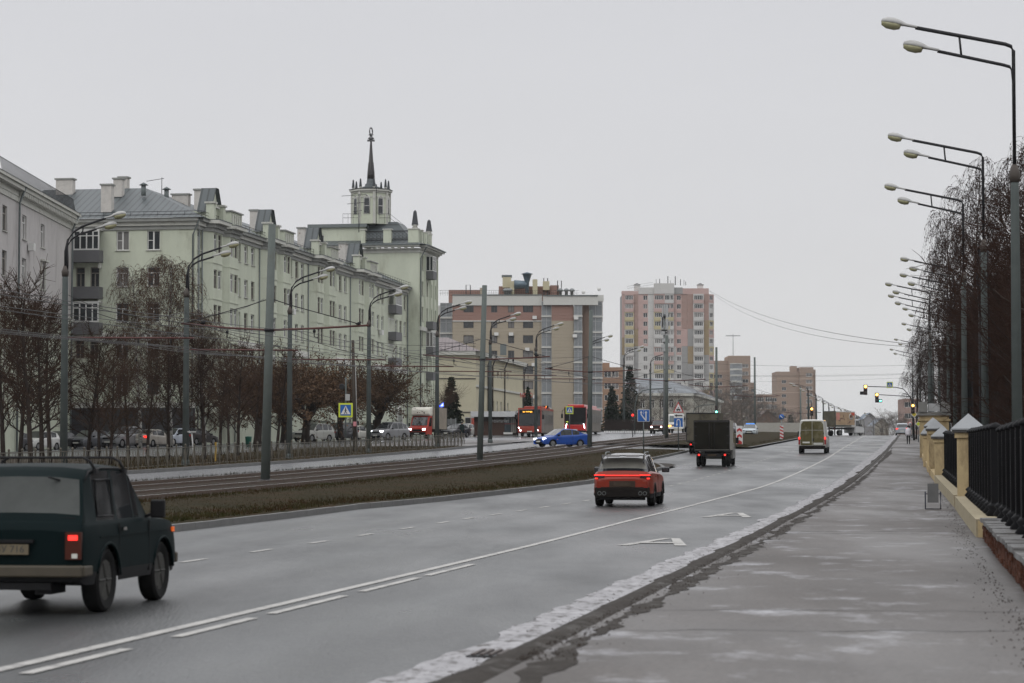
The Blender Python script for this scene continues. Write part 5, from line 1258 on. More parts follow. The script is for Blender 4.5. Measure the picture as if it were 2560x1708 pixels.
        MB().box((P0[0], P0[1], (zl0+zl1)/2), (.3, .3, zl1-zl0), rz=a0).build('lantern_pilaster', trimw, b)
        a = (a0+a1)/2; obx, oby = cx_+math.cos(a0)*(r8-.15), cy+math.sin(a0)*(r8-.15); obelisk(obx, oby, zl1+.15, 1.35, .42)
    def octp(r_, z0, z1, nm, mt): MB().prism([(cx_+r_*math.cos(math.pi/8+k*math.pi/4-TH), cy+r_*math.sin(math.pi/8+k*math.pi/4-TH)) for k in range(8)], z0, z1).build(nm, mt, b)
    octp(r8+.1, zl1-.95, zl1-.8, 'lantern_band', trimw); octp(r8+.12, zl1-.35, zl1-.12, 'lantern_cornice', trimw); octp(r8+.35, zl1-.11, zl1+.12, 'lantern_cornice', trimw); octp(r8+.42, zl1+.13, zl1+.2, 'lantern_roof_edge', dark); octp(r8+.1, zl0, zl0+.8, 'lantern_base', green)
    zs0 = zl1+.2; zs1 = zat(322, cy); spm = M('black_spire', (.016, .013, .013), .45, .3, 2)
    MB().lathe([(1.25, 0), (1.2, .35), (.8, .45), (.75, .75), (.6, .8), (.55, 1.0), (.5, 1.4)], 10, 'z', (cx_-.0, cy, zs0)).build('spire_base', M('slate_base', (.05, .06, .065), .5), b)
    MB().lathe([(.52, .9), (.46, 2.2), (.34, (zs1-zs0)*.55), (.30, (zs1-zs0)*.56), (.10, zs1-zs0)], 6, 'z', (cx_, cy, zs0)).build('spire', spm, b)
    mtop = M('grey_metal_finial', (.12, .12, .125), .4, metal=.4)
    MB().box((cx_, cy, zs1-.05), (.95, .25, .22)).lathe([(.12, 0), (.42, .12), (.30, .3), (.12, .5), (.35, .62), (.1, .8)], 10, 'z', (cx_, cy, zs1+.05)).build('finial', mtop, b)
    pts = [(cx_+.16*math.cos(a), cy+.4*math.cos(a), zs1+1.1+.5*math.sin(a)) for a in [math.pi*2*k/16 for k in range(17)]]
    MB().tube(pts, .09, 6).build('finial_ring', mtop, b)
    m = MB(); x = xof(822, cy-3); y = cy-3; z = zz
    m.tube([(x, y, z-1.5), (x, y, z+3.4)], .05, 4); [m.tube([(x-2.2+k*.7, y, z+3.1-k*1.0), (x+1.0-k*.3, y, z+3.3-k*1.0)], .03, 4) for k in range(3)]
    x2 = xof(862, cy-3); m.tube([(x2, y, z-.5), (x2, y, z+4.5)], .04, 4); m.build('aerial', dark, b)
    m = MB()
    for zq in (.45, .95): m.tube([(xof(785, cy-2), cy-2, zz+zq), (xof(893, cy-2), cy-2, zz+zq), (xof(925, cy+3), cy+3, zz+zq-.9)], .025, 4)
    for u in range(785, 895, 12): m.tube([(xof(u, cy-2), cy-2, zz-.3), (xof(u, cy-2), cy-2, zz+.95)], .02, 3)
    m.build('roof_railing', dark, b, kind='stuff')
    x, y = rd(D-.15, t0+.15); MB().tube([(x+.75, y-.3, ze-.1), (x, y, ze-1.6), (x, y, zb)], .09, 6).build('drainpipe', pipem, b)
tower_house()

# ---- yellow three-storey house and its brown roof
def yellow_house():
    y0, y1 = 338, 382; x0 = xof(1092, y0); x1 = xof(1200, y1); zb = 3.5; ze = zat(806, y0); xl = xof(960, y0)
    b = thing('low_yellow_house', 'low cream yellow house with a brown hipped roof and tall stair window', 'building', (x0, y0, zb))
    yl = M('cream_yellow_render', (.50, .465, .345), .85, .08, .4); L = x0-xl
    facade(b, (xl, y0), (1, 0), L, zb, ze, [], yl)
    for z in (ze-3.9, ze-8.6): beam(b, 'string_course', (xl, y0), (1, 0), L, z, .12, .1, darkfr)
    beam(b, 'cornice', (xl, y0), (1, 0), L, ze-.55, .55, .6, trimw, .1)
    d = Vector((x1-x0, y1-y0, 0)); Lr = d.length; d /= Lr
    wins = [(5.5+k*0, ze-11.2, 3.4, 10.0, 'n4', pvc) for k in range(1)]
    for s in (15.5, 19, 22.5, 29): wins += [(s, ze-3.2, 1.3, 1.1, 'plain2', pvc), (s, ze-9.2, 1.3, 2.6, 't', pvc)]
    facade(b, (x0, y0), (d.x, d.y), Lr, zb, ze, wins, yl)
    beam(b, 'cornice', (x0, y0), (d.x, d.y), Lr, ze-.6, .6, .7, trimw, .1); beam(b, 'string_course', (x0, y0), (d.x, d.y), Lr, ze-5.0, .3, .2, trimw)
    for s in (9.0, 13.2, 24.5, Lr-.3):
        q = (x0+d.x*s+d.y*.25, y0+d.y*s-d.x*.25); MB().tube([(q[0]+.6, q[1]-.2, ze-.1), (q[0], q[1], ze-1.6), (q[0], q[1], zb)], .11, 5).build('drainpipe', M('dark_brown_pipe', (.025, .018, .016), .5), b)
    rm = Mwave('brown_metal_roof', (.13, .10, .10), .5, (1, 0, 0), .5, .1, .6, .14); rm2 = M('brown_roof_painted_shade', (.05, .035, .032), .6)  # side slope: darker copy of the brown, shade put into the colour
    xr = xof(1020, y0+8); zr = zat(775, y0+9); n = Vector((-d.y, d.x, 0))*9
    A = (xl, y0-.7, ze); B = (x0+.7, y0-.7, ze); C_ = (xr+.5, y0+9, zr); E_ = (xl, y0+9, zr)
    poly(b, 'roof', [[A, B, C_, E_]], rm); poly(b, 'roof_side', [[B, (x1+.6, y1, ze-.2), (x1-9, y1+4, ze+1.0), C_]], rm2)
    r_ = MB(); 
    for z in (.7, 1.2): r_.tube([(xl, y0-.2, ze+z), (x0, y0-.2, ze+z*.9)], .03, 4)
    for k in range(11): x = x0-k*1.0-.3; r_.tube([(x, y0-.2, ze+.1), (x, y0-.2, ze+1.2)], .03, 3)
    r_.build('snow_rail', dark, b)
    x = xof(1155, 350); z = zat(793, 350); MB().box((x, 350, z-.6), (.9, .9, 1.6)).build('vent_stack', pipem, b)
yellow_house()

# ---- beige and terracotta apartment block
beige = Mwave('beige_tile_cladding', (.34, .295, .225), .6, (0, 0, 1), .7, .05, .88, .06); terra = Mwave('terracotta_tile_cladding', (.26, .155, .125), .6, (0, 0, 1), .7, .05, .88, .06)
pale = M('pale_cladding', (.52, .52, .49), .7, .05); logg = M('grey_loggia_glass', (.20, .215, .225), .2, .3, .5)
def beige_block():
    y = 452.0; X = lambda u: xof(u, y); zb = 4.0; ztop = zat(678, y); zl = ztop-1.9; z1 = zat(737, y)
    b = thing('apartment_block', 'beige apartment block with a terracotta top storey and glazed grey loggias', 'building', (X(1100), y, zb))
    rowv = [708, 744, 779, 814, 849, 884, 920, 955]
    cols = ((1075, 1.9), (1134, 1.15), (1173, 1.15), (1212, 1.9))
    def wr(v, u0): return [(X(u)-X(u0), zat(v, y)-.75, w, 1.5, 'plain2', darkfr) for u, w in cols]
    u0, u1 = 1038, 1244; L = X(u1)-X(u0)
    facade(b, (X(u0), y), (1, 0), L, z1, zl, wr(708, u0), terra); facade(b, (X(u0), y), (1, 0), L, zb, z1, [w for v in rowv[1:] for w in wr(v, u0)], beige)
    beam(b, 'parapet', (X(u0), y), (1, 0), L, zl, 1.9, .25, pale, .4); beam(b, 'parapet_cap', (X(u0), y), (1, 0), L, ztop+.01, .15, .4, pipem, .6); beam(b, 'string_course', (X(u0), y), (1, 0), L, z1-.1, .2, .15, pale)
    # left set-back part
    uL = 1000; facade(b, (X(uL), y+5), (1, 0), X(1040)-X(uL), zb, zl-1.5, [], beige); beam(b, 'parapet', (X(uL), y+5), (1, 0), X(1040)-X(uL), zl-1.5, 1.8, .2, pale, .3); beam(b, 'top_storey', (X(uL), y+5), (1, 0), X(1040)-X(uL), z1, zl-1.5-z1, .12, terra)
    def loggia_col(u0, u1, yy, v0=690, side=True):
        x0, x1 = X(u0), X(u1); w = x1-x0; Z_ = [zat(v, y) for v in rowv]
        for k, z in enumerate(Z_[:8]):
            MB().box(((x0+x1)/2, yy+.5, z-1.52), (w+.15, 1.3, .28)).build('loggia_slab', pale, b)
            win(b, (x0+x1)/2, yy, z-1.35, 0, w, 2.65, 'n2' if w < 3 else 'n3', M('pale_loggia_frame', (.36, .37, .37), .5), pane=logg)
            MB().box(((x0+x1)/2, yy+.4, z-.75), (w-.1, .6, 1.1)).build('loggia_panel', logg if RW.random() < .5 else pale, b)
    loggia_col(1008, 1036, y+4.2); loggia_col(1243, 1266, y-.6); loggia_col(1317, 1336, y-1.4); loggia_col(1352, 1383, y+.6)
    x0, x1 = X(1266), X(1316); q = y-1.0
    facade(b, (x0, q), (1, 0), x1-x0, zb, z1, [], beige); facade(b, (x0, q), (1, 0), x1-x0, z1, zl, [], terra); beam(b, 'parapet', (x0-1.6, q), (1, 0), x1-x0+6.2, zl-.0, 1.7, .5, pale, .5); beam(b, 'parapet_cap', (x0-1.6, q), (1, 0), x1-x0+6.2, zl+1.72, .15, .7, pipem, .6)
    poly(b, 'wall_return', [[(x1, q, zb), (x1, y+14, zb), (x1, y+14, zl), (x1, q, zl)]], beige)
    br = M('brown_cladding', (.17, .115, .085), .7); facade(b, (X(1336), y), (1, 0), X(1352)-X(1336), zb, zat(700, y), [], br)
    zz = zat(720, y); zt_ = zat(679, y)
    facade(b, (X(1345), y+1), (1, 0), X(1384)-X(1345), zz-1.5, zt_-.8, [], terra); beam(b, 'parapet', (X(1345), y+1), (1, 0), X(1384)-X(1345), zt_-1.0, 1.2, .3, pale, .4, .2)
    # body mass behind the facades
    MB().box(((X(1040)+X(1383))/2, y+9, (zb+zl)/2), (X(1383)-X(1040)-.4, 15, zl-zb-.1)).build('mass', beige, b)
    # roof structures
    def rb(ua, ub, va, vb, dy, mt, nm): x0, x1 = X(ua), X(ub); MB().box(((x0+x1)/2, y+dy, (zat(va, y)+zat(vb, y))/2), (x1-x0, 3, zat(va, y)-zat(vb, y))).build(nm, mt, b)
    rb(1027, 1100, 660, 690, 8, terra, 'roof_house'); rb(1100, 1113, 656, 690, 7, beige, 'roof_duct'); rb(1144, 1268, 652, 690, 7.5, terra, 'roof_house')
    cr_ = M('cream_shaft', (.45, .41, .28), .7, .06)
    rb(1153, 1173, 632, 656, 6, cr_, 'shaft'); rb(1170, 1180, 642, 682, 5, cr_, 'shaft'); rb(1223, 1234, 638, 680, 5, cr_, 'shaft'); rb(1247, 1262, 642, 662, 5.5, cr_, 'shaft'); rb(1151, 1175, 627, 631, 6, pipem, 'shaft_cap'); rb(1264, 1284, 650, 672, 7, terra, 'roof_house')
    x = X(1190); z = zat(650, y); MB().tube([(X(1180), y+4, z), (X(1204), y+4, z), (X(1208), y+4, z+.3)], [.9, .75, .6], 8).build('air_duct', M('blue_grey_duct', (.10, .14, .17), .4, metal=.3), b)
    MB().lathe([(.35, -2.0), (.4, 0), (.85, 1.5), (1.2, 1.6), (.001, 2.0)], 12, 'z', (X(1210), y+4, zat(645, y))).build('extract_cowl', M('blue_grey_duct', (.10, .14, .17), .4), b)
    for u in (1287, 1301, 1314, 1160, 1165, 1170): MB().lathe([(.3, -1.2), (.3, 0), (.6, .1), (.4, .5), (.001, .7)], 10, 'z', (X(u), y+3, zat(667, y))).build('turbine_vent', steel, b)
    m = MB()
    for u0_, u1_, v in ((1249, 1258, 634), (1281, 1290, 640), (1068, 1078, 650)): m.tube([(X(u0_), y+5, zat(690, y)), (X(u0_), y+5, zat(v, y)), (X(u1_), y+5, zat(v, y)), (X(u1_), y+5, zat(690, y))], .08, 4)
    for z in (.5, 1.0): m.tube([(X(1008), y+1, ztop+z), (X(1330), y+1, ztop+z)], .025, 3)
    for k in range(60): x = X(1010)+k*.45*1.0*(X(1330)-X(1010))/27; m.tube([(x, y+1, ztop), (x, y+1, ztop+1.0)], .022, 3)
    m.build('roof_railing', dark, b, kind='stuff')
    for u, v in ((1227, 729), (1139, 767), (1173, 767), (1210, 802), (1225, 837), (1228, 911), (1322, 731), (1319, 772)): MB().box((X(u), y-.25-(1.3 if u > 1300 else 0), zat(v, y)), (.8, .4, .6)).build('air_conditioner', pvc, b)
    for u, v in ((1340, 682), (1376, 675), (1366, 690)): MB().lathe([(.001, 0), (.35, .12), (.38, .15)], 10, 'y', (X(u), y+1, zat(v, y)+1)).build('satellite_dish', pvc, b)
beige_block()

# ---- pink, white and yellow panel tower
PKc = {'p': M('pink_panel', (.46, .335, .31), .85, .1, .12), 'b': M('brown_pink_panel', (.34, .24, .21), .85, .1, .12), 'w': M('white_grey_panel', (.52, .515, .50), .85, .14, .12), 'y': M('yellow_panel', (.46, .41, .26), .85, .08, .12), 'g': M('grey_panel', (.30, .30, .295), .85, .12, .12), 'o': M('ochre_panel', (.30, .235, .15), .85, .1, .12)}
def pink_tower():
    y = 785.0; X = lambda u: xof(u, y); Zv = lambda v: zat(v, y)
    b = thing('panel_tower_block', 'tall pink, white and yellow panel tower block with aerials on its roof', 'building', (X(1528), y, 2))
    cs = [  # u0,u1, forward offset, window (w,h,style) or None, centre u, colours top to bottom
     (1434, 1440, 0, None, 'pppppooggggwww'), (1440, 1461, .9, (2.6, 1.5, 'n5'), 'ppyyyywwwwwwpp'), (1461, 1471, .2, None, 'bbbbooggggwwww'), (1471, 1482, 0, None, 'ppppppwwwwwwww'),
     (1482, 1494, 0, (1.35, 1.5, 'plain2'), 'ppppppwwwwwwww'), (1494, 1507, 0, None, 'wwwwwwwwwwwwww'), (1507, 1532, 1.2, (3.0, 1.5, 'n5'), 'ppyywwppyyywpp'), (1532, 1544, 1.2, (1.6, 1.5, 'n3'), 'wpyywwppyyywww'), (1544, 1553, 1.2, (1.0, 1.5, 'plain2'), 'wpywwwppywywpp'),
     (1553, 1559, 0, None, 'ppppppwwwwwwww'), (1559, 1571, 0, (1.35, 1.5, 'plain2'), 'pppppppwwwwwww'), (1571, 1585, 0, None, 'bbbbppggggwwww'), (1585, 1598, .2, None, 'bbbbggooggggpp'), (1598, 1622, .9, (2.9, 1.5, 'n5'), 'ppwwwwwwwwwppp'), (1622, 1634, .2, None, 'bbboooogggwoyy')]
    base = Zv(990)
    for ci, (u0, u1, off, wn_, cols) in enumerate(cs):
        x0, x1 = X(u0)+(X(1528)-X(1434))*0, X(u1)
        sh = -6; x0, x1 = X(u0+sh), X(u1+sh)
        for k in range(15):
            zt_ = Zv(672-6+ (22 if k == 0 else 0)) if False else Zv(687+20*k-12); zb_ = Zv(687+20*k+8)
            col = PKc[cols[min(k, 13)]]
            if wn_:
                facade(b, (x0, y-off), (1, 0), x1-x0, zb_, zt_, [((x1-x0)/2, (zb_+zt_)/2-.55, wn_[0], wn_[1], wn_[2], pvc)], PKc['w'] if RW.random() < .3 and off > .5 else col, name='panel')
                if off > .5: MB().box(((x0+x1)/2, y-off-.06, zb_+.35), (x1-x0-.1, .1, 1.15)).build('balcony_panel', col, b)
            else: facade(b, (x0, y-off), (1, 0), x1-x0, zb_+.03, zt_, [], col, name='panel')
        if off:
            for xx in (x0, x1): poly(b, 'wall_return', [[(xx, y-off, base), (xx, y+1, base), (xx, y+1, Zv(675)), (xx, y-off, Zv(675))]], PKc['w'])
    # top storey
    for u0, u1, v0, v1, cl, off in ((1428, 1466, 668, 675, 'p', 0), (1466, 1502, 660, 675, 'w', 0), (1502, 1548, 651, 675, 'w', 1.2), (1548, 1568, 660, 675, 'g', 0), (1568, 1628, 662, 675, 'p', 0)):
        x0, x1 = X(u0), X(u1); MB().box(((x0+x1)/2, y+1.5-off, (Zv(v0)+Zv(v1))/2), (x1-x0, 3.4, Zv(v0)-Zv(v1))).build('attic_panel', PKc[cl], b)
    MB().box(((X(1428)+X(1628))/2, y+8.2, (base+Zv(676))/2), (X(1628)-X(1428)-.2, 16, Zv(676)-base)).build('core', PKc['g'], b)
    # right facet
    x0, x1 = X(1628), X(1629)+2.4; 
    fx = X(1628); d = Vector((.55, .83)).normalized(); 
    for k in range(15): 
        zt_ = Zv(675+20*k); zb_ = Zv(695+20*k); facade(b, (fx, y), (d.x, d.y), 3.4, zb_, zt_, [(1.7, zb_+1.0, 2.2, 1.4, 'n3', pvc)], PKc['pwwypwypwyypyyy'[k]], name='panel')
    for u in (1464, 1610): MB().box((X(u), y+3, Zv(658)), (1.9, 1.9, 2.0)).build('vent_house', PKc['w'], b); MB().box((X(u), y+3, Zv(651)), (2.3, 2.3, .6), taper=.2).build('vent_cap', dark, b)
    m = MB()
    for u, v, w in ((1507, 641, .12), (1515, 640, .2), (1534, 634, .25), (1540, 644, .1), (1551, 634, .25), (1563, 641, .2), (1571, 643, .12), (1575, 646, .15)): m.box((X(u), y, (Zv(v)+Zv(655))/2), (w, w, Zv(v)-Zv(655)))
    m.build('roof_aerial', dark, b)
    m = MB(); [m.tube([(X(1440), y, Zv(668)+z), (X(1500), y, Zv(660)+z+.2)], .05, 3) or m.tube([(X(1552), y, Zv(660)+z), (X(1620), y, Zv(661)+z)], .05, 3) for z in (.8, 1.5)]; m.build('roof_railing', steel, b)
pink_tower()

# ---- far tan brick towers, low wing, orange block and small houses
tan = Mwave('tan_brick', (.30, .23, .185), 6.2, (0, 0, 1), .85, .06, 1.35, .05); tan2 = M('tan_brick_plain', (.29, .21, .16), .85, .08, .2); redb = M('red_brick_far', (.24, .12, .09), .85, .1, .3)
def block(name, label, parts_, y, mat, group=None, cat='building', base=None, winm=None):
    X = lambda u: xof(u, y); zb = -2 if base is None else base
    b = thing(name, label, cat, (X(parts_[0][0]), y, zb), group=group)
    for q in parts_:
        u0, u1, v, dep, cols = q[:5]; dy = q[5] if len(q) > 5 else 0; zt_ = zat(v, y); x0, x1 = X(u0), X(u1)
        wins = []
        for uc, w, h, pitch_, n_, vs in cols:
            for k in range(n_): wins.append((X(uc)-x0, zat(vs, y)-k*pitch_, w, h, 'n%d' % max(2, int(w/1.0)), winm or pvc))
        facade(b, (x0, y+dy), (1, 0), x1-x0, zb, zt_, wins, mat); d = dep
        poly(b, 'side_wall', [[(x1, y+dy, zb), (x1, y+dy+d, zb), (x1, y+dy+d, zt_), (x1, y+dy, zt_)], [(x0, y+dy, zb), (x0, y+dy, zt_), (x0, y+dy+d, zt_), (x0, y+dy+d, zb)]], mat); poly(b, 'flat_roof', [[(x0, y+dy, zt_), (x1, y+dy, zt_), (x1, y+dy+d, zt_), (x0, y+dy+d, zt_)]], mat)
    return b
b = block('brick_tower', 'tan brick tower with a thin roof mast, right of the pink tower block', [(1628, 1672, 828, 20, [(1637, 2.2, 1.5, 3.1, 9, 868), (1652, 2.2, 1.5, 3.1, 9, 868)]), (1672, 1722, 817, 20, [(1710, 2.6, 1.6, 3.1, 11, 845)], -2), (1722, 1736, 878, 16, [(1729, 1.4, 1.4, 3.1, 7, 900)], 1)], 1000, tan)
y = 996; m = MB()
for k, v in enumerate((842, 856, 870, 884, 898, 912)):
    pts = []; n = 10; x0, x1 = xof(1675, y), xof(1703, y); z0, z1 = zat(v+6, y), zat(v-6, y); mb = MB(); mw = MB()
    for j in range(n+1): f = j/n; mb.v += [(x0+(x1-x0)*f, y-2.1-2.4*math.sin(math.pi*f), z0), (x0+(x1-x0)*f, y-2.1-2.4*math.sin(math.pi*f), z1)]
    for j in range(n): mb.f.append((2*j, 2*j+2, 2*j+3, 2*j+1)); mb.s.append(True)
    mb.build('curved_glazing', logg, b)
    for zz_ in (z1, z0): MB().prism([(x0+(x1-x0)*j/n, y-2.2-2.5*math.sin(math.pi*j/n)) for j in range(n+1)], zz_-.1, zz_+.25).build('curved_sill', pale, b)
m = MB().tube([(xof(1685, y), y+3, zat(820, y)), (xof(1685, y), y+3, zat(766, y))], .12, 4).box((xof(1685, y), y+3, zat(770, y)), (6, .3, .3)); m.build('roof_mast', steel, b)
block('brick_tower', 'stepped tan brick tower farthest right, above the white van', [(1783, 1838, 853, 20, [(1800, 2, 1.5, 3.2, 8, 880)]), (1836, 1867, 843, 20, [(1857, 2.8, 1.6, 3.0, 13, 865)], -1.5), (1865, 1874, 848, 16, [], 2), (1818, 1832, 840, 6, [], 3)], 1100, tan)
block('brick_wing', 'long lower tan brick block joining the two far towers', [(1736, 1785, 905, 16, [(1746, 3, 2, 3.1, 6, 922), (1765, 3, 2, 3.1, 6, 922), (1778, 2, 1.6, 3.1, 6, 922)])], 1050, tan)
block('orange_block', 'orange brick block peeping between the beige block and the pink tower', [(1382, 1432, 843, 14, [(1395, 1.8, 1.5, 3, 6, 866), (1412, 1.8, 1.5, 3, 6, 866)]), (1382, 1400, 832, 8, [], 2)], 620, M('orange_brick', (.29, .19, .13), .85, .12, .3, noise2=((.22, .14, .115), .15, .5, .6)))
block('pink_house', 'pale brick block behind the traffic-light mast on the right', [(2078, 2112, 915, 12, [(2086, 2.2, 1.4, 3, 7, 935), (2100, 2.2, 1.4, 3, 7, 935)])], 640, M('faded_pink_brick', (.33, .24, .21), .85, .1, .3))
def white_house():
    y0 = 440; b = thing('old_white_house', 'old white three-storey house with a grey hipped roof behind the bare trees', 'building', (xof(1560, y0), y0, 3))
    x0, x1 = xof(1440, y0), xof(1592, y0); ze = zat(905, y0); wm = M('off_white_render', (.40, .39, .34), .85, .12, .3)
    facade(b, (x0, y0), (1, 0), x1-x0, 3, ze, [(1+k*1.75, ze-2.5-3.2*j, .9, 1.6, 't', pvc) for k in range(6) for j in range(3)], wm)
    x2, y2 = xof(1655, 500), 500; d = Vector((x2-x1, y2-y0)); L = d.length; d /= L
    facade(b, (x1, y0), (d.x, d.y), L, 3, ze, [(2+k*3.6, ze-2.5-3.2*j, 1.2, 1.6, 't', pvc) for k in range(15) for j in range(3)], wm); beam(b, 'cornice', (x1, y0), (d.x, d.y), L, ze-.3, .5, .6, trimw, .1); beam(b, 'cornice', (x0, y0), (1, 0), x1-x0, ze-.3, .5, .6, trimw, .1)
    rg = M('grey_slate_roof', (.15, .165, .18), .6, .1, .5); zr = zat(868, y0+8)
    poly(b, 'roof', [[(x0, y0-.6, ze+.2), (x1+.6, y0-.6, ze+.2), (x1-5, y0+9, zr), (x0, y0+9, zr)]], rg); poly(b, 'roof', [[(x1+.6, y0-.6, ze+.2), (x2+.6, y2, ze+.2), (x2-7, y2, zr), (x1-5, y0+9, zr)]], M('slate_roof_painted_shade', (.07, .075, .085), .6))  # same slate on both slopes; the side one is coloured darker as shade
white_house()
gh = lambda u0, u1, v, vr, y, col, lab: None
def small_house(u0, u1, ve, vr, y, col, rc, lab):
    x0, x1 = xof(u0, y), xof(u1, y); ze, zr = zat(ve, y), zat(vr, y); b = thing('small_house', lab, 'building', (x0, y, 0)); m_ = M('wall_'+lab[:12].replace(' ', '_'), col, .85, .1, .3); n = max(1, int((x1-x0)/4))
    facade(b, (x0, y), (1, 0), x1-x0, -2, ze, [((k+.5)*(x1-x0)/n, ze-2.6, 1.4, 1.5, 'plain2', pvc) for k in range(n)], m_); xm = (x0+x1)/2
    poly(b, 'gable', [[(x0, y, ze), (x1, y, ze), (xm, y, zr)]], m_); r_ = M('roof_'+lab[:12].replace(' ', '_'), rc, .7)
    poly(b, 'roof', [[(x0-.5, y-.6, ze-.2), (xm, y-.6, zr+.1), (xm, y+14, zr+.1), (x0-.5, y+14, ze-.2)], [(xm, y-.6, zr+.1), (x1+.5, y-.6, ze-.2), (x1+.5, y+14, ze-.2), (xm, y+14, zr+.1)]], r_)
small_house(1738, 1785, 962, 942, 640, (.20, .13, .10), (.12, .08, .07), 'low brown gabled house far beyond the island')
small_house(1982, 2012, 962, 948, 900, (.28, .28, .29), (.14, .17, .21), 'far bluish house roof beyond the brow of the hill')
small_house(1950, 1990, 968, 955, 980, (.25, .25, .24), (.12, .14, .17), 'faint grey-roofed house on the horizon behind the lamps')
small_house(2008, 2040, 975, 960, 820, (.35, .33, .28), (.13, .15, .18), 'pale low house beyond the brow, next to the dark truck')

# ---- kiosk, bus shelter, notice stand
def kiosk():
    y = 268.0; X = lambda u: xof(u, y); zb = Z(X(1150), y)+.1; k = thing('kiosk', 'brown timber-clad press kiosk with a white flat roof', 'kiosk', (X(1150), y, zb)); zt_ = zat(957, y); zr = zat(944.5, y)
    tim = M('brown_timber', (.060, .028, .018), .6, .25, 3, stretch=(.3, .3, 6)); x0, x1 = X(1088), X(1190)
    MB().box(((x0+x1)/2, y+1.5, (zb+zt_)/2), (x1-x0, 3, zt_-zb)).build('body', M('dark_timber_back', (.03, .018, .014), .7), k)
    me = MB().box((0, 0, 0), (X(1157)-x0, .04, .155)).mesh('plank', tim); n = int((zt_-zb-.5)/.17)
    for j in range(n): inst('plank', me, k, ((x0+X(1157))/2, y-.03, zb+.12+j*.17))
    MB().box(((X(1080)+X(1196))/2, y+1.2, (zt_+zr)/2), (X(1196)-X(1080), 4.2, zr-zt_)).build('roof', M('white_fascia', (.50, .51, .52), .5), k)
    MB().box(((X(1158)+X(1172))/2, y-.04, zb+1.5), (X(1172)-X(1158), .05, 2.5)).build('door', M('dark_teal_glass', (.02, .035, .045), .15), k)
    win(k, (X(1173)+X(1184))/2, y-.06, zb+.3, 0, X(1184)-X(1173), 2.3, 'n2', oldfr); MB().box((X(1166), y-.3, zb+.25), (X(1177)-X(1156), .4, .22)).build('bench', white, k); MB().box((X(1170), y-.08, zb+1.3), (X(1185)-X(1158), .05, .08)).build('red_rail', M('red_band', (.2, .03, .03), .6), k)
    text('Pressmarket', .62, M('white_lettering', (.6, .6, .6), .5), k, Matrix.Translation(Vector((X(1146), y-.12, zt_-.42))-Vector(k['_w'])) @ Matrix.Rotation(math.pi/2, 4, 'X'), 'lettering', shear=.2, sx=.68)
kiosk()
def shelter():
    y = 266; X = lambda u: xof(u, y); z = Z(X(1200), y)+.1; s = thing('bus_shelter', 'grey bus shelter with a curved glass roof beside the kiosk', 'bus shelter', (X(1195), y, z))
    m = MB(); 
    pts = [(X(1183), z+2.1), (X(1187), z+2.45), (X(1195), z+2.75), (X(1208), z+2.85), (X(1216), z+2.8)]
    for i in range(4): m.quad((pts[i][0], y-1, pts[i][1]), (pts[i+1][0], y-1, pts[i+1][1]), (pts[i+1][0], y+2.5, pts[i+1][1]), (pts[i][0], y+2.5, pts[i][1]))
    m.build('roof', M('frosted_roof', (.25, .25, .25), .3), s)
    for i in range(5): MB().tube([(pts[i][0], y-1.02, pts[i][1]+.03), (pts[i][0], y+2.5, pts[i][1]+.03)], .04, 4).build('rib', dark, s)
    for u, dy in ((1187, -.9), (1187, 2.3), (1210, 2.3)): MB().tube([(X(u), y+dy, z), (X(u), y+dy, z+2.5)], .05, 5).build('post', dark, s)
    MB().box((X(1187), y+.7, z+1.2), (.04, 3.0, 1.9)).build('side_panel', M('grey_panel_sh', (.22, .22, .22), .4), s); MB().box((X(1200), y+2.3, z+1.2), (X(1212)-X(1188), .04, 1.9)).build('back_panel', M('smoky_glass', (.10, .11, .12), .15), s)
shelter()
# ---------------------------------------------------------------- trees
bark = M('dark_bark', (.038, .030, .026), .9, .3, 4, bump=.5, bscale=20, rand=.25); twigm = M('brown_twigs', (.050, .031, .022), .9, .2, 3, rand=.3)
barkb = M('birch_bark', (.30, .29, .27), .85, .3, 5, noise2=((.02, .02, .02), 3.5, .52, .56), rand=.1); birtw = M('birch_twigs', (.060, .042, .032), .9, .2, 3, rand=.25)
catk = M('brown_catkins', (.105, .062, .040), .95, .3, 3); deadl = M('dead_brown_leaves', (.12, .075, .045), .95, .4, 2, rand=.2)
redtw = M('reddish_thicket_twigs', (.036, .020, .015), .95, .3, 2, rand=.3); needle = M('spruce_needles', (.014, .022, .013), .95, .4, 2, rand=.2); hazytw = M('haze_tinted_twigs', (.13, .115, .10), .95, .2, 1, rand=.15)  # the far trees' paler grey has distance haze put into the colour
def pt_on(path, f):
    f *= len(path)-1; i = min(int(f), len(path)-2); return path[i].lerp(path[i+1], f-i)
def limb(rnd, p, d, L, n, droop=0, wob=.12, up=0):
    pts = [p.copy()]; d = d.normalized()
    for k in range(n):
        d = (d+Vector((rnd.gauss(0, wob), rnd.gauss(0, wob), rnd.gauss(0, wob)-droop*(k+1)/n+up))).normalized(); p = p+d*L/n; pts.append(p)
    return pts
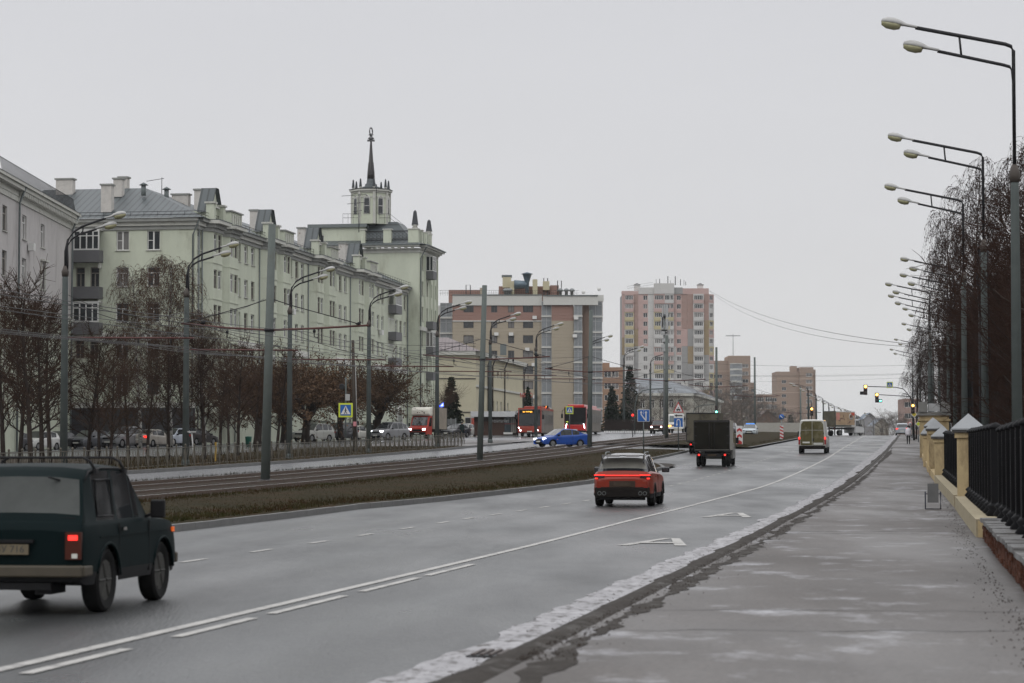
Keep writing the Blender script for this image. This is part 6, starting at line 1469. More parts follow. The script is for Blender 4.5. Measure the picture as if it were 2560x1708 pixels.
def grow(seed, style, H):
    rnd = random.Random(seed); tr = MB(); tw = MB(); lf = MB()
    def leaf(p, s, mb=lf):
        a = Vector((rnd.gauss(0, 1), rnd.gauss(0, 1), rnd.gauss(0, 1))).normalized()*s; b = a.cross(Vector((rnd.gauss(0, 1), rnd.gauss(0, 1), rnd.gauss(0, 1)))).normalized()*s*.7
        mb.quad(tuple(p-a), tuple(p+b), tuple(p+a), tuple(p-b))
    if style in ('linden', 'thicket', 'far'):
        T = limb(rnd, Vector((0, 0, 0)), Vector((0, 0, 1)), H*.92, 7, wob=.035); r0 = H*.013+.03
        tr.tube(T, [r0*(1-k/8.2) for k in range(8)], 7)
        nb = {'linden': 27, 'thicket': 30, 'far': 22}[style]; spread = {'linden': .26, 'thicket': .30, 'far': .30}[style]
        for k in range(nb):
            f = (.20 if style != 'thicket' else .10)+.78*(k+rnd.random())/nb; base = pt_on(T, f); a = k*2.4+rnd.random(); el = rnd.uniform(.55, 1.15)
            L = H*spread*(1.15-abs(f-.45)*1.25)*rnd.uniform(.75, 1.2)
            B = limb(rnd, base, Vector((math.cos(a), math.sin(a), el)), L, 4, wob=.14, up=.06); rb = r0*.34*(1.2-f)
            tr.tube(B, [rb, rb*.8, rb*.6, rb*.45, rb*.25], 4, cap=False)
            for j in range(9):
                g = .12+.88*j/8; p = pt_on(B, g); d = (B[-1]-B[0]).normalized()+Vector((rnd.gauss(0, .6), rnd.gauss(0, .6), rnd.gauss(.15, .35)))
                S = limb(rnd, p, d, L*.42*rnd.uniform(.6, 1.2), 3, wob=.2, up=.08); tw.tube(S, [.017, .013, .010, .007], 3, cap=False)
                for q in range(7 if style == 'thicket' else 4):
                    p2 = pt_on(S, rnd.uniform(.15, 1)); d2 = (S[-1]-S[0]).normalized()+Vector((rnd.gauss(0, .7), rnd.gauss(0, .7), rnd.gauss(.1, .4)))
                    W = limb(rnd, p2, d2, rnd.uniform(.35, .9)*H/9, 2, wob=.2); tw.tube(W, [.013, .010, .006], 3, cap=False)
    elif style == 'birch':
        T = limb(rnd, Vector((0, 0, 0)), Vector((0, 0, 1)), H*.95, 8, wob=.04); r0 = H*.012+.03
        tr.tube(T, [r0*(1-k/9) for k in range(9)], 8)
        for k in range(36):
            f = .28+.7*k/36; base = pt_on(T, f); a = k*2.4+rnd.random(); L = H*.27*(1.25-f)*rnd.uniform(.8, 1.2)+.6
            B = limb(rnd, base, Vector((math.cos(a), math.sin(a), 1.25)), L, 5, droop=.30, wob=.1); rb = r0*.3*(1.25-f)
            tr.tube(B, [rb*(1-i*.15) for i in range(6)], 4, cap=False)
            for j in range(26):
                p = pt_on(B, rnd.uniform(.2, 1)); d = Vector((math.cos(a)*.5+rnd.gauss(0, .5), math.sin(a)*.5+rnd.gauss(0, .5), .2))
                Ls = rnd.uniform(.8, 2.6)*H/15; S = limb(rnd, p, d, Ls, 5, droop=.9, wob=.1); tw.tube(S, [.010, .008, .007, .006, .005, .004], 3, cap=False)
                for q in range(3):
                    W = limb(rnd, pt_on(S, rnd.uniform(.2, .9)), Vector((rnd.gauss(0, .5), rnd.gauss(0, .5), -.6)), Ls*.5, 2, droop=.5); tw.tube(W, [.007, .005, .004], 3, cap=False)
                    for _ in range(2): leaf(pt_on(W, rnd.random()), .055)
                for _ in range(4): leaf(pt_on(S, rnd.uniform(.3, 1)), .06)
    elif style in ('pollard', 'knob'):
        T = limb(rnd, Vector((0, 0, 0)), Vector((0, 0, 1)), H*.28, 3, wob=.06); r0 = H*.028+.05; tr.tube(T, [r0, r0*.85, r0*.8, r0*.8], 9)
        n = 7 if style == 'pollard' else 5
        for k in range(n):
            a = k*2*math.pi/n+rnd.random()*.6; B = limb(rnd, T[-1]-Vector((0, 0, rnd.uniform(0, .8))), Vector((math.cos(a), math.sin(a), rnd.uniform(.9, 2.0))), H*rnd.uniform(.22, .40), 4, wob=.13)
            tr.tube(B, [r0*.6, r0*.5, r0*.45, r0*.42, r0*.46], 6)
            for j in range(44 if style == 'pollard' else 34):
                p = pt_on(B, rnd.uniform(.35 if style == 'pollard' else .8, 1)); d = Vector((rnd.gauss(0, .75), rnd.gauss(0, .75), 1.0 if style == 'knob' else rnd.gauss(.35, .7)))+(B[-1]-B[0]).normalized()*.6
                S = limb(rnd, p, d, H*rnd.uniform(.18, .42), 4, wob=.09); tw.tube(S, [.022, .016, .012, .009, .005], 3, cap=False)
                for q in range(7 if style == 'pollard' else 3):
                    W = limb(rnd, pt_on(S, rnd.uniform(.15, 1)), (S[-1]-S[0]).normalized()+Vector((rnd.gauss(0, .7), rnd.gauss(0, .7), rnd.gauss(-.1, .4))), H*.07, 2, wob=.2); tw.tube(W, [.010, .008, .005], 3, cap=False)
                    if style == 'pollard':
                        for _ in range(4): leaf(pt_on(W, rnd.random()), rnd.uniform(.05, .095))
                if style == 'pollard':
                    for _ in range(7): leaf(pt_on(S, rnd.uniform(.1, 1))+Vector((rnd.gauss(0, .1), rnd.gauss(0, .1), rnd.gauss(-.1, .12))), rnd.uniform(.05, .095))
    elif style == 'spruce':
        tr.tube([(0, 0, 0), (0, 0, H)], [H*.018, .02], 6)
        n = 30
        for k in range(n):
            z = H*(.07+.93*k/n); R0 = H*.24*(1-k/n)**.8+.12
            for j in range(int(9+10*(1-k/n))):
                a = rnd.random()*6.3; L = R0*rnd.uniform(.7, 1.12); B = limb(rnd, Vector((0, 0, z)), Vector((math.cos(a), math.sin(a), .05)), L, 3, droop=.22, wob=.06); tw.tube(B, [.03, .022, .015, .008], 3, cap=False)
                for q in range(int(12+L*11)):
                    p = pt_on(B, rnd.uniform(.12, 1)); s = rnd.uniform(.16, .36); d = Vector((math.cos(a+rnd.gauss(0, .8)), math.sin(a+rnd.gauss(0, .8)), rnd.uniform(-.9, .1))).normalized()*s; e = d.cross(Vector((rnd.gauss(0, 1), rnd.gauss(0, 1), rnd.gauss(0, 1)))).normalized()*s*.34
                    lf.quad(tuple(p-e), tuple(p+e), tuple(p+d+e*.3), tuple(p+d-e*.3))
    return tr, tw, lf
TM = {}
def proto(key, seed, style, H, bm_, tm_, lm_):
    tr, tw, lf = grow(seed, style, H); TM[key] = (H, tr.mesh('trunk', bm_), tw.mesh('twigs', tm_), lf.mesh('leaves', lm_) if lf.f else None)
for s in range(3): proto('linden%d' % s, 10+s, 'linden', 8, bark, twigm, None)
for s in range(4): proto('thicket%d' % s, 30+s, 'thicket', 12, bark, redtw, None)
for s in range(2): proto('birch%d' % s, 50+s, 'birch', 15, barkb, birtw, catk)
for s in range(2): proto('dbirch%d' % s, 55+s, 'birch', 15, bark, M('dark_birch_twigs', (.030, .020, .017), .9, .2, 3, rand=.2), M('dark_catkins', (.045, .026, .019), .95, .3, 3))
for s in range(2): proto('pollard%d' % s, 70+s, 'pollard', 9, bark, twigm, deadl)
proto('knob', 80, 'knob', 9, bark, twigm, None); proto('spruce0', 90, 'spruce', 9, bark, bark, needle)
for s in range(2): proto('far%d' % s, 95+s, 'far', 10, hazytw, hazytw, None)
TRND = random.Random(1234)
ORD = 'first second third fourth fifth sixth'.split()
def tree(key, p, H, label, group=None, name='bare_tree', wide=1.0):
    h0, a, b, c = TM[key]; k = H/h0; root = thing(name, label, 'tree', p, TRND.uniform(0, 6.28), group); root.scale = (k*wide, k*wide, k)
    crown = 'crown' if name != 'spruce' else 'boughs'
    inst('trunk', a, root, world=False); q = inst(crown, b, root, world=False)
    if c: inst('leaves' if key[0] != 's' else 'needles', c, q, world=False)
    return root
def treeat(key, u, d, vtop, label, group=None, name='bare_tree', wide=1.0, y=None):
    p = ond(u, d) if y is None else ground(u, y); H = zat(vtop, p.y)-p.z; return tree(key, p, H, label, group, name, wide)
LT = [(8, 43, 660, 'leftmost bare dark tree at the edge of the verge'), (46, 46, 690, 'slim bare tree in front of the white parked hatchback'), (72, 40, 635, 'tall forked bare tree left of the first lamp post, in front of the grey house'), (97, 43, 670, 'bare tree between the white hatchback and the black car'), (114, 47, 690, 'bare tree leaning right just before the first lamp post'),
      (201, 42, 755, 'bare tree right of the first lamp post, by the slate grey hatchback'), (254, 40, 815, 'small bare tree in front of the silver estate car'), (295, 44, 790, 'thin bare tree beside the silver estate car'), (338, 41, 800, 'bare tree before the beige sedan with red lamps'), (386, 42, 775, 'bushy bare tree just left of the second lamp post'),
      (470, 40, 765, 'bare tree between the second lamp post and the yellow marker post'), (505, 44, 790, 'bare tree just right of the yellow marker post'), (545, 42, 780, 'bare tree left of the green bin, before the tram pole'), (586, 45, 785, 'bare tree just left of the nearest tram pole'), (636, 44, 800, 'bare tree just right of the nearest tram pole')]
for i, (u, d, v, lab) in enumerate(LT): treeat('linden%d' % (i % 3), u, d, v, lab, 'bare young trees on the left verge', wide=1.05 if i > 4 else .95)
for i, (u, d, v) in enumerate(((228, 52, 800), (425, 50, 810), (525, 50, 820))): treeat('linden%d' % ((i+1) % 3), u, d, v, 'bare tree %s from the left in the second row on the verge' % 'first second third fourth sixth seventh eighth'.split()[i], 'second row of bare trees on the verge')
treeat('birch0', 392, 59, 572, 'weeping birch with brown catkins before the green house, taller of the two', name='birch_tree', wide=.85)
treeat('birch1', 322, 60, 600, 'lower weeping birch before the end wall of the green house', name='birch_tree', wide=.8)
treeat('birch0', 470, 58, 700, 'small weeping birch beside the corner of the green house', name='birch_tree', wide=.9)
for i, (u, d, v, w, lab) in enumerate(((590, 52, 775, 1.25, 'brown-leaved pollard just left of the nearest tram pole'), (700, 54, 775, 1.35, 'brown-leaved pollard beside the dirty white wagon'), (782, 54, 792, 1.1, 'brown-leaved pollard above the pedestrian sign'), (862, 54, 780, 1.25, 'brown-leaved pollard with two thick trunks by the fourth lamp post'), (650, 57, 790, 1.1, 'brown-leaved pollard behind the third lamp post'))): treeat('pollard%d' % (i % 2), u, d, v, lab, 'pollarded trees with dead brown leaves', 'pollard_tree', w)
treeat('knob', 1001, 0, 842, 'heavily pruned bare tree with upright shoots before the corner tower', name='pruned_tree', wide=1.1, y=262)
for u, y, v, w, lab in ((1036, 285, 862, .95, 'dark spruce behind the lamp post beside the red truck'), (1405, 420, 882, .95, 'left of the two dark spruces by the pink tower'), (1446, 415, 838, .85, 'right and taller of the two dark spruces by the pink tower'), (1212, 330, 885, .7, 'narrow dark spruce between the yellow house and the beige block'), (1815, 700, 950, .9, 'small dark spruce beside the far gabled house')):
    treeat('spruce0', u, 0, v, lab, name='spruce', wide=w, y=y)
FT = ((1462, 400, 880), (1490, 405, 905), (1515, 395, 895), (1545, 410, 900), (1572, 420, 915), (1600, 430, 905), (1632, 520, 880), (1655, 530, 900), (1680, 520, 875), (1705, 560, 890), (1733, 560, 905), (1760, 600, 925), (1690, 450, 925), (1650, 470, 920), (1720, 640, 900), (1790, 620, 935), (1830, 600, 940), (1575, 380, 930))
ORD = 'first second third fourth fifth sixth seventh eighth ninth tenth eleventh twelfth thirteenth fourteenth fifteenth sixteenth seventeenth eighteenth'.split(); FX = sorted(q[0] for q in FT)
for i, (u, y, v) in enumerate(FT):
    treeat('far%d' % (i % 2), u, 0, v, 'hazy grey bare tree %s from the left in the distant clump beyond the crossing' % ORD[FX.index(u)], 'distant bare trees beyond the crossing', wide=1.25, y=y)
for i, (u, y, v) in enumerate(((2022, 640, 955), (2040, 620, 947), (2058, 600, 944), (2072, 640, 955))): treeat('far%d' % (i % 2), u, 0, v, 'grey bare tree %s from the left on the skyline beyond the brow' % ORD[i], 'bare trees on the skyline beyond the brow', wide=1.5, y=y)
# right-hand belt behind the fence
treeat('dbirch0', 2318, 0, 292, 'tallest weeping birch, behind the second lamp on the right', name='birch_tree', wide=.62, y=118); treeat('dbirch1', 2232, 0, 372, 'weeping birch hanging over the right pavement between the second and third lamps', name='birch_tree', wide=.66, y=150)
treeat('dbirch0', 2200, 0, 470, 'weeping birch behind the third lamp on the right', name='birch_tree', wide=.62, y=182); treeat('dbirch1', 2103, 0, 738, 'distant weeping birch by the traffic-light mast', name='birch_tree', wide=.62, y=275); treeat('dbirch0', 2128, 0, 800, 'smaller weeping birch right of the distant one', name='birch_tree', wide=.7, y=285)
n = 0
for t in range(62, 330, 9):
    for d, hh in ((-4.6, 9), (-7, 12), (-10, 15), (-14, 17), (-20, 18)):
        tt = t+TRND.uniform(-3.5, 3.5); dd = d+TRND.uniform(-1, 1)-(.6 if t > 150 else 0); x, y = rd(dd, tt); uu = (x/y*FPX+CX)/1.08936
        if uu > 2560 or uu < 2120: continue
        tree('thicket%d' % (n % 4), (x, y, Z(x, y)-.1), hh*TRND.uniform(.85, 1.15)*(1.0 if uu > 2200 else .8), 'reddish brown bare tree in the dense belt behind the right fence', 'dense belt of bare trees behind the fence', 'thicket_tree', 1.25); n += 1
# ---------------------------------------------------------------- street lamps
bowl = M('yellowish_lamp_bowl', (.30, .29, .17), .25, .2, 3); case = M('pale_lamp_casing', (.36, .36, .35), .45, .15, 3)
HEAD = MB().lathe([(.001, -.36), (.10, -.33), (.165, -.2), (.17, 0), (.12, .2), (.07, .34), (.06, .62), (.001, .63)], 12, 'x')
HEADM = None
def lamp_head(root, p, dirx, elev):
    global HEADM
    if HEADM is None:
        t = MB(); t.lathe([(.001, .38), (.09, .36), (.16, .24), (.175, .05), (.13, -.14), (.075, -.26), (.06, -.55), (.001, -.56)], 12, 'x'); t.v = [(x, y, max(z, -.01)*.9) for x, y, z in t.v]
        q = MB(); q.lathe([(.001, .37), (.09, .35), (.155, .22), (.165, .02), (.12, -.12), (.001, -.15)], 12, 'x'); q.v = [(x, y, min(z, 0)*1.0) for x, y, z in q.v]
        HEADM = (t.mesh('lamp_head', case), q.mesh('bowl', bowl))
    o = inst('lamp_head', HEADM[0], root, p, 0, world=False); o.rotation_euler = (0, -elev, 0 if dirx > 0 else math.pi); inst('bowl', HEADM[1], o, world=False); return o
def lamp_proto(name, label, group, H, style, loc, rz, lowr=.13):
    r = thing(name, label, 'street lamp', loc, rz, group)      # local +x = towards the arm side
    zc_ = H-(3.3 if style == 'right' else 2.4)
    MB().tube([(0, 0, 0), (0, 0, zc_-.3), (0, 0, zc_), ], [lowr, lowr*.72, lowr*.6], 10).build('pole', polegrey, r, local=True); MB().lathe([(lowr*.8, -.2), (lowr*.95, 0), (.07, .25)], 10, 'z', (0, 0, zc_)).build('collar', M('rusty_collar', (.055, .045, .038), .7), r, local=True)
    MB().lathe([(lowr*1.25, 0), (lowr*1.2, .35), (lowr, .4)], 10, 'z').build('base', polegrey, r, local=True)
    if style == 'right':
        MB().tube([(0, 0, zc_), (0, 0, H-.15), (.06, 0, H-.03), (.2, 0, H+.03), (2.45, 0, H+.52)], .052, 6).build('arm', dark, r, local=True); MB().tube([(-.0, 0, H-1.0), (.03, 0, H-.65), (.1, 0, H-.55), (.25, 0, H-.5), (1.9, 0, H-.1)], .045, 6).build('arm', dark, r, local=True)
        MB().tube([(1.35, 0, H+.28), (1.30, 0, H-.25)], .03, 5).build('strut', dark, r, local=True); lamp_head(r, (2.95, 0, H+.63), 1, .21); lamp_head(r, (2.4, 0, H+.02), 1, .21)
    else:
        k = 1.75
        def arc(h, reach, rise): return [(0, 0, zc_), (0, 0, zc_+h*.45), (reach*.06, 0, zc_+h*.7), (reach*.2, 0, zc_+h*.88), (reach*.42, 0, zc_+h), (reach, 0, zc_+h+rise)]
        MB().tube(arc(1.9, 1.75, .32), .05, 6).build('arm', dark, r, local=True); MB().tube([(.09, 0, zc_), (.10, 0, zc_+.5)]+arc(1.55, 1.35, .22)[2:], .045, 6).build('arm', dark, r, local=True)
        MB().tube([(.78, 0, zc_+1.95), (.74, 0, zc_+1.62)], .03, 5).build('strut', dark, r, local=True); lamp_head(r, (2.25, 0, zc_+2.33), 1, .2); lamp_head(r, (1.85, 0, zc_+1.90), 1, .2)
    return r
LEFT = math.pi-TH; RIGHT = -TH       # arm direction seen from the street
# right-hand row: column u, arm-bend height v, target height
RL = [(2335, 95, 12.0, 'nearest street lamp on the right with twin arms reaching left'), (2262, 345, 12.0, 'second street lamp on the right'), (2215, 468, 12.0, 'third street lamp on the right, against the birch'), (2193, 612, 12, 'fourth street lamp from the near end of the right row'), (2178, 655, 12, 'fifth street lamp from the near end of the right row'), (2137, 668, 12, 'street lamp on the right whose arms reach farthest left of the small ones'), (2134, 700, 12, 'street lamp just behind the far-reaching one on the right'), (2157, 725, 12, 'slim street lamp on the right with its arms just below the others'), (2143, 757, 12, 'street lamp on the right over the weeping birch'), (2113, 790, 12, 'street lamp beside the distant weeping birch'), (2096, 812, 12, 'farthest street lamp of the right row')]
pr = None
for u, v, H, lab in RL:
    best = None
    for k in range(60):       # walk along the fence line until the lamp has its real height
        y = 55+k*6; g = ground(u, y); h = zat(v, y)-g.z
        if best is None or abs(h-H) < best[0]: best = (abs(h-H), y, g, h)
    _, y, g, h = best
    if pr is None: pr = lamp_proto('street_lamp', lab, 'street lamps along the right pavement', 12.0, 'right', g, LEFT, .15)
    else: dup(pr, g, LEFT, lab)
LL = [(146, 520, 'first twin-armed lamp from the left, in front of the grey house'), (426, 567, 'second lamp from the left, in front of the birches'), (664, 622, 'third lamp from the left, just right of the nearest tram pole'), (846, 663, 'fourth lamp from the left, by the brown-leaved trees'), (1003, 690, 'lamp standing beside the red delivery truck'), (1125, 716, 'lamp half hidden behind the second tram pole'), (1230, 740, 'lamp standing in front of the beige block'), (1352, 765, 'lamp hidden behind the third tram pole, only its heads showing'), (1432, 783, 'lamp in front of the two spruces'), (1493, 812, 'lamp left of the antenna mast')]
pl = None
for i, (u, v, lab) in enumerate(LL):
    g = ond(u, 35.0) if i < 8 else ond(u, 36.5)
    if pl is None: pl = lamp_proto('street_lamp', lab, 'street lamps along the far carriageway', 10.9, 'left', g, RIGHT, .17)
    else: dup(pl, g, RIGHT, lab)
# beyond the brow: the lamps that arch over the left side
far = None
for i, (u, v) in enumerate(((1856, 880), (1874, 893), (1890, 905), (1903, 915), (1916, 922), (1932, 930), (1950, 936), (1962, 940), (1968, 944), (2005, 948), (1976, 950), (1984, 955))):
    y = 330+i*38; g = ground(u, y); 
    h = zat(v, y)-g.z; lab = 'curved twin-armed lamp, %s in the row running over the brow' % ['nearest', 'second', 'third', 'fourth', 'fifth', 'sixth', 'seventh', 'eighth', 'ninth', 'isolated right-hand one', 'tenth', 'farthest'][i]
    if far is None: far = lamp_proto('street_lamp', lab, 'row of lamps running over the brow', 10.9, 'left', g, LEFT, .16)
    else: o = dup(far, g, LEFT, lab)
    (far if i == 0 else o).scale = (1, 1, h/10.9)
ORDS = 'first second third fourth fifth sixth seventh eighth ninth tenth eleventh twelfth thirteenth fourteenth fifteenth sixteenth'.split()
bits = [(1598, 953, 560), (1610, 962, 600), (1640, 930, 640), (1648, 945, 600), (1655, 957, 640), (1668, 941, 700), (1676, 958, 660), (1690, 952, 720), (1700, 961, 700), (1716, 947, 800), (1730, 958, 760), (1745, 952, 860), (1758, 964, 800), (1775, 955, 900), (1690, 935, 640), (1582, 945, 520)]
for i, (u, v, y) in enumerate(bits):
    g = ground(u, y); h = max(5, zat(v, y)-g.z); o = dup(far, g, RIGHT if i % 2 else LEFT, 'small pale-headed lamp, %s from the left in the distant avenue' % ORDS[sorted(q[0]*1000+q[1] for q in bits).index(u*1000+v)], 'distant avenue lamps'); o.scale = (1.2, 1.2, h/10.9)

# ---------------------------------------------------------------- tram poles, brackets, wires
redpipe = M('red_brown_bracket', (.075, .022, .018), .6, .2, 3); wirem = M('dark_wire', (.015, .015, .016), .5)
concp = M('grey_tram_pole', (.092, .108, .10), .75, .14, 2.0, bump=.3, noise2=((.08, .085, .07), 1.4, .55, .75))
TP = [(609, 515, 622, 'nearest tram pole, thick grey and leaning slightly right'), (1101, 655, 1112, 'second tram pole, in front of the yellow house'), (1353, 712, 1357, 'third tram pole, beside the bright red bus'), (1530, 770, 1531, 'fourth tram pole, in front of the antenna mast'), (1645, 797, 1645, 'fifth tram pole, above the box trucks'), (1733, 820, 1733, 'sixth tram pole, on the island beyond the crossing'), (1838, 887, 1838, 'farthest tram pole, left of the white van')]
for i, (u, v, ut, lab) in enumerate(TP):
    g = ond(u, 24.95); 
    if i == 6: g = ground(u, 470)
    H = zat(v, g.y)-g.z; dx = xof(ut, g.y)-xof(u, g.y)
    r = thing('tram_pole', lab, 'tram pole', g, 0, 'grey tram poles in the median'); r['_w'] = (0, 0, 0)
    MB().tube([(0, 0, .1), (dx, 0, H)], [.185, .145], 14).build('pole', concp, r, local=True)
    MB().lathe([(.34, 0), (.34, .16), (.22, .20)], 12, 'z').build('base_plate', dark, r, local=True)
    zb_ = 6.05 if i < 5 else 5.8; xb = dx*zb_/H; L_, R_ = 3.55, 3.95
    f = lambda s, z: (xb+s*CT, -s*ST, z)
    b = MB().tube([f(-L_, zb_+.25), f(-1.8, zb_+.06), f(0, zb_-.05), f(1.8, zb_), f(R_, zb_+.10)], .045 if i < 3 else .055, 6).build('bracket', redpipe, r, local=True)
    z2 = zb_+1.15; MB().tube([f(-L_+.2, zb_+.27), f(-.9, z2-.25), f(-.1, z2), f(.15, z2), f(.9, z2-.25), f(R_-.3, zb_+.14)], .018, 4).build('stay', dark, r, local=True)
    MB().lathe([(.20, -.06), (.20, .06)], 12, 'z', f(0, zb_-.05)).build('clamp', dark, r, local=True)
    for s in (-1.7, 1.8): MB().tube([f(s, zb_), f(s, zb_-.32), f(s+.15, zb_-.36)], .02, 4).lathe([(.05, -.12), (.06, -.06), (.05, 0)], 6, 'z', f(s, zb_-.05)).build('insulator', dark, r, local=True)
def cable(name, label, pts, r=.012, sag=.5, n=10, group=None):
    m = MB()
    for a, b in zip(pts, pts[1:]):
        a, b = Vector(a), Vector(b); m.tube([a.lerp(b, k/n)-Vector((0, 0, sag*4*(k/n)*(1-k/n))) for k in range(n+1)], r, 3, cap=False)
    return tag(m.build(name, wirem), label, 'overhead wire', group or 'overhead wires')
def wz(d, t, h): x, y = rd(d, t); return (x, y, zdt(d, t)+h)
tps = [40, 91, 138, 186, 245, 308, 383, 470]
for d, h, lab in ((23.25, 5.6, 'tram contact wire over the near track'), (26.6, 5.6, 'tram contact wire over the far track')):
    cable('contact_wire', lab, [wz(d, t, h) for t in tps], .014, .06); cable('carrier_wire', lab.replace('contact', 'carrier'), [wz(d, t, h+.35) for t in tps], .012, .3)
for d, h, lab in ((29.6, 5.4, 'trolley wire nearest the tram line'), (30.2, 5.4, 'trolley wire second from the tram line'), (31.2, 5.45, 'trolley wire third from the tram line'), (31.8, 5.45, 'trolley wire farthest from the tram line')):
    cable('trolley_wire', lab, [wz(d, t, h) for t in (60, 96, 113, 133, 153, 176, 224, 262, 310, 360, 420)], .013, .10)
for i, (u, v, lab) in enumerate(LL[:8]):
    g = ond(u, 35.0); r = thing('trolley_bracket', 'dark red trolley wire bracket on the '+' '.join(lab.split(',')[0].split()[:9]), 'bracket', g, 0, 'trolley wire brackets'); f = lambda s, z: (s*CT, -s*ST, z)
    MB().tube([f(-.2, 5.75), f(5.6, 5.68)], .04, 5).build('pipe', redpipe, r, local=True); MB().tube([f(0, 7.2), f(2.8, 6.3), f(5.3, 5.72)], .014, 4).build('stay', dark, r, local=True)
    for s in (3.2, 4.6): MB().tube([f(s, 5.7), f(s, 5.45)], .025, 4).build('hanger', dark, r, local=True)
g = [ond(u, 35.0) for u, *_ in LL]
cable('span_wire', 'sagging cable strung between the left-hand lamps', [(p.x, p.y, p.z+7.6) for p in g[:8]], .016, .55)
cable('span_wire', 'thin lower cable strung between the left-hand lamps', [(p.x, p.y, p.z+6.6) for p in g[:8]], .010, .35)
for i, (d0, t0, h0, d1, t1, h1) in enumerate(((24.95, 91, 7.2, 35, 113.4, 7.6), (24.95, 138, 7.2, 35, 153, 7.4), (24.95, 186, 7.2, 35, 176, 7.4), (24.95, 186, 7.2, 35, 224, 7.4), (-1.8, 300, 8, 38, 330, 8), (-1.8, 270, 7.4, 36, 300, 7.4), (-1.8, 330, 8, 38, 380, 8), (-1.8, 250, 8, 24.9, 245, 8))):
    cable('cross_wire', 'thin wire crossing above the street, number of poles apart', [wz(d0, t0, h0), wz(d1, t1, h1)], .012, .35).__setitem__('label', ['cross wire from the nearest tram pole to the second lamp', 'cross wire from the second tram pole to the fourth lamp', 'cross wire from the third tram pole back to the truck lamp', 'cross wire from the third tram pole to the lamp by the beige block', 'upper wire crossing the sky above the traffic lights', 'lower wire crossing the sky below the traffic lights', 'farthest wire crossing the sky above the brow', 'wire from the right lamps to the fourth tram pole'][i])
a = at(1628, 667, 785); b_ = at(2088, 790, 330); cable('long_cable', 'long faint cable sloping down the sky from the pink tower', [a, b_], .05, 2.5, 20); cable('long_cable', 'second faint cable just beneath the long one from the pink tower', [at(1628, 669, 785), at(2088, 796, 330)], .04, 3.5, 20)
# birds on the brackets
brd = M('dark_feathers', (.02, .02, .022), .8)
def bird(p, rz, lab):
    r = thing('pigeon', lab, 'bird', p, rz, 'pigeons on the brackets'); MB().lathe([(.001, -.16), (.035, -.1), (.07, 0), (.06, .08), (.03, .13)], 8, 'x', (0, 0, .09)).lathe([(.001, .09), (.035, .13), (.03, .18), (.001, .21)], 8, 'x', (0, 0, .15)).build('body', brd, r, local=True); MB().box((-.2, 0, .07), (.14, .05, .015), ry=.3).build('tail', brd, r, local=True)
q = ond(609, 24.95)
for s, z, lab in ((3.55, 6.13, 'pigeon on the right end of the nearest bracket'), (-2.7, 6.22, 'pigeon on the left part of the nearest bracket')): bird((q.x+.15+s*CT, q.y-s*ST, q.z+z), 1.2, lab)
q = ond(1101, 24.95)
for s, z, lab in ((3.2, 6.13, 'pigeon on the right end of the second tram bracket'), ): bird((q.x+.15+s*CT, q.y-s*ST, q.z+z), 2.6, lab)
q = ond(1353, 24.95); bird((q.x-3.0, q.y+.5, q.z+6.25), .4, 'pigeon on the left end of the third tram bracket')

# ---------------------------------------------------------------- signs and signals
blue = M('sign_blue', (.01, .10, .36), .4, .08); yellowg = M('fluorescent_sign_yellow', (.55, .62, .04), .5, .06); signw = M('sign_white', (.62, .62, .62), .45, .06); signr = M('sign_red', (.40, .02, .02), .45, .08); signk = M('sign_black', (.015, .015, .015), .5); yel = M('sign_yellow', (.6, .48, .05), .5)
def post(label, g, H, r=.04, name='sign_post', cat='road sign', mat=polegrey, rz=0):
    t = thing(name, label, cat, g, rz); MB().tube([(0, 0, 0), (0, 0, H)], r, 8).build('post', mat, t, local=True); return t
def face(root, name, pts, z, mat, y=-.05, th=.012, parent=None):      # polygon in the x-z plane facing the camera
    n = len(pts); m = MB(); A = [(p[0], y, z+p[1]) for p in pts]; B = [(p[0], y+th, z+p[1]) for p in pts]; area = sum(pts[i][0]*pts[(i+1) % n][1]-pts[(i+1) % n][0]*pts[i][1] for i in range(n))
    if area < 0: A.reverse(); B.reverse()
    m.poly(A); m.poly(B[::-1]); [m.quad(B[i], B[(i+1) % n], A[(i+1) % n], A[i]) for i in range(n)]
    return m.build(name, mat, parent or root, local=True)
def rect(w, h, cx=0, cz=0): return [(cx-w/2, cz-h/2), (cx+w/2, cz-h/2), (cx+w/2, cz+h/2), (cx-w/2, cz+h/2)]
def line(p, q, w):
    d = Vector((q[0]-p[0], q[1]-p[1])); d.normalize(); n = Vector((-d.y, d.x))*w/2; return [(p[0]-n.x, p[1]-n.y), (q[0]-n.x, q[1]-n.y), (q[0]+n.x, q[1]+n.y), (p[0]+n.x, p[1]+n.y)]
def ped_sign(root, z, s=.9, x=0):
    bq = face(root, 'yellow_backing', rect(s, s, x), z, yellowg); b2 = face(root, 'blue_panel', rect(s*.76, s*.76, x), z, blue, -.065, parent=None)
    t = s*.34; face(root, 'white_triangle', [(x-t, -t*.85), (x+t, -t*.85), (x, t*.95)], z, signw, -.078, parent=b2)
    k = s*.30
    for nm, ps in (('figure_body', line((x-.02*s, -.12*s), (x+.01*s, .10*s), .07*s)), ('figure_leg', line((x, -.08*s), (x-.10*s, -.26*s), .045*s)), ('figure_leg', line((x, -.08*s), (x+.10*s, -.26*s), .045*s)), ('figure_arm', line((x, .06*s), (x+.10*s, -.06*s), .03*s)), ('figure_arm', line((x, .06*s), (x-.09*s, -.03*s), .03*s)), ('figure_head', [(x+.045*s*math.cos(a*.785), .15*s+.045*s*math.sin(a*.785)) for a in range(8)])): face(root, nm, ps, z, signk, -.09, parent=b2)
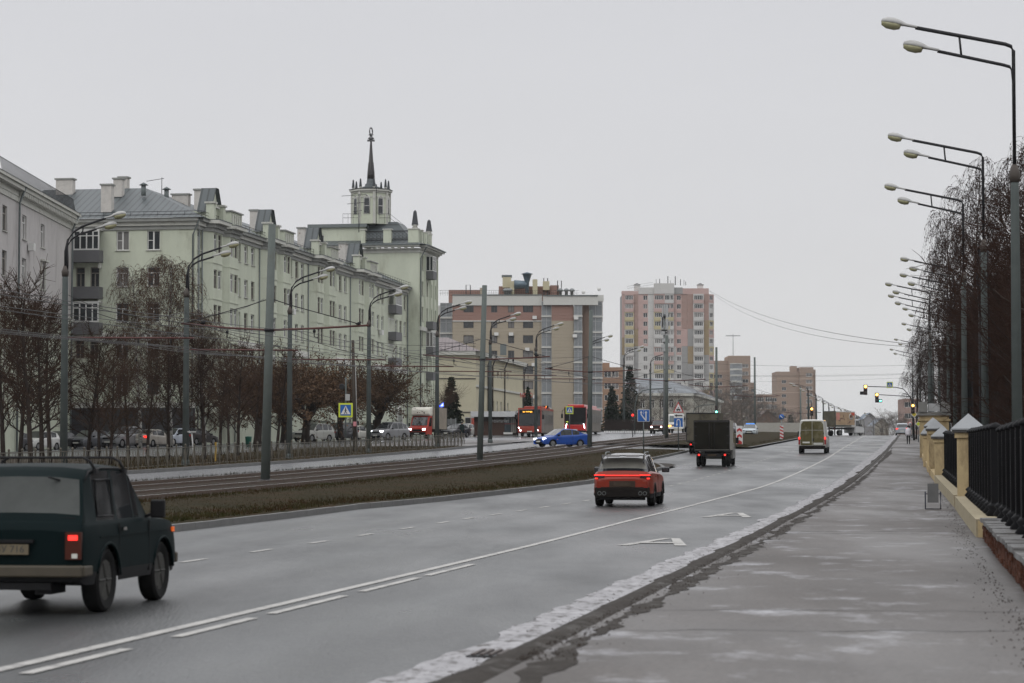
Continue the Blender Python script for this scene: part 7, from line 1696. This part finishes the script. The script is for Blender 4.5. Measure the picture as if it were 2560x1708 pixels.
g = ond(793, 36.5); r = post('pedestrian crossing sign with fluorescent border on a thin post behind the low fence', g, zat(866, g.y)-g.z, .05); zz_ = zat(941.5, g.y)-g.z; ped_sign(r, zz_, .92); MB().box((.12, 0, zat(912, g.y)-g.z), (.28, .18, .42)).build('control_box', case, r, local=True); MB().lathe([(.18, -.12), (.2, 0), (.1, .15)], 10, 'y', (-.25, 0, zat(888, g.y)-g.z)).build('camera', dark, r, local=True)
g = ground(1307, 268); r = post('pedestrian crossing sign rising behind the roof of the red bus', g, zat(930, g.y)-g.z, .05); ped_sign(r, zat(941.5, g.y)-g.z, .85)
# blue lane sign
x, y = rd(18.96, 170.3); g = Vector((x, y, zdt(18.96, 170.3)+.15)); r = post('blue square lane-direction sign with two white arrows on the grass median', g, zat(955, y)-g.z, .045)
z = zat(954, y)-g.z; face(r, 'white_border', rect(.86, .86), z, signw); p_ = face(r, 'blue_panel', rect(.80, .80), z, blue, -.065)
for ps in (line((-.17, .05), (-.17, .22), .075), line((-.17, .07), (.15, -.34), .08), line((.17, -.38), (.17, .22), .075), [(-.27, .18), (-.07, .18), (-.17, .34)], [(.07, .18), (.27, .18), (.17, .34)], line((0, .10), (0, .16), .03), line((0, .20), (0, .26), .03), line((0, .30), (0, .36), .03)): face(r, 'white_arrow', ps, z, signw, -.08, parent=p_)
# triangle + arrow + U-turn sign
x, y = ond(1557, 17.9).xy; g = Vector((x, y, Z(x, y)+.15)); y_ = g.y; k = y_/5548
r = post('post with tram warning triangle, arrow plate and blue U-turn sign', g, zat(918, y_)-g.z, .045); z = zat(935, y_)-g.z; s = 12.5*k
face(r, 'red_triangle', [(-s, -s*.95), (s, -s*.95), (0, s*1.05)], z, signr); t_ = face(r, 'white_triangle', [(-s*.74, -s*.78), (s*.74, -s*.78), (0, s*.72)], z, signw, -.065)
for ps in (rect(s*.75, s*.22, 0, -s*.42), line((-.28*s, -.6*s), (-.1*s, -.6*s), .12*s), line((.1*s, -.6*s), (.28*s, -.6*s), .12*s), line((-s*.12, -s*.3), (0, s*.05), .03*s*2), line((s*.12, -s*.3), (0, s*.05), .06*s)): face(r, 'tram_symbol', ps, z, signk, -.08, parent=t_)
z = zat(954, y_)-g.z; p_ = face(r, 'arrow_plate', rect(20*k, 11*k), z, signw); face(r, 'black_arrow', line((-4*k, 0), (9*k, 0), 2.2*k), z, signk, -.065, parent=p_); face(r, 'black_arrow_head', [(-9*k, 0), (-3.5*k, 3.2*k), (-3.5*k, -3.2*k)], z, signk, -.066, parent=p_)
z = zat(970, y_)-g.z; p_ = face(r, 'blue_panel', rect(20*k, 20*k), z, blue)
for ps in (line((4*k, -9.5*k), (4*k, 4*k), 1.8*k), line((-3.5*k, -3.5*k), (-3.5*k, 4*k), 1.8*k), [(4.9*k, 3*k), (3.2*k, 7*k), (0, 8.2*k), (-3*k, 7*k), (-4.4*k, 3*k), (-2.6*k, 3*k), (-1.8*k, 5.4*k), (0, 6.4*k), (2*k, 5.4*k), (3.1*k, 3*k)], [(-6.2*k, -3.2*k), (-.8*k, -3.2*k), (-3.5*k, -8*k)]): face(r, 'white_arrow', ps, z, signw, -.065, parent=p_)
# chevron panel and striped bollard with round sign
g = ground(1697, 214); x, y = g.xy; g.z = Z(x, y)+.1; r = thing('chevron_panel', 'upright red and white chevron panel at the tip of the grass island', 'road sign', g); k = y/5548; H = 45*k; W_ = 15*k
b = face(r, 'white_panel', rect(W_, H, 0, H/2), .0, signw)
for j in range(3):
    z0 = H*(.06+.31*j); face(r, 'red_chevron', [(-W_*.38, z0), (W_*.38, z0), (W_*.38, z0+H*.13), (0, z0+H*.22), (-W_*.38, z0+H*.13)], 0, signr, -.062, parent=b)
    if j: face(r, 'white_chevron', [(-W_*.38, z0-H*.0), (0, z0+H*.09), (W_*.38, z0-H*.0), (W_*.38, z0-.03), (-W_*.38, z0-.03)], 0, signw, -.068, parent=b)
MB().box((0, .05, H*.5), (.1, .08, H)).build('post', steel, r, local=True)
g = ground(1794, 262); g.z = Z(g.x, g.y)+.1; r = thing('keep_right_sign', 'round blue arrow sign above a red and white striped board', 'road sign', g); k = g.y/5548
MB().tube([(0, 0, 0), (0, 0, 46*k)], .05, 6).build('post', steel, r, local=True); z = zat(957, g.y)-g.z; p_ = MB().lathe([(.001, -.03), (6.2*k, -.03), (6.2*k, 0)], 20, 'y', (0, -.05, z)).build('blue_disc', blue, r, local=True); face(r, 'white_arrow', line((-3*k, 3*k), (3*k, -3*k), 1.5*k), z, signw, -.10, parent=p_)
z0 = 2*k; b = face(r, 'white_board', rect(8*k, 31*k, 0, 15.5*k), z0, signw)
for j in range(4): q = z0+(1+j*7.6)*k; face(r, 'red_stripe', [(-4*k, q+3.2*k), (4*k, q-.5*k), (4*k, q+3.2*k), (-4*k, q+7*k)], 0, signr, -.062, parent=b)

# traffic signals
def signal(root, x, y, z, lit, s=1.0, rz=0, side=None):
    lens = {'r': redlit, 'a': M('lit_orange_lens', (.6, .3, .02), emit=(1, .48, .08), estr=9), 'g': M('lit_green_lens', (.05, .6, .4), emit=(.2, 1, .75), estr=6)}
    h = MB().box((0, 0, 0), (.36*s, .22, 1.05*s)).build('signal_head', M('signal_housing', (.03, .014, .013), .6), root, local=True); h.location = (x, y, z)
    for k, off in enumerate((.33, 0, -.33)):
        c = 'r' if k == 0 else 'o' if k == 1 else 'g'
        on = (lit == 'top' and k == 0) or (lit == 'g' and k == 2) or (lit == 'mid' and k == 1)
        mt = (lens['a'] if lit != 'r' else redlit) if on and k < 2 else (lens['g'] if on else M('unlit_lens', (.03, .02, .02), .2))
        if lit == 'r' and k == 0: mt = redlit
        o = MB().lathe([(.001, -.13), (.13*s, -.12), (.14*s, -.09)], 14, 'y', (0, 0, off*s)).build('lens', mt, h, local=True); MB().tube([(.15*s*math.cos(R(a)), -.18, off*s+.15*s*math.sin(R(a))) for a in range(-10, 200, 30)], .014, 4).build('visor', black, h, local=True)
    if side is not None:
        MB().box((side*.38*s, 0, -.33*s), (.36*s, .2, .34*s)).build('side_section', dark, h, local=True)
        if side > 0: MB().box((side*.38*s, -.115, -.33*s), (.22*s, .02, .10*s)).build('green_arrow', lens['g'], h, local=True)
    return h
g = ground(2098, 262); g.z += .12; y = g.y; k = y/5548
r = thing('signal_mast', 'mast with two long arms carrying amber-lit traffic lights and a crossing sign', 'traffic light', g); zf = lambda v: zat(v, y)-g.z
MB().tube([(0, 0, 0), (-.12, 0, zf(900))], [.12, .09], 8).build('post', dark, r, local=True)
MB().tube([(-.1, 0, zf(935)), (-.35, 0, zf(912)), (-1.1, 0, zf(893)), (-1.9, 0, zf(889)), (-113*k, 0, zf(887))], .05, 6).build('mast_arm', dark, r, local=True); MB().tube([(-.1, 0, zf(918)), (-.5, 0, zf(910)), (-86*k, 0, zf(905.5))], .045, 6).build('mast_arm', dark, r, local=True)
signal(r, -111*k, -.1, zf(895), 'top', 1.05, side=-1); signal(r, -85*k, -.1, zf(913), 'top', 1.0, side=1); signal(r, -3*k, -.2, zf(938), 'top', 1.0); ped_sign(r, zf(883.5), .66, -55*k)
face(r, 'yellow_diamond_border', [(0, -8*k), (8*k, 0), (0, 8*k), (-8*k, 0)], zf(951), signw, -.2); face(r, 'yellow_diamond', [(0, -5.8*k), (5.8*k, 0), (0, 5.8*k), (-5.8*k, 0)], zf(951), yel, -.22)
g = ground(2108, 245); g.z += .12; r = post('second yellow diamond sign, cut by the gatehouse wall', g, zat(960, g.y)-g.z, .04); k = g.y/5548; z = zat(973, g.y)-g.z; face(r, 'yellow_diamond_border', [(0, -7*k), (7*k, 0), (0, 7*k), (-7*k, 0)], z, signw); face(r, 'yellow_diamond', [(0, -5*k), (5*k, 0), (0, 5*k), (-5*k, 0)], z, yellowg, -.065)
g = ground(2089, 300); g.z += .12; r = post('round speed limit sign reading 40 beyond the walking person', g, zat(968, g.y)-g.z, .04); k = g.y/5548; z = zat(973.5, g.y)-g.z
MB().lathe([(.001, -.03), (5.2*k, -.03), (5.2*k, 0)], 18, 'y', (0, -.05, z)).build('red_ring', signr, r, local=True); p_ = MB().lathe([(.001, -.045), (4.1*k, -.045), (4.1*k, -.03)], 18, 'y', (0, -.05, z)).build('white_disc', signw, r, local=True); text('40', 5.2*k, signk, p_, Matrix.Translation((0, -.10, z)) @ Matrix.Rotation(math.pi/2, 4, 'X'), 'sign_lettering')
for u, v, y, lit, lab in ((1863, 945, 300, 'top', 'amber traffic light between the tan tower and the white van'), (1452, 960, 262, 'r', 'red traffic light at the left of the blue lane sign')):
    g = ground(u, y); r = post(lab, g, zat(v-22, y)-g.z, .05, 'traffic_signal', 'traffic light', dark); signal(r, 0, -.15, zat(v, y)-g.z, lit, 1.0)
# curved signal mast by the junction with a green light, and the arm near the spruces
g = ground(1588, 300); y = g.y; r = thing('signal_arm_mast', 'curved grey mast with a green-lit signal above the box trucks', 'traffic light', g); k = y/5548; zf = lambda v: zat(v, y)-g.z
MB().tube([(0, 0, 0), (0, 0, zf(960)), (4*k, 0, zf(943)), (12*k, 0, zf(934)), (25*k, 0, zf(930)), (52*k, 0, zf(929))], .06, 6).build('mast', polegrey, r, local=True); signal(r, 56*k, -.1, zf(940), 'g', .9)
g = ground(1457, 285); y = g.y; r = thing('curved_mast', 'curved grey mast arching over the far carriageway near the spruces', 'mast', g); k = y/5548; zf = lambda v: zat(v, y)-g.z
MB().tube([(0, 0, 0), (0, 0, zf(935)), (5*k, 0, zf(910)), (18*k, 0, zf(897)), (40*k, 0, zf(893)), (85*k, 0, zf(891))], .07, 6).build('mast', polegrey, r, local=True)
# antenna mast beside the fourth tram pole
g = ground(1526, 285); y = g.y; r = thing('antenna_mast', 'slender steel mast crowded with white antenna panels, behind the fourth tram pole', 'antenna mast', g); k = y/5548; zf = lambda v: zat(v, y)-g.z
MB().tube([(0, 0, 0), (0, 0, zf(698))], [.20, .12], 8).build('mast', steel, r, local=True)
for dx, v0, v1, w in ((-.25, 702, 752, .12), (.28, 700, 730, .3), (.30, 732, 756, .28), (-.3, 728, 756, .28), (0, 700, 722, .2)): MB().box((dx, -.25, (zf(v0)+zf(v1))/2), (w, .16, (zf(v0)-zf(v1)))).build('antenna_panel', M('pale_antenna', (.35, .36, .36), .5), r, local=True)
for v, dx in ((765, -.2), (772, .25), (781, -.1), (795, -.2), (803, 0)): MB().box((dx, -.25, zf(v)), (.42, .3, .40)).build('equipment_box', M('pale_antenna', (.35, .36, .36), .5), r, local=True)
for v in (727, 758, 764): MB().lathe([(.35, -.05), (.35, .05)], 10, 'z', (0, 0, zf(v))).build('collar', dark, r, local=True)
# red LED board and yellow box by the bus stop
g = ground(1223, 262); y = g.y; k = y/5548; zf = lambda v: zat(v, y)-g.z; r = thing('information_board', 'red LED information board above the orange-red bus', 'display board', g)
MB().tube([(0, 0, 0), (0, 0, zf(928))], .09, 8).build('post', polegrey, r, local=True); b = MB().box((23*k, 0, zf(938)), (25*k, .15, 13*k)).build('board', black, r, local=True); text('1 МЕТ', 9*k, M('red_led', (.6, .03, .03), emit=(1, .05, .05), estr=4), b, Matrix.Translation((20*k, -.09, zf(940))) @ Matrix.Rotation(math.pi/2, 4, 'X'), 'led_lettering', sx=.8); text('15', 4*k, M('orange_led', (.6, .2, .03), emit=(1, .3, .05), estr=4), b, Matrix.Translation((30*k, -.09, zf(934))) @ Matrix.Rotation(math.pi/2, 4, 'X'), 'led_lettering')
g = ground(1198, 275); y = g.y; k = y/5548; r = thing('yellow_box', 'small yellow cabinet behind the bus shelter', 'cabinet', g); z = zat(946, y)-g.z; MB().tube([(0, 0, 0), (0, 0, z)], .06, 6).build('post', dark, r, local=True); MB().box((0, 0, z), (11*k, .5, 9*k)).build('cabinet', yel, r, local=True); MB().box((0, 0, z-1.5*k), (11.3*k, .52, .08)).build('band', M('olive_line', (.2, .16, .02), .6), r, local=True)
g = ground(1208, 330); y = g.y; k = y/5548; r = thing('shop_letters', 'row of red shop letters on a frame beside the narrow spruce', 'shop sign', g); z = zat(908, y)-g.z; MB().tube([(-8*k, .2, 0), (-8*k, .2, z+4*k)], .06, 4).tube([(10*k, .2, 0), (10*k, .2, z)], .06, 4).build('frame', dark, r, local=True); text('МЯСО', 14*k, M('red_letters', (.5, .04, .03), .4), r, Matrix.Translation((0, 0, z)) @ Matrix.Rotation(math.pi/2, 4, 'X'), 'lettering', extrude=.05, sx=.7)
g = ground(1013, 255); y = g.y; k = y/5548; r = thing('blue_sign', 'small glowing blue angular sign beside the delivery truck', 'sign', g); z = zat(929, y)-g.z; MB().tube([(3*k, 0, 0), (3*k, 0, z)], .04, 5).build('post', dark, r, local=True); b = face(r, 'blue_panel', [(-7*k, -5.5*k), (5*k, -5.5*k), (5*k, 6*k), (1*k, 3*k), (-7*k, -3*k)], z, M('glowing_blue', (.02, .06, .6), emit=(.03, .10, .9), estr=1.2)); face(r, 'white_shape', [(-3*k, -3.5*k), (4*k, -3.5*k), (4*k, 3.5*k), (1*k, 1*k)], z, M('glowing_white', (.7, .8, .9), emit=(.6, .8, 1), estr=1), -.07, parent=b)
for u, y, vt, lab in ((1387, 262, 880, 'x'),): pass
g = ground(1035, 276); y = g.y; k = y/5548; r = thing('steel_hoarding', 'grey mesh hoarding behind the parked dark sedan', 'hoarding', g); MB().box((0, 0, 1.0), (22*k, .05, 2.0)).build('panel', M('grey_mesh_panel', (.12, .125, .125), .6), r, local=True); [MB().tube([(x*k, -.05, 0), (x*k, -.05, 2.1)], .04, 5).build('post', steel, r, local=True) for x in (-11, 0, 11)]
g = ground(1079, 285); y = g.y; k = y/5548; r = thing('poster_stand', 'advertising stand with a black poster and a red poster beside the kiosk', 'billboard', g)
MB().box((2*k, 0, 21*k), (28*k, .3, 42*k)).build('cabinet', M('white_cabinet', (.45, .45, .44), .5), r, local=True); face(r, 'black_poster', rect(12*k, 15*k, -5*k, 33*k), 0, signk, -.2); face(r, 'red_poster', rect(13*k, 16*k, 9*k, 32*k), 0, M('red_poster', (.35, .06, .04), .5, .6, 2), -.2); face(r, 'lit_window', rect(13*k, 7*k, 9*k, 17*k), 0, M('warm_lit_glass', (.5, .45, .3), emit=(1, .8, .4), estr=.7), -.2)
# dark hedge-like barrier with white feet behind the crossing
r = thing('dark_barrier', 'long dark railing with white feet along the far side of the junction', 'barrier', ground(1430, 300)); y = 300; base = r['_w']
m = MB(); m2 = MB(); x0, x1 = xof(1388, y), xof(1500, y); z = Z(x0, y)
for j in range(46): x = x0+(x1-x0)*j/45; m.box((x, y, z+.95), (.05, .05, 1.3))
m.box(((x0+x1)/2, y, z+1.6), (x1-x0, .08, .1)); m.box(((x0+x1)/2, y, z+.95), (x1-x0, .03, 1.0)); m.build('railing', M('dark_brown_rail', (.028, .022, .02), .8), r)
for j in range(22): x = x0+(x1-x0)*j/21; MB().box((x, y-.1, z+.15), (.22, .2, .22)).build('foot', signw, r)
y = 420; r = thing('concrete_wall', 'long low pale wall across the far end of the grass island', 'wall', ground(1765, y)); x0, x1 = xof(1712, y), xof(1850, y); z = Z(x0, y); MB().box(((x0+x1)/2, y, z+.95), (x1-x0, .3, 2.4)).build('wall', M('pale_concrete', (.33, .32, .29), .8), r)
# wooden pole with a strip notice
g = ond(815, 38); H = zat(781, g.y)-g.z; r = thing('wooden_pole', 'dark wooden pole with a pink notice beside the pedestrian sign', 'pole', g); MB().tube([(0, 0, 0), (-.18, 0, H)], [.15, .10], 8).build('pole', M('weathered_wood', (.06, .05, .042), .85, .25, 4), r, local=True); MB().tube([(.16, 0, .1), (.0, 0, H*.8)], .025, 5).build('conduit', case, r, local=True); MB().box((-.02, -.16, 1.95), (.22, .02, .32)).build('notice', M('pink_notice', (.5, .2, .22), .6), r, local=True)
g = ond(495, 37); r = thing('marker_post', 'thin yellow marker post standing in the verge', 'marker post', g); MB().box((0, 0, .55), (.09, .09, 1.1)).build('post', M('dull_yellow', (.32, .20, .03), .7), r, local=True); MB().box((0, 0, 1.12), (.11, .11, .05)).build('cap', M('dull_yellow', (.32, .20, .03), .7), r, local=True)
g = ond(442, 34.6); r = thing('meter_stand', 'leaning pale pipe stand beside the second lamp post', 'pipe', g); MB().tube([(.1, 0, 0), (-.05, 0, 1.7)], .035, 5).build('pipe', case, r, local=True); MB().box((-.05, 0, 1.75), (.4, .15, .06)).build('cap', case, r, local=True)
g = ground(570, 200); r = thing('litter_bin', 'small green litter bin against the foot of the house', 'bin', g); MB().lathe([(.22, 0), (.27, .7), (.27, .75)], 10, 'z').build('bin', M('bin_green', (.01, .12, .08), .5), r, local=True); MB().lathe([(.29, .75), (.29, .80), (.001, .84)], 10, 'z').build('lid', M('bin_green', (.01, .12, .08), .5), r, local=True)

# ---------------------------------------------------------------- low lattice fence on the left
fm_ = M('faded_olive_fence', (.095, .085, .065), .6, .25, 3, metal=.2)
x, y = rd(34.25, 90); fr_ = thing('lattice_fence', 'low olive-grey lattice fence along the verge of the far carriageway', 'fence', (x, y, zdt(34.25, 90))); fr_['_w'] = (0, 0, 0); fr_.location = (0, 0, 0)
pm_ = MB().box((0, 0, .5), (.06, .06, 1.0)).lathe([(.001, 1.09), (.05, 1.05), (.05, .99), (.001, .98)], 6, 'z').mesh('fence_post', fm_)
t = 84.0; seg = 1.42
la = MB(); 
for z0, z1, a, b in ((.12, .88, .06, .42), (.88, .12, .06, .42), (.12, .88, .42, .71), (.88, .12, .71, 1.0), (.12, .88, 1.0, 1.36), (.88, .12, 1.0, 1.36)): la.tube([(a, 0, z0), (b, 0, z1)], .014, 3)
la.tube([(0, 0, .12), (seg, 0, .12)], .014, 3); lam = la.mesh('lattice', fm_); rlm = MB().box((seg/2, 0, .92), (seg, .045, .04)).mesh('top_rail', fm_)
while t < 182:
    x, y = rd(34.25, t); z = zdt(34.25, t)+.1; z2 = zdt(34.25, t+seg)+.1; e = -math.atan2(z2-z, seg)
    inst('fence_post', pm_, fr_, (x, y, z), ROADZ)
    for nm, me in (('lattice', lam), ('top_rail', rlm)): o = inst(nm, me, fr_, (x, y, z), ROADZ); o.rotation_euler.y = e
    t += seg
# ---------------------------------------------------------------- right-hand wall: brick plinth, yellow pillars, black railings
ochre = M('ochre_render', (.44, .345, .20), .85, .2, 1.6, bump=.3, bscale=15, stretch=(1, 1, .4), noise2=((.17, .125, .075), 1.1, .50, .70)); capm = M('grey_sheet_cap', (.24, .25, .26), .5, .1); brickm = M('orange_brick_wall', (.085, .036, .023), .85, .3, 6, rand=.25); mort = M('dirty_mortar', (.10, .085, .07), .95); slab_ = M('snow_dusted_coping', (.20, .20, .20), .8, .35, 3, noise2=((.08, .075, .07), 2, .45, .65)); iron = M('black_railing', (.005, .005, .006), .55, .2, spec=.12)
def pillar(d, t, w, H, label, capw=.34, group='ochre pillars of the boundary wall'):
    x, y = rd(d-w/2, t+w/2); z = zdt(d, t)+.1; r = thing('pillar', label, 'pillar', (x, y, z), ROADZ, group)
    MB().box((0, 0, (H-.35)/2), (w, w, H-.35)).build('shaft', ochre, r, local=True); MB().box((0, 0, H-.28), (w+.12, w+.12, .14)).build('moulding', ochre, r, local=True); MB().box((0, 0, H-.155), (w+.26, w+.26, .10)).build('slab', M('dark_cap_edge', (.06, .055, .05), .6), r, local=True)
    m = MB(); a = (w+capw)/2; b = [(-a, -a, H-.10), (a, -a, H-.10), (a, a, H-.10), (-a, a, H-.10)]; [m.poly([b[k], b[(k+1) % 4], (0, 0, H+.32)]) for k in range(4)]; m.box((0, 0, H-.12), (2*a, 2*a, .035)); m.build('cap', capm, r, local=True); return r
pillar(-1.12, 66.9, .62, 2.28, 'tallest-looking ochre pillar with a grey pyramid cap, nearest the camera')
pillar(-.74, 96.7, .62, 1.98, 'second ochre pillar with a pyramid cap', .30); pillar(-.60, 111.3, .62, 2.25, 'third ochre pillar, half hidden behind the second', .30); pillar(-.55, 119, .6, 2.35, 'farthest low ochre pillar next to the gatehouse wall', .30); pillar(-.40, 131, .35, 1.9, 'slim ochre pillar just before the gatehouse', .28)
# gatehouse
x, y = rd(-.28, 156.7); g = Vector((x, y, zdt(-.28, 156.7))); r = thing('gatehouse', 'ochre gatehouse with a grey parapet and a white corrugated strip', 'building', g, -TH)
Hh = zat(930, y)-g.z; Wg = (xof(2176, y)-xof(2111, y))/CT
MB().box((Wg/2, 2.5, Hh/2-.25), (Wg, 5, Hh-.5)).build('wall', ochre, r, local=True); MB().box((Wg/2, 2.5, Hh-.95), (Wg+.2, 5.2, .12)).build('string_course', ochre, r, local=True); MB().box((Wg/2, 2.5, Hh-.55), (Wg+.3, 5.3, .22)).build('cornice', M('grey_cornice_g', (.2, .2, .19), .7), r, local=True)
for xx in (.2, Wg-.2): MB().box((xx, 0, Hh-.12), (.55, .5, .65)).build('parapet_pier', M('grey_cornice_g', (.2, .2, .19), .7), r, local=True)
m = MB(); n = 26
for k in range(n): xx = .55+(Wg-1.1)*k/n; w = (Wg-1.1)/n; m.box((xx+w/2, -.05 if k % 2 else 0, Hh-.15), (w, .04, .50))
m.build('corrugated_strip', M('white_corrugated', (.55, .56, .57), .5), r, local=True)
# low plinths and coping
x, y = rd(-1.3, 46.5); w1 = thing('plinth_wall', 'low ochre plinth carrying the black railings between the pillars', 'wall', (x, y, .1)); w1['_w'] = (0, 0, 0); w1.location = (0, 0, 0)
def plinth(parent, dline, t0, t1, h, mat, w=.72, nm='plinth', step=2.0):
    mb = MB(); t = t0; first = True
    ts_ = []
    while t < t1: ts_.append(t); t += step
    ts_.append(t1)
    for t in ts_:
        d = lerp(dline, t)
        for dd, z in ((d, .05), (d, h), (d-w, h), (d-w, .05)): x, y = rd(dd, t); mb.v.append((x, y, zdt(d, t)+z))
    for i in range(len(ts_)-1):
        for k in range(3): a = i*4+k; mb.f.append((a, a+1, a+5, a+4)); mb.s.append(False)
    for i in (0, len(ts_)-1): mb.f.append(tuple(i*4+k for k in ((3, 2, 1, 0) if i == 0 else (0, 1, 2, 3)))); mb.s.append(False)
    return mb.build(nm, mat, parent, local=True)
PL = [(46, -1.15), (67, -1.08), (97, -.76), (112, -.64), (150, -.4)]
plinth(w1, PL, 46.3, 66.6, .42, ochre); plinth(w1, PL, 67.8, 96.4, .42, ochre); plinth(w1, PL, 97.6, 155, .42, ochre)
plinth(w1, [(t, d+.04) for t, d in PL], 46.4, 66.6, .455, M('pale_ochre_top', (.31, .27, .19), .8, .3, 3), .80, 'coping'); plinth(w1, [(t, d+.04) for t, d in PL], 67.8, 96.4, .455, M('pale_ochre_top', (.31, .27, .19), .8, .3, 3), .80, 'coping')
w2 = thing('brick_wall', 'crumbling low brick wall with snow-dusted coping slabs at the right edge', 'wall', (0, 0, 0)); w2['_w'] = (0, 0, 0)
BL = [(20, -1.22), (36, -1.18), (46, -1.2)]
plinth(w2, [(t, d-.05) for t, d in BL], 22, 46.2, .40, mort, .70, 'wall_core')
bme = MB().box((0, 0, 0), (.235, .10, .062)).mesh('brick', brickm); rb = random.Random(8); nb = 0
for row in range(5):
    t = 27+(.12 if row % 2 else 0)
    while t < 46 and nb < 330:
        if rb.random() > .07:
            d = lerp(BL, t)-.02-rb.uniform(0, .035); x, y = rd(d-.03, t); o = inst('brick', bme, w2, (x, y, zdt(d, t)+.12+row*.074-.02), ROADZ+rb.uniform(-.05, .05)); nb += 1
        t += .25
cme = MB().box((0, 0, 0), (1.0, .78, .07)).mesh('coping_slab', slab_)
t = 26.5
while t < 46: x, y = rd(lerp(BL, t)-.36, t); o = inst('coping_slab', cme, w2, (x, y, zdt(-1.3, t)+.485+rb.uniform(-.015, .015)), ROADZ+rb.uniform(-.03, .03)); t += 1.04
def railing(t0, t1, dline, H, zb, label, n_posts, pw=.16):
    r = thing('railing', label, 'fence', (0, 0, 0), 0, 'black iron railings'); r['_w'] = (0, 0, 0)
    pm2 = 'railpost%.2f%.2f' % (H, pw)
    if pm2 not in MATS: MATS[pm2] = MB().box((0, 0, H*.5), (pw, pw, H)).lathe([(pw*.9, 0), (pw*1.15, .04), (pw*.75, .13), (pw*1.0, .20), (pw*.6, .27)], 10, 'z').lathe([(pw*.75, H), (pw*.75, H+.05), (.001, H+.14)], 8, 'z').mesh('baluster', iron)
    for k in range(n_posts): t = t0+(t1-t0)*k/(n_posts-1); d = lerp(dline, t)-.42; x, y = rd(d, t); inst('baluster', MATS[pm2], r, (x, y, zdt(d, t)+zb), ROADZ)
    m = MB(); t = t0
    while t < t1: d = lerp(dline, t)-.42; x, y = rd(d, t); m.box((x, y, zdt(d, t)+zb+H*.5), (.04, .04, H*.96)); t += .115
    m.build('bars', iron, r, local=True, kind='stuff')
    m = MB()
    for z in (.12, H-.16): m.tube([(*rd(lerp(dline, t)-.42, t), zdt(lerp(dline, t), t)+zb+z) for t in (t0, (t0+t1)/2, t1)], .028, 4)
    m.build('rails', iron, r, local=True); return r
railing(48.6, 66.2, PL, 1.72, .45, 'black railings with thick balusters before the tallest ochre pillar', 10, .20)
railing(68.2, 96.2, PL, 1.62, .45, 'black railings between the first and second ochre pillars', 14, .18)
railing(98, 110.8, PL, 1.7, .45, 'black railings between the second and third ochre pillars', 7, .18)
railing(29.6, 46.6, BL, 1.60, .50, 'black railings standing on the crumbling brick wall at the right edge', 9, .17)
# brick pier at the very edge
x, y = rd(-1.62, 28.6); z = .1; r = thing('brick_pier', 'orange brick pier with a wider cap cut by the right edge', 'pillar', (x, y, z), ROADZ)
MB().box((0, 0, 1.1), (.50, .50, 2.2)).build('core', mort, r, local=True); MB().box((0, 0, 2.27), (.66, .66, .12)).build('cap', M('brick_cap', (.25, .09, .045), .8, .2, 3), r, local=True); MB().box((0, 0, 2.36), (.58, .58, .06)).build('cap_top', slab_, r, local=True)
bm2 = MB().box((0, 0, 0), (.235, .02, .062)).mesh('brick', brickm)
for row in range(29):
    for side in range(4):
        for k in range(2):
            s = -.125+k*.25+(.0 if row % 2 else .0); a = side*math.pi/2; p_ = Matrix.Rotation(a, 3, 'Z') @ Vector((s, -.255, 0)); inst('brick', bm2, r, (p_.x, p_.y, .06+row*.074), a, world=False)
# folding board on the pavement
x, y = rd(-.45, 65.6); r = thing('pavement_sign', 'blank grey board hung in a dark U-shaped frame on the pavement', 'pavement board', (x, y, zdt(-.45, 65.6)+.12), -TH)
MB().tube([(-.20, 0, .48), (-.20, 0, .02), (.20, 0, .02), (.20, 0, .48)], .02, 4).build('frame', M('dark_blue_frame', (.012, .016, .03), .5), r, local=True); MB().box((0, -.02, .44), (.29, .03, .51)).build('board', M('grey_board', (.11, .11, .11), .7, .2), r, local=True); MB().box((0, .0, .42), (.38, .02, .02)).build('hinge', dark, r, local=True)
# tall dark utility mast and mesh gate behind the fence
g = ground(2232, 108); r = thing('dark_gate_panel', 'tall dark mesh panel with a curved top behind the pillars', 'gate', g); k = g.y/5548; zf = lambda v: zat(v, g.y)-g.z
m = MB(); m.tube([(-22*k, 0, 0), (-22*k, 0, zf(868)), (-14*k, 0, zf(858)), (0, 0, zf(850)), (0, 0, 0)], .05, 5); m.build('frame', dark, r, local=True); MB().box((-11*k, .02, zf(960)), (21*k, .02, zf(870)-zf(1050))).build('mesh', M('dark_mesh', (.012, .012, .012), .8), r, local=True)
for u, v, rr, y, lab in ((2257, 560, .16, 100, 'dark thick cable mast beside the second right-hand lamp'),):
    g = ground(u, y); r = thing('cable_mast', lab, 'mast', g); H = zat(v, y)-g.z; MB().tube([(0, 0, 0), (0, 0, H)], rr, 8).build('mast', dark, r, local=True); MB().tube([(0, -.2, H*.55), (-.25, -.2, H*.9), (-.1, -.2, H+.1), (.2, -.2, H-.2), (.25, -.2, H*.5)], .06, 6).build('cable_loop', dark, r, local=True)
# ---------------------------------------------------------------- winter haze
h = MB().box((400, 4900, 60), (3600, 10200, 140)); hm = bpy.data.materials.new('haze_air'); hm.use_nodes = True; nt = hm.node_tree; nt.nodes.clear()
pv = nt.nodes.new('ShaderNodeVolumePrincipled'); pv.inputs['Color'].default_value = (.92, .94, .97, 1); pv.inputs['Density'].default_value = .00008; pv.inputs['Anisotropy'].default_value = .2
ou = nt.nodes.new('ShaderNodeOutputMaterial'); nt.links.new(pv.outputs[0], ou.inputs['Volume'])
HZ = h.build('haze', hm); HZ['kind'] = 'stuff'
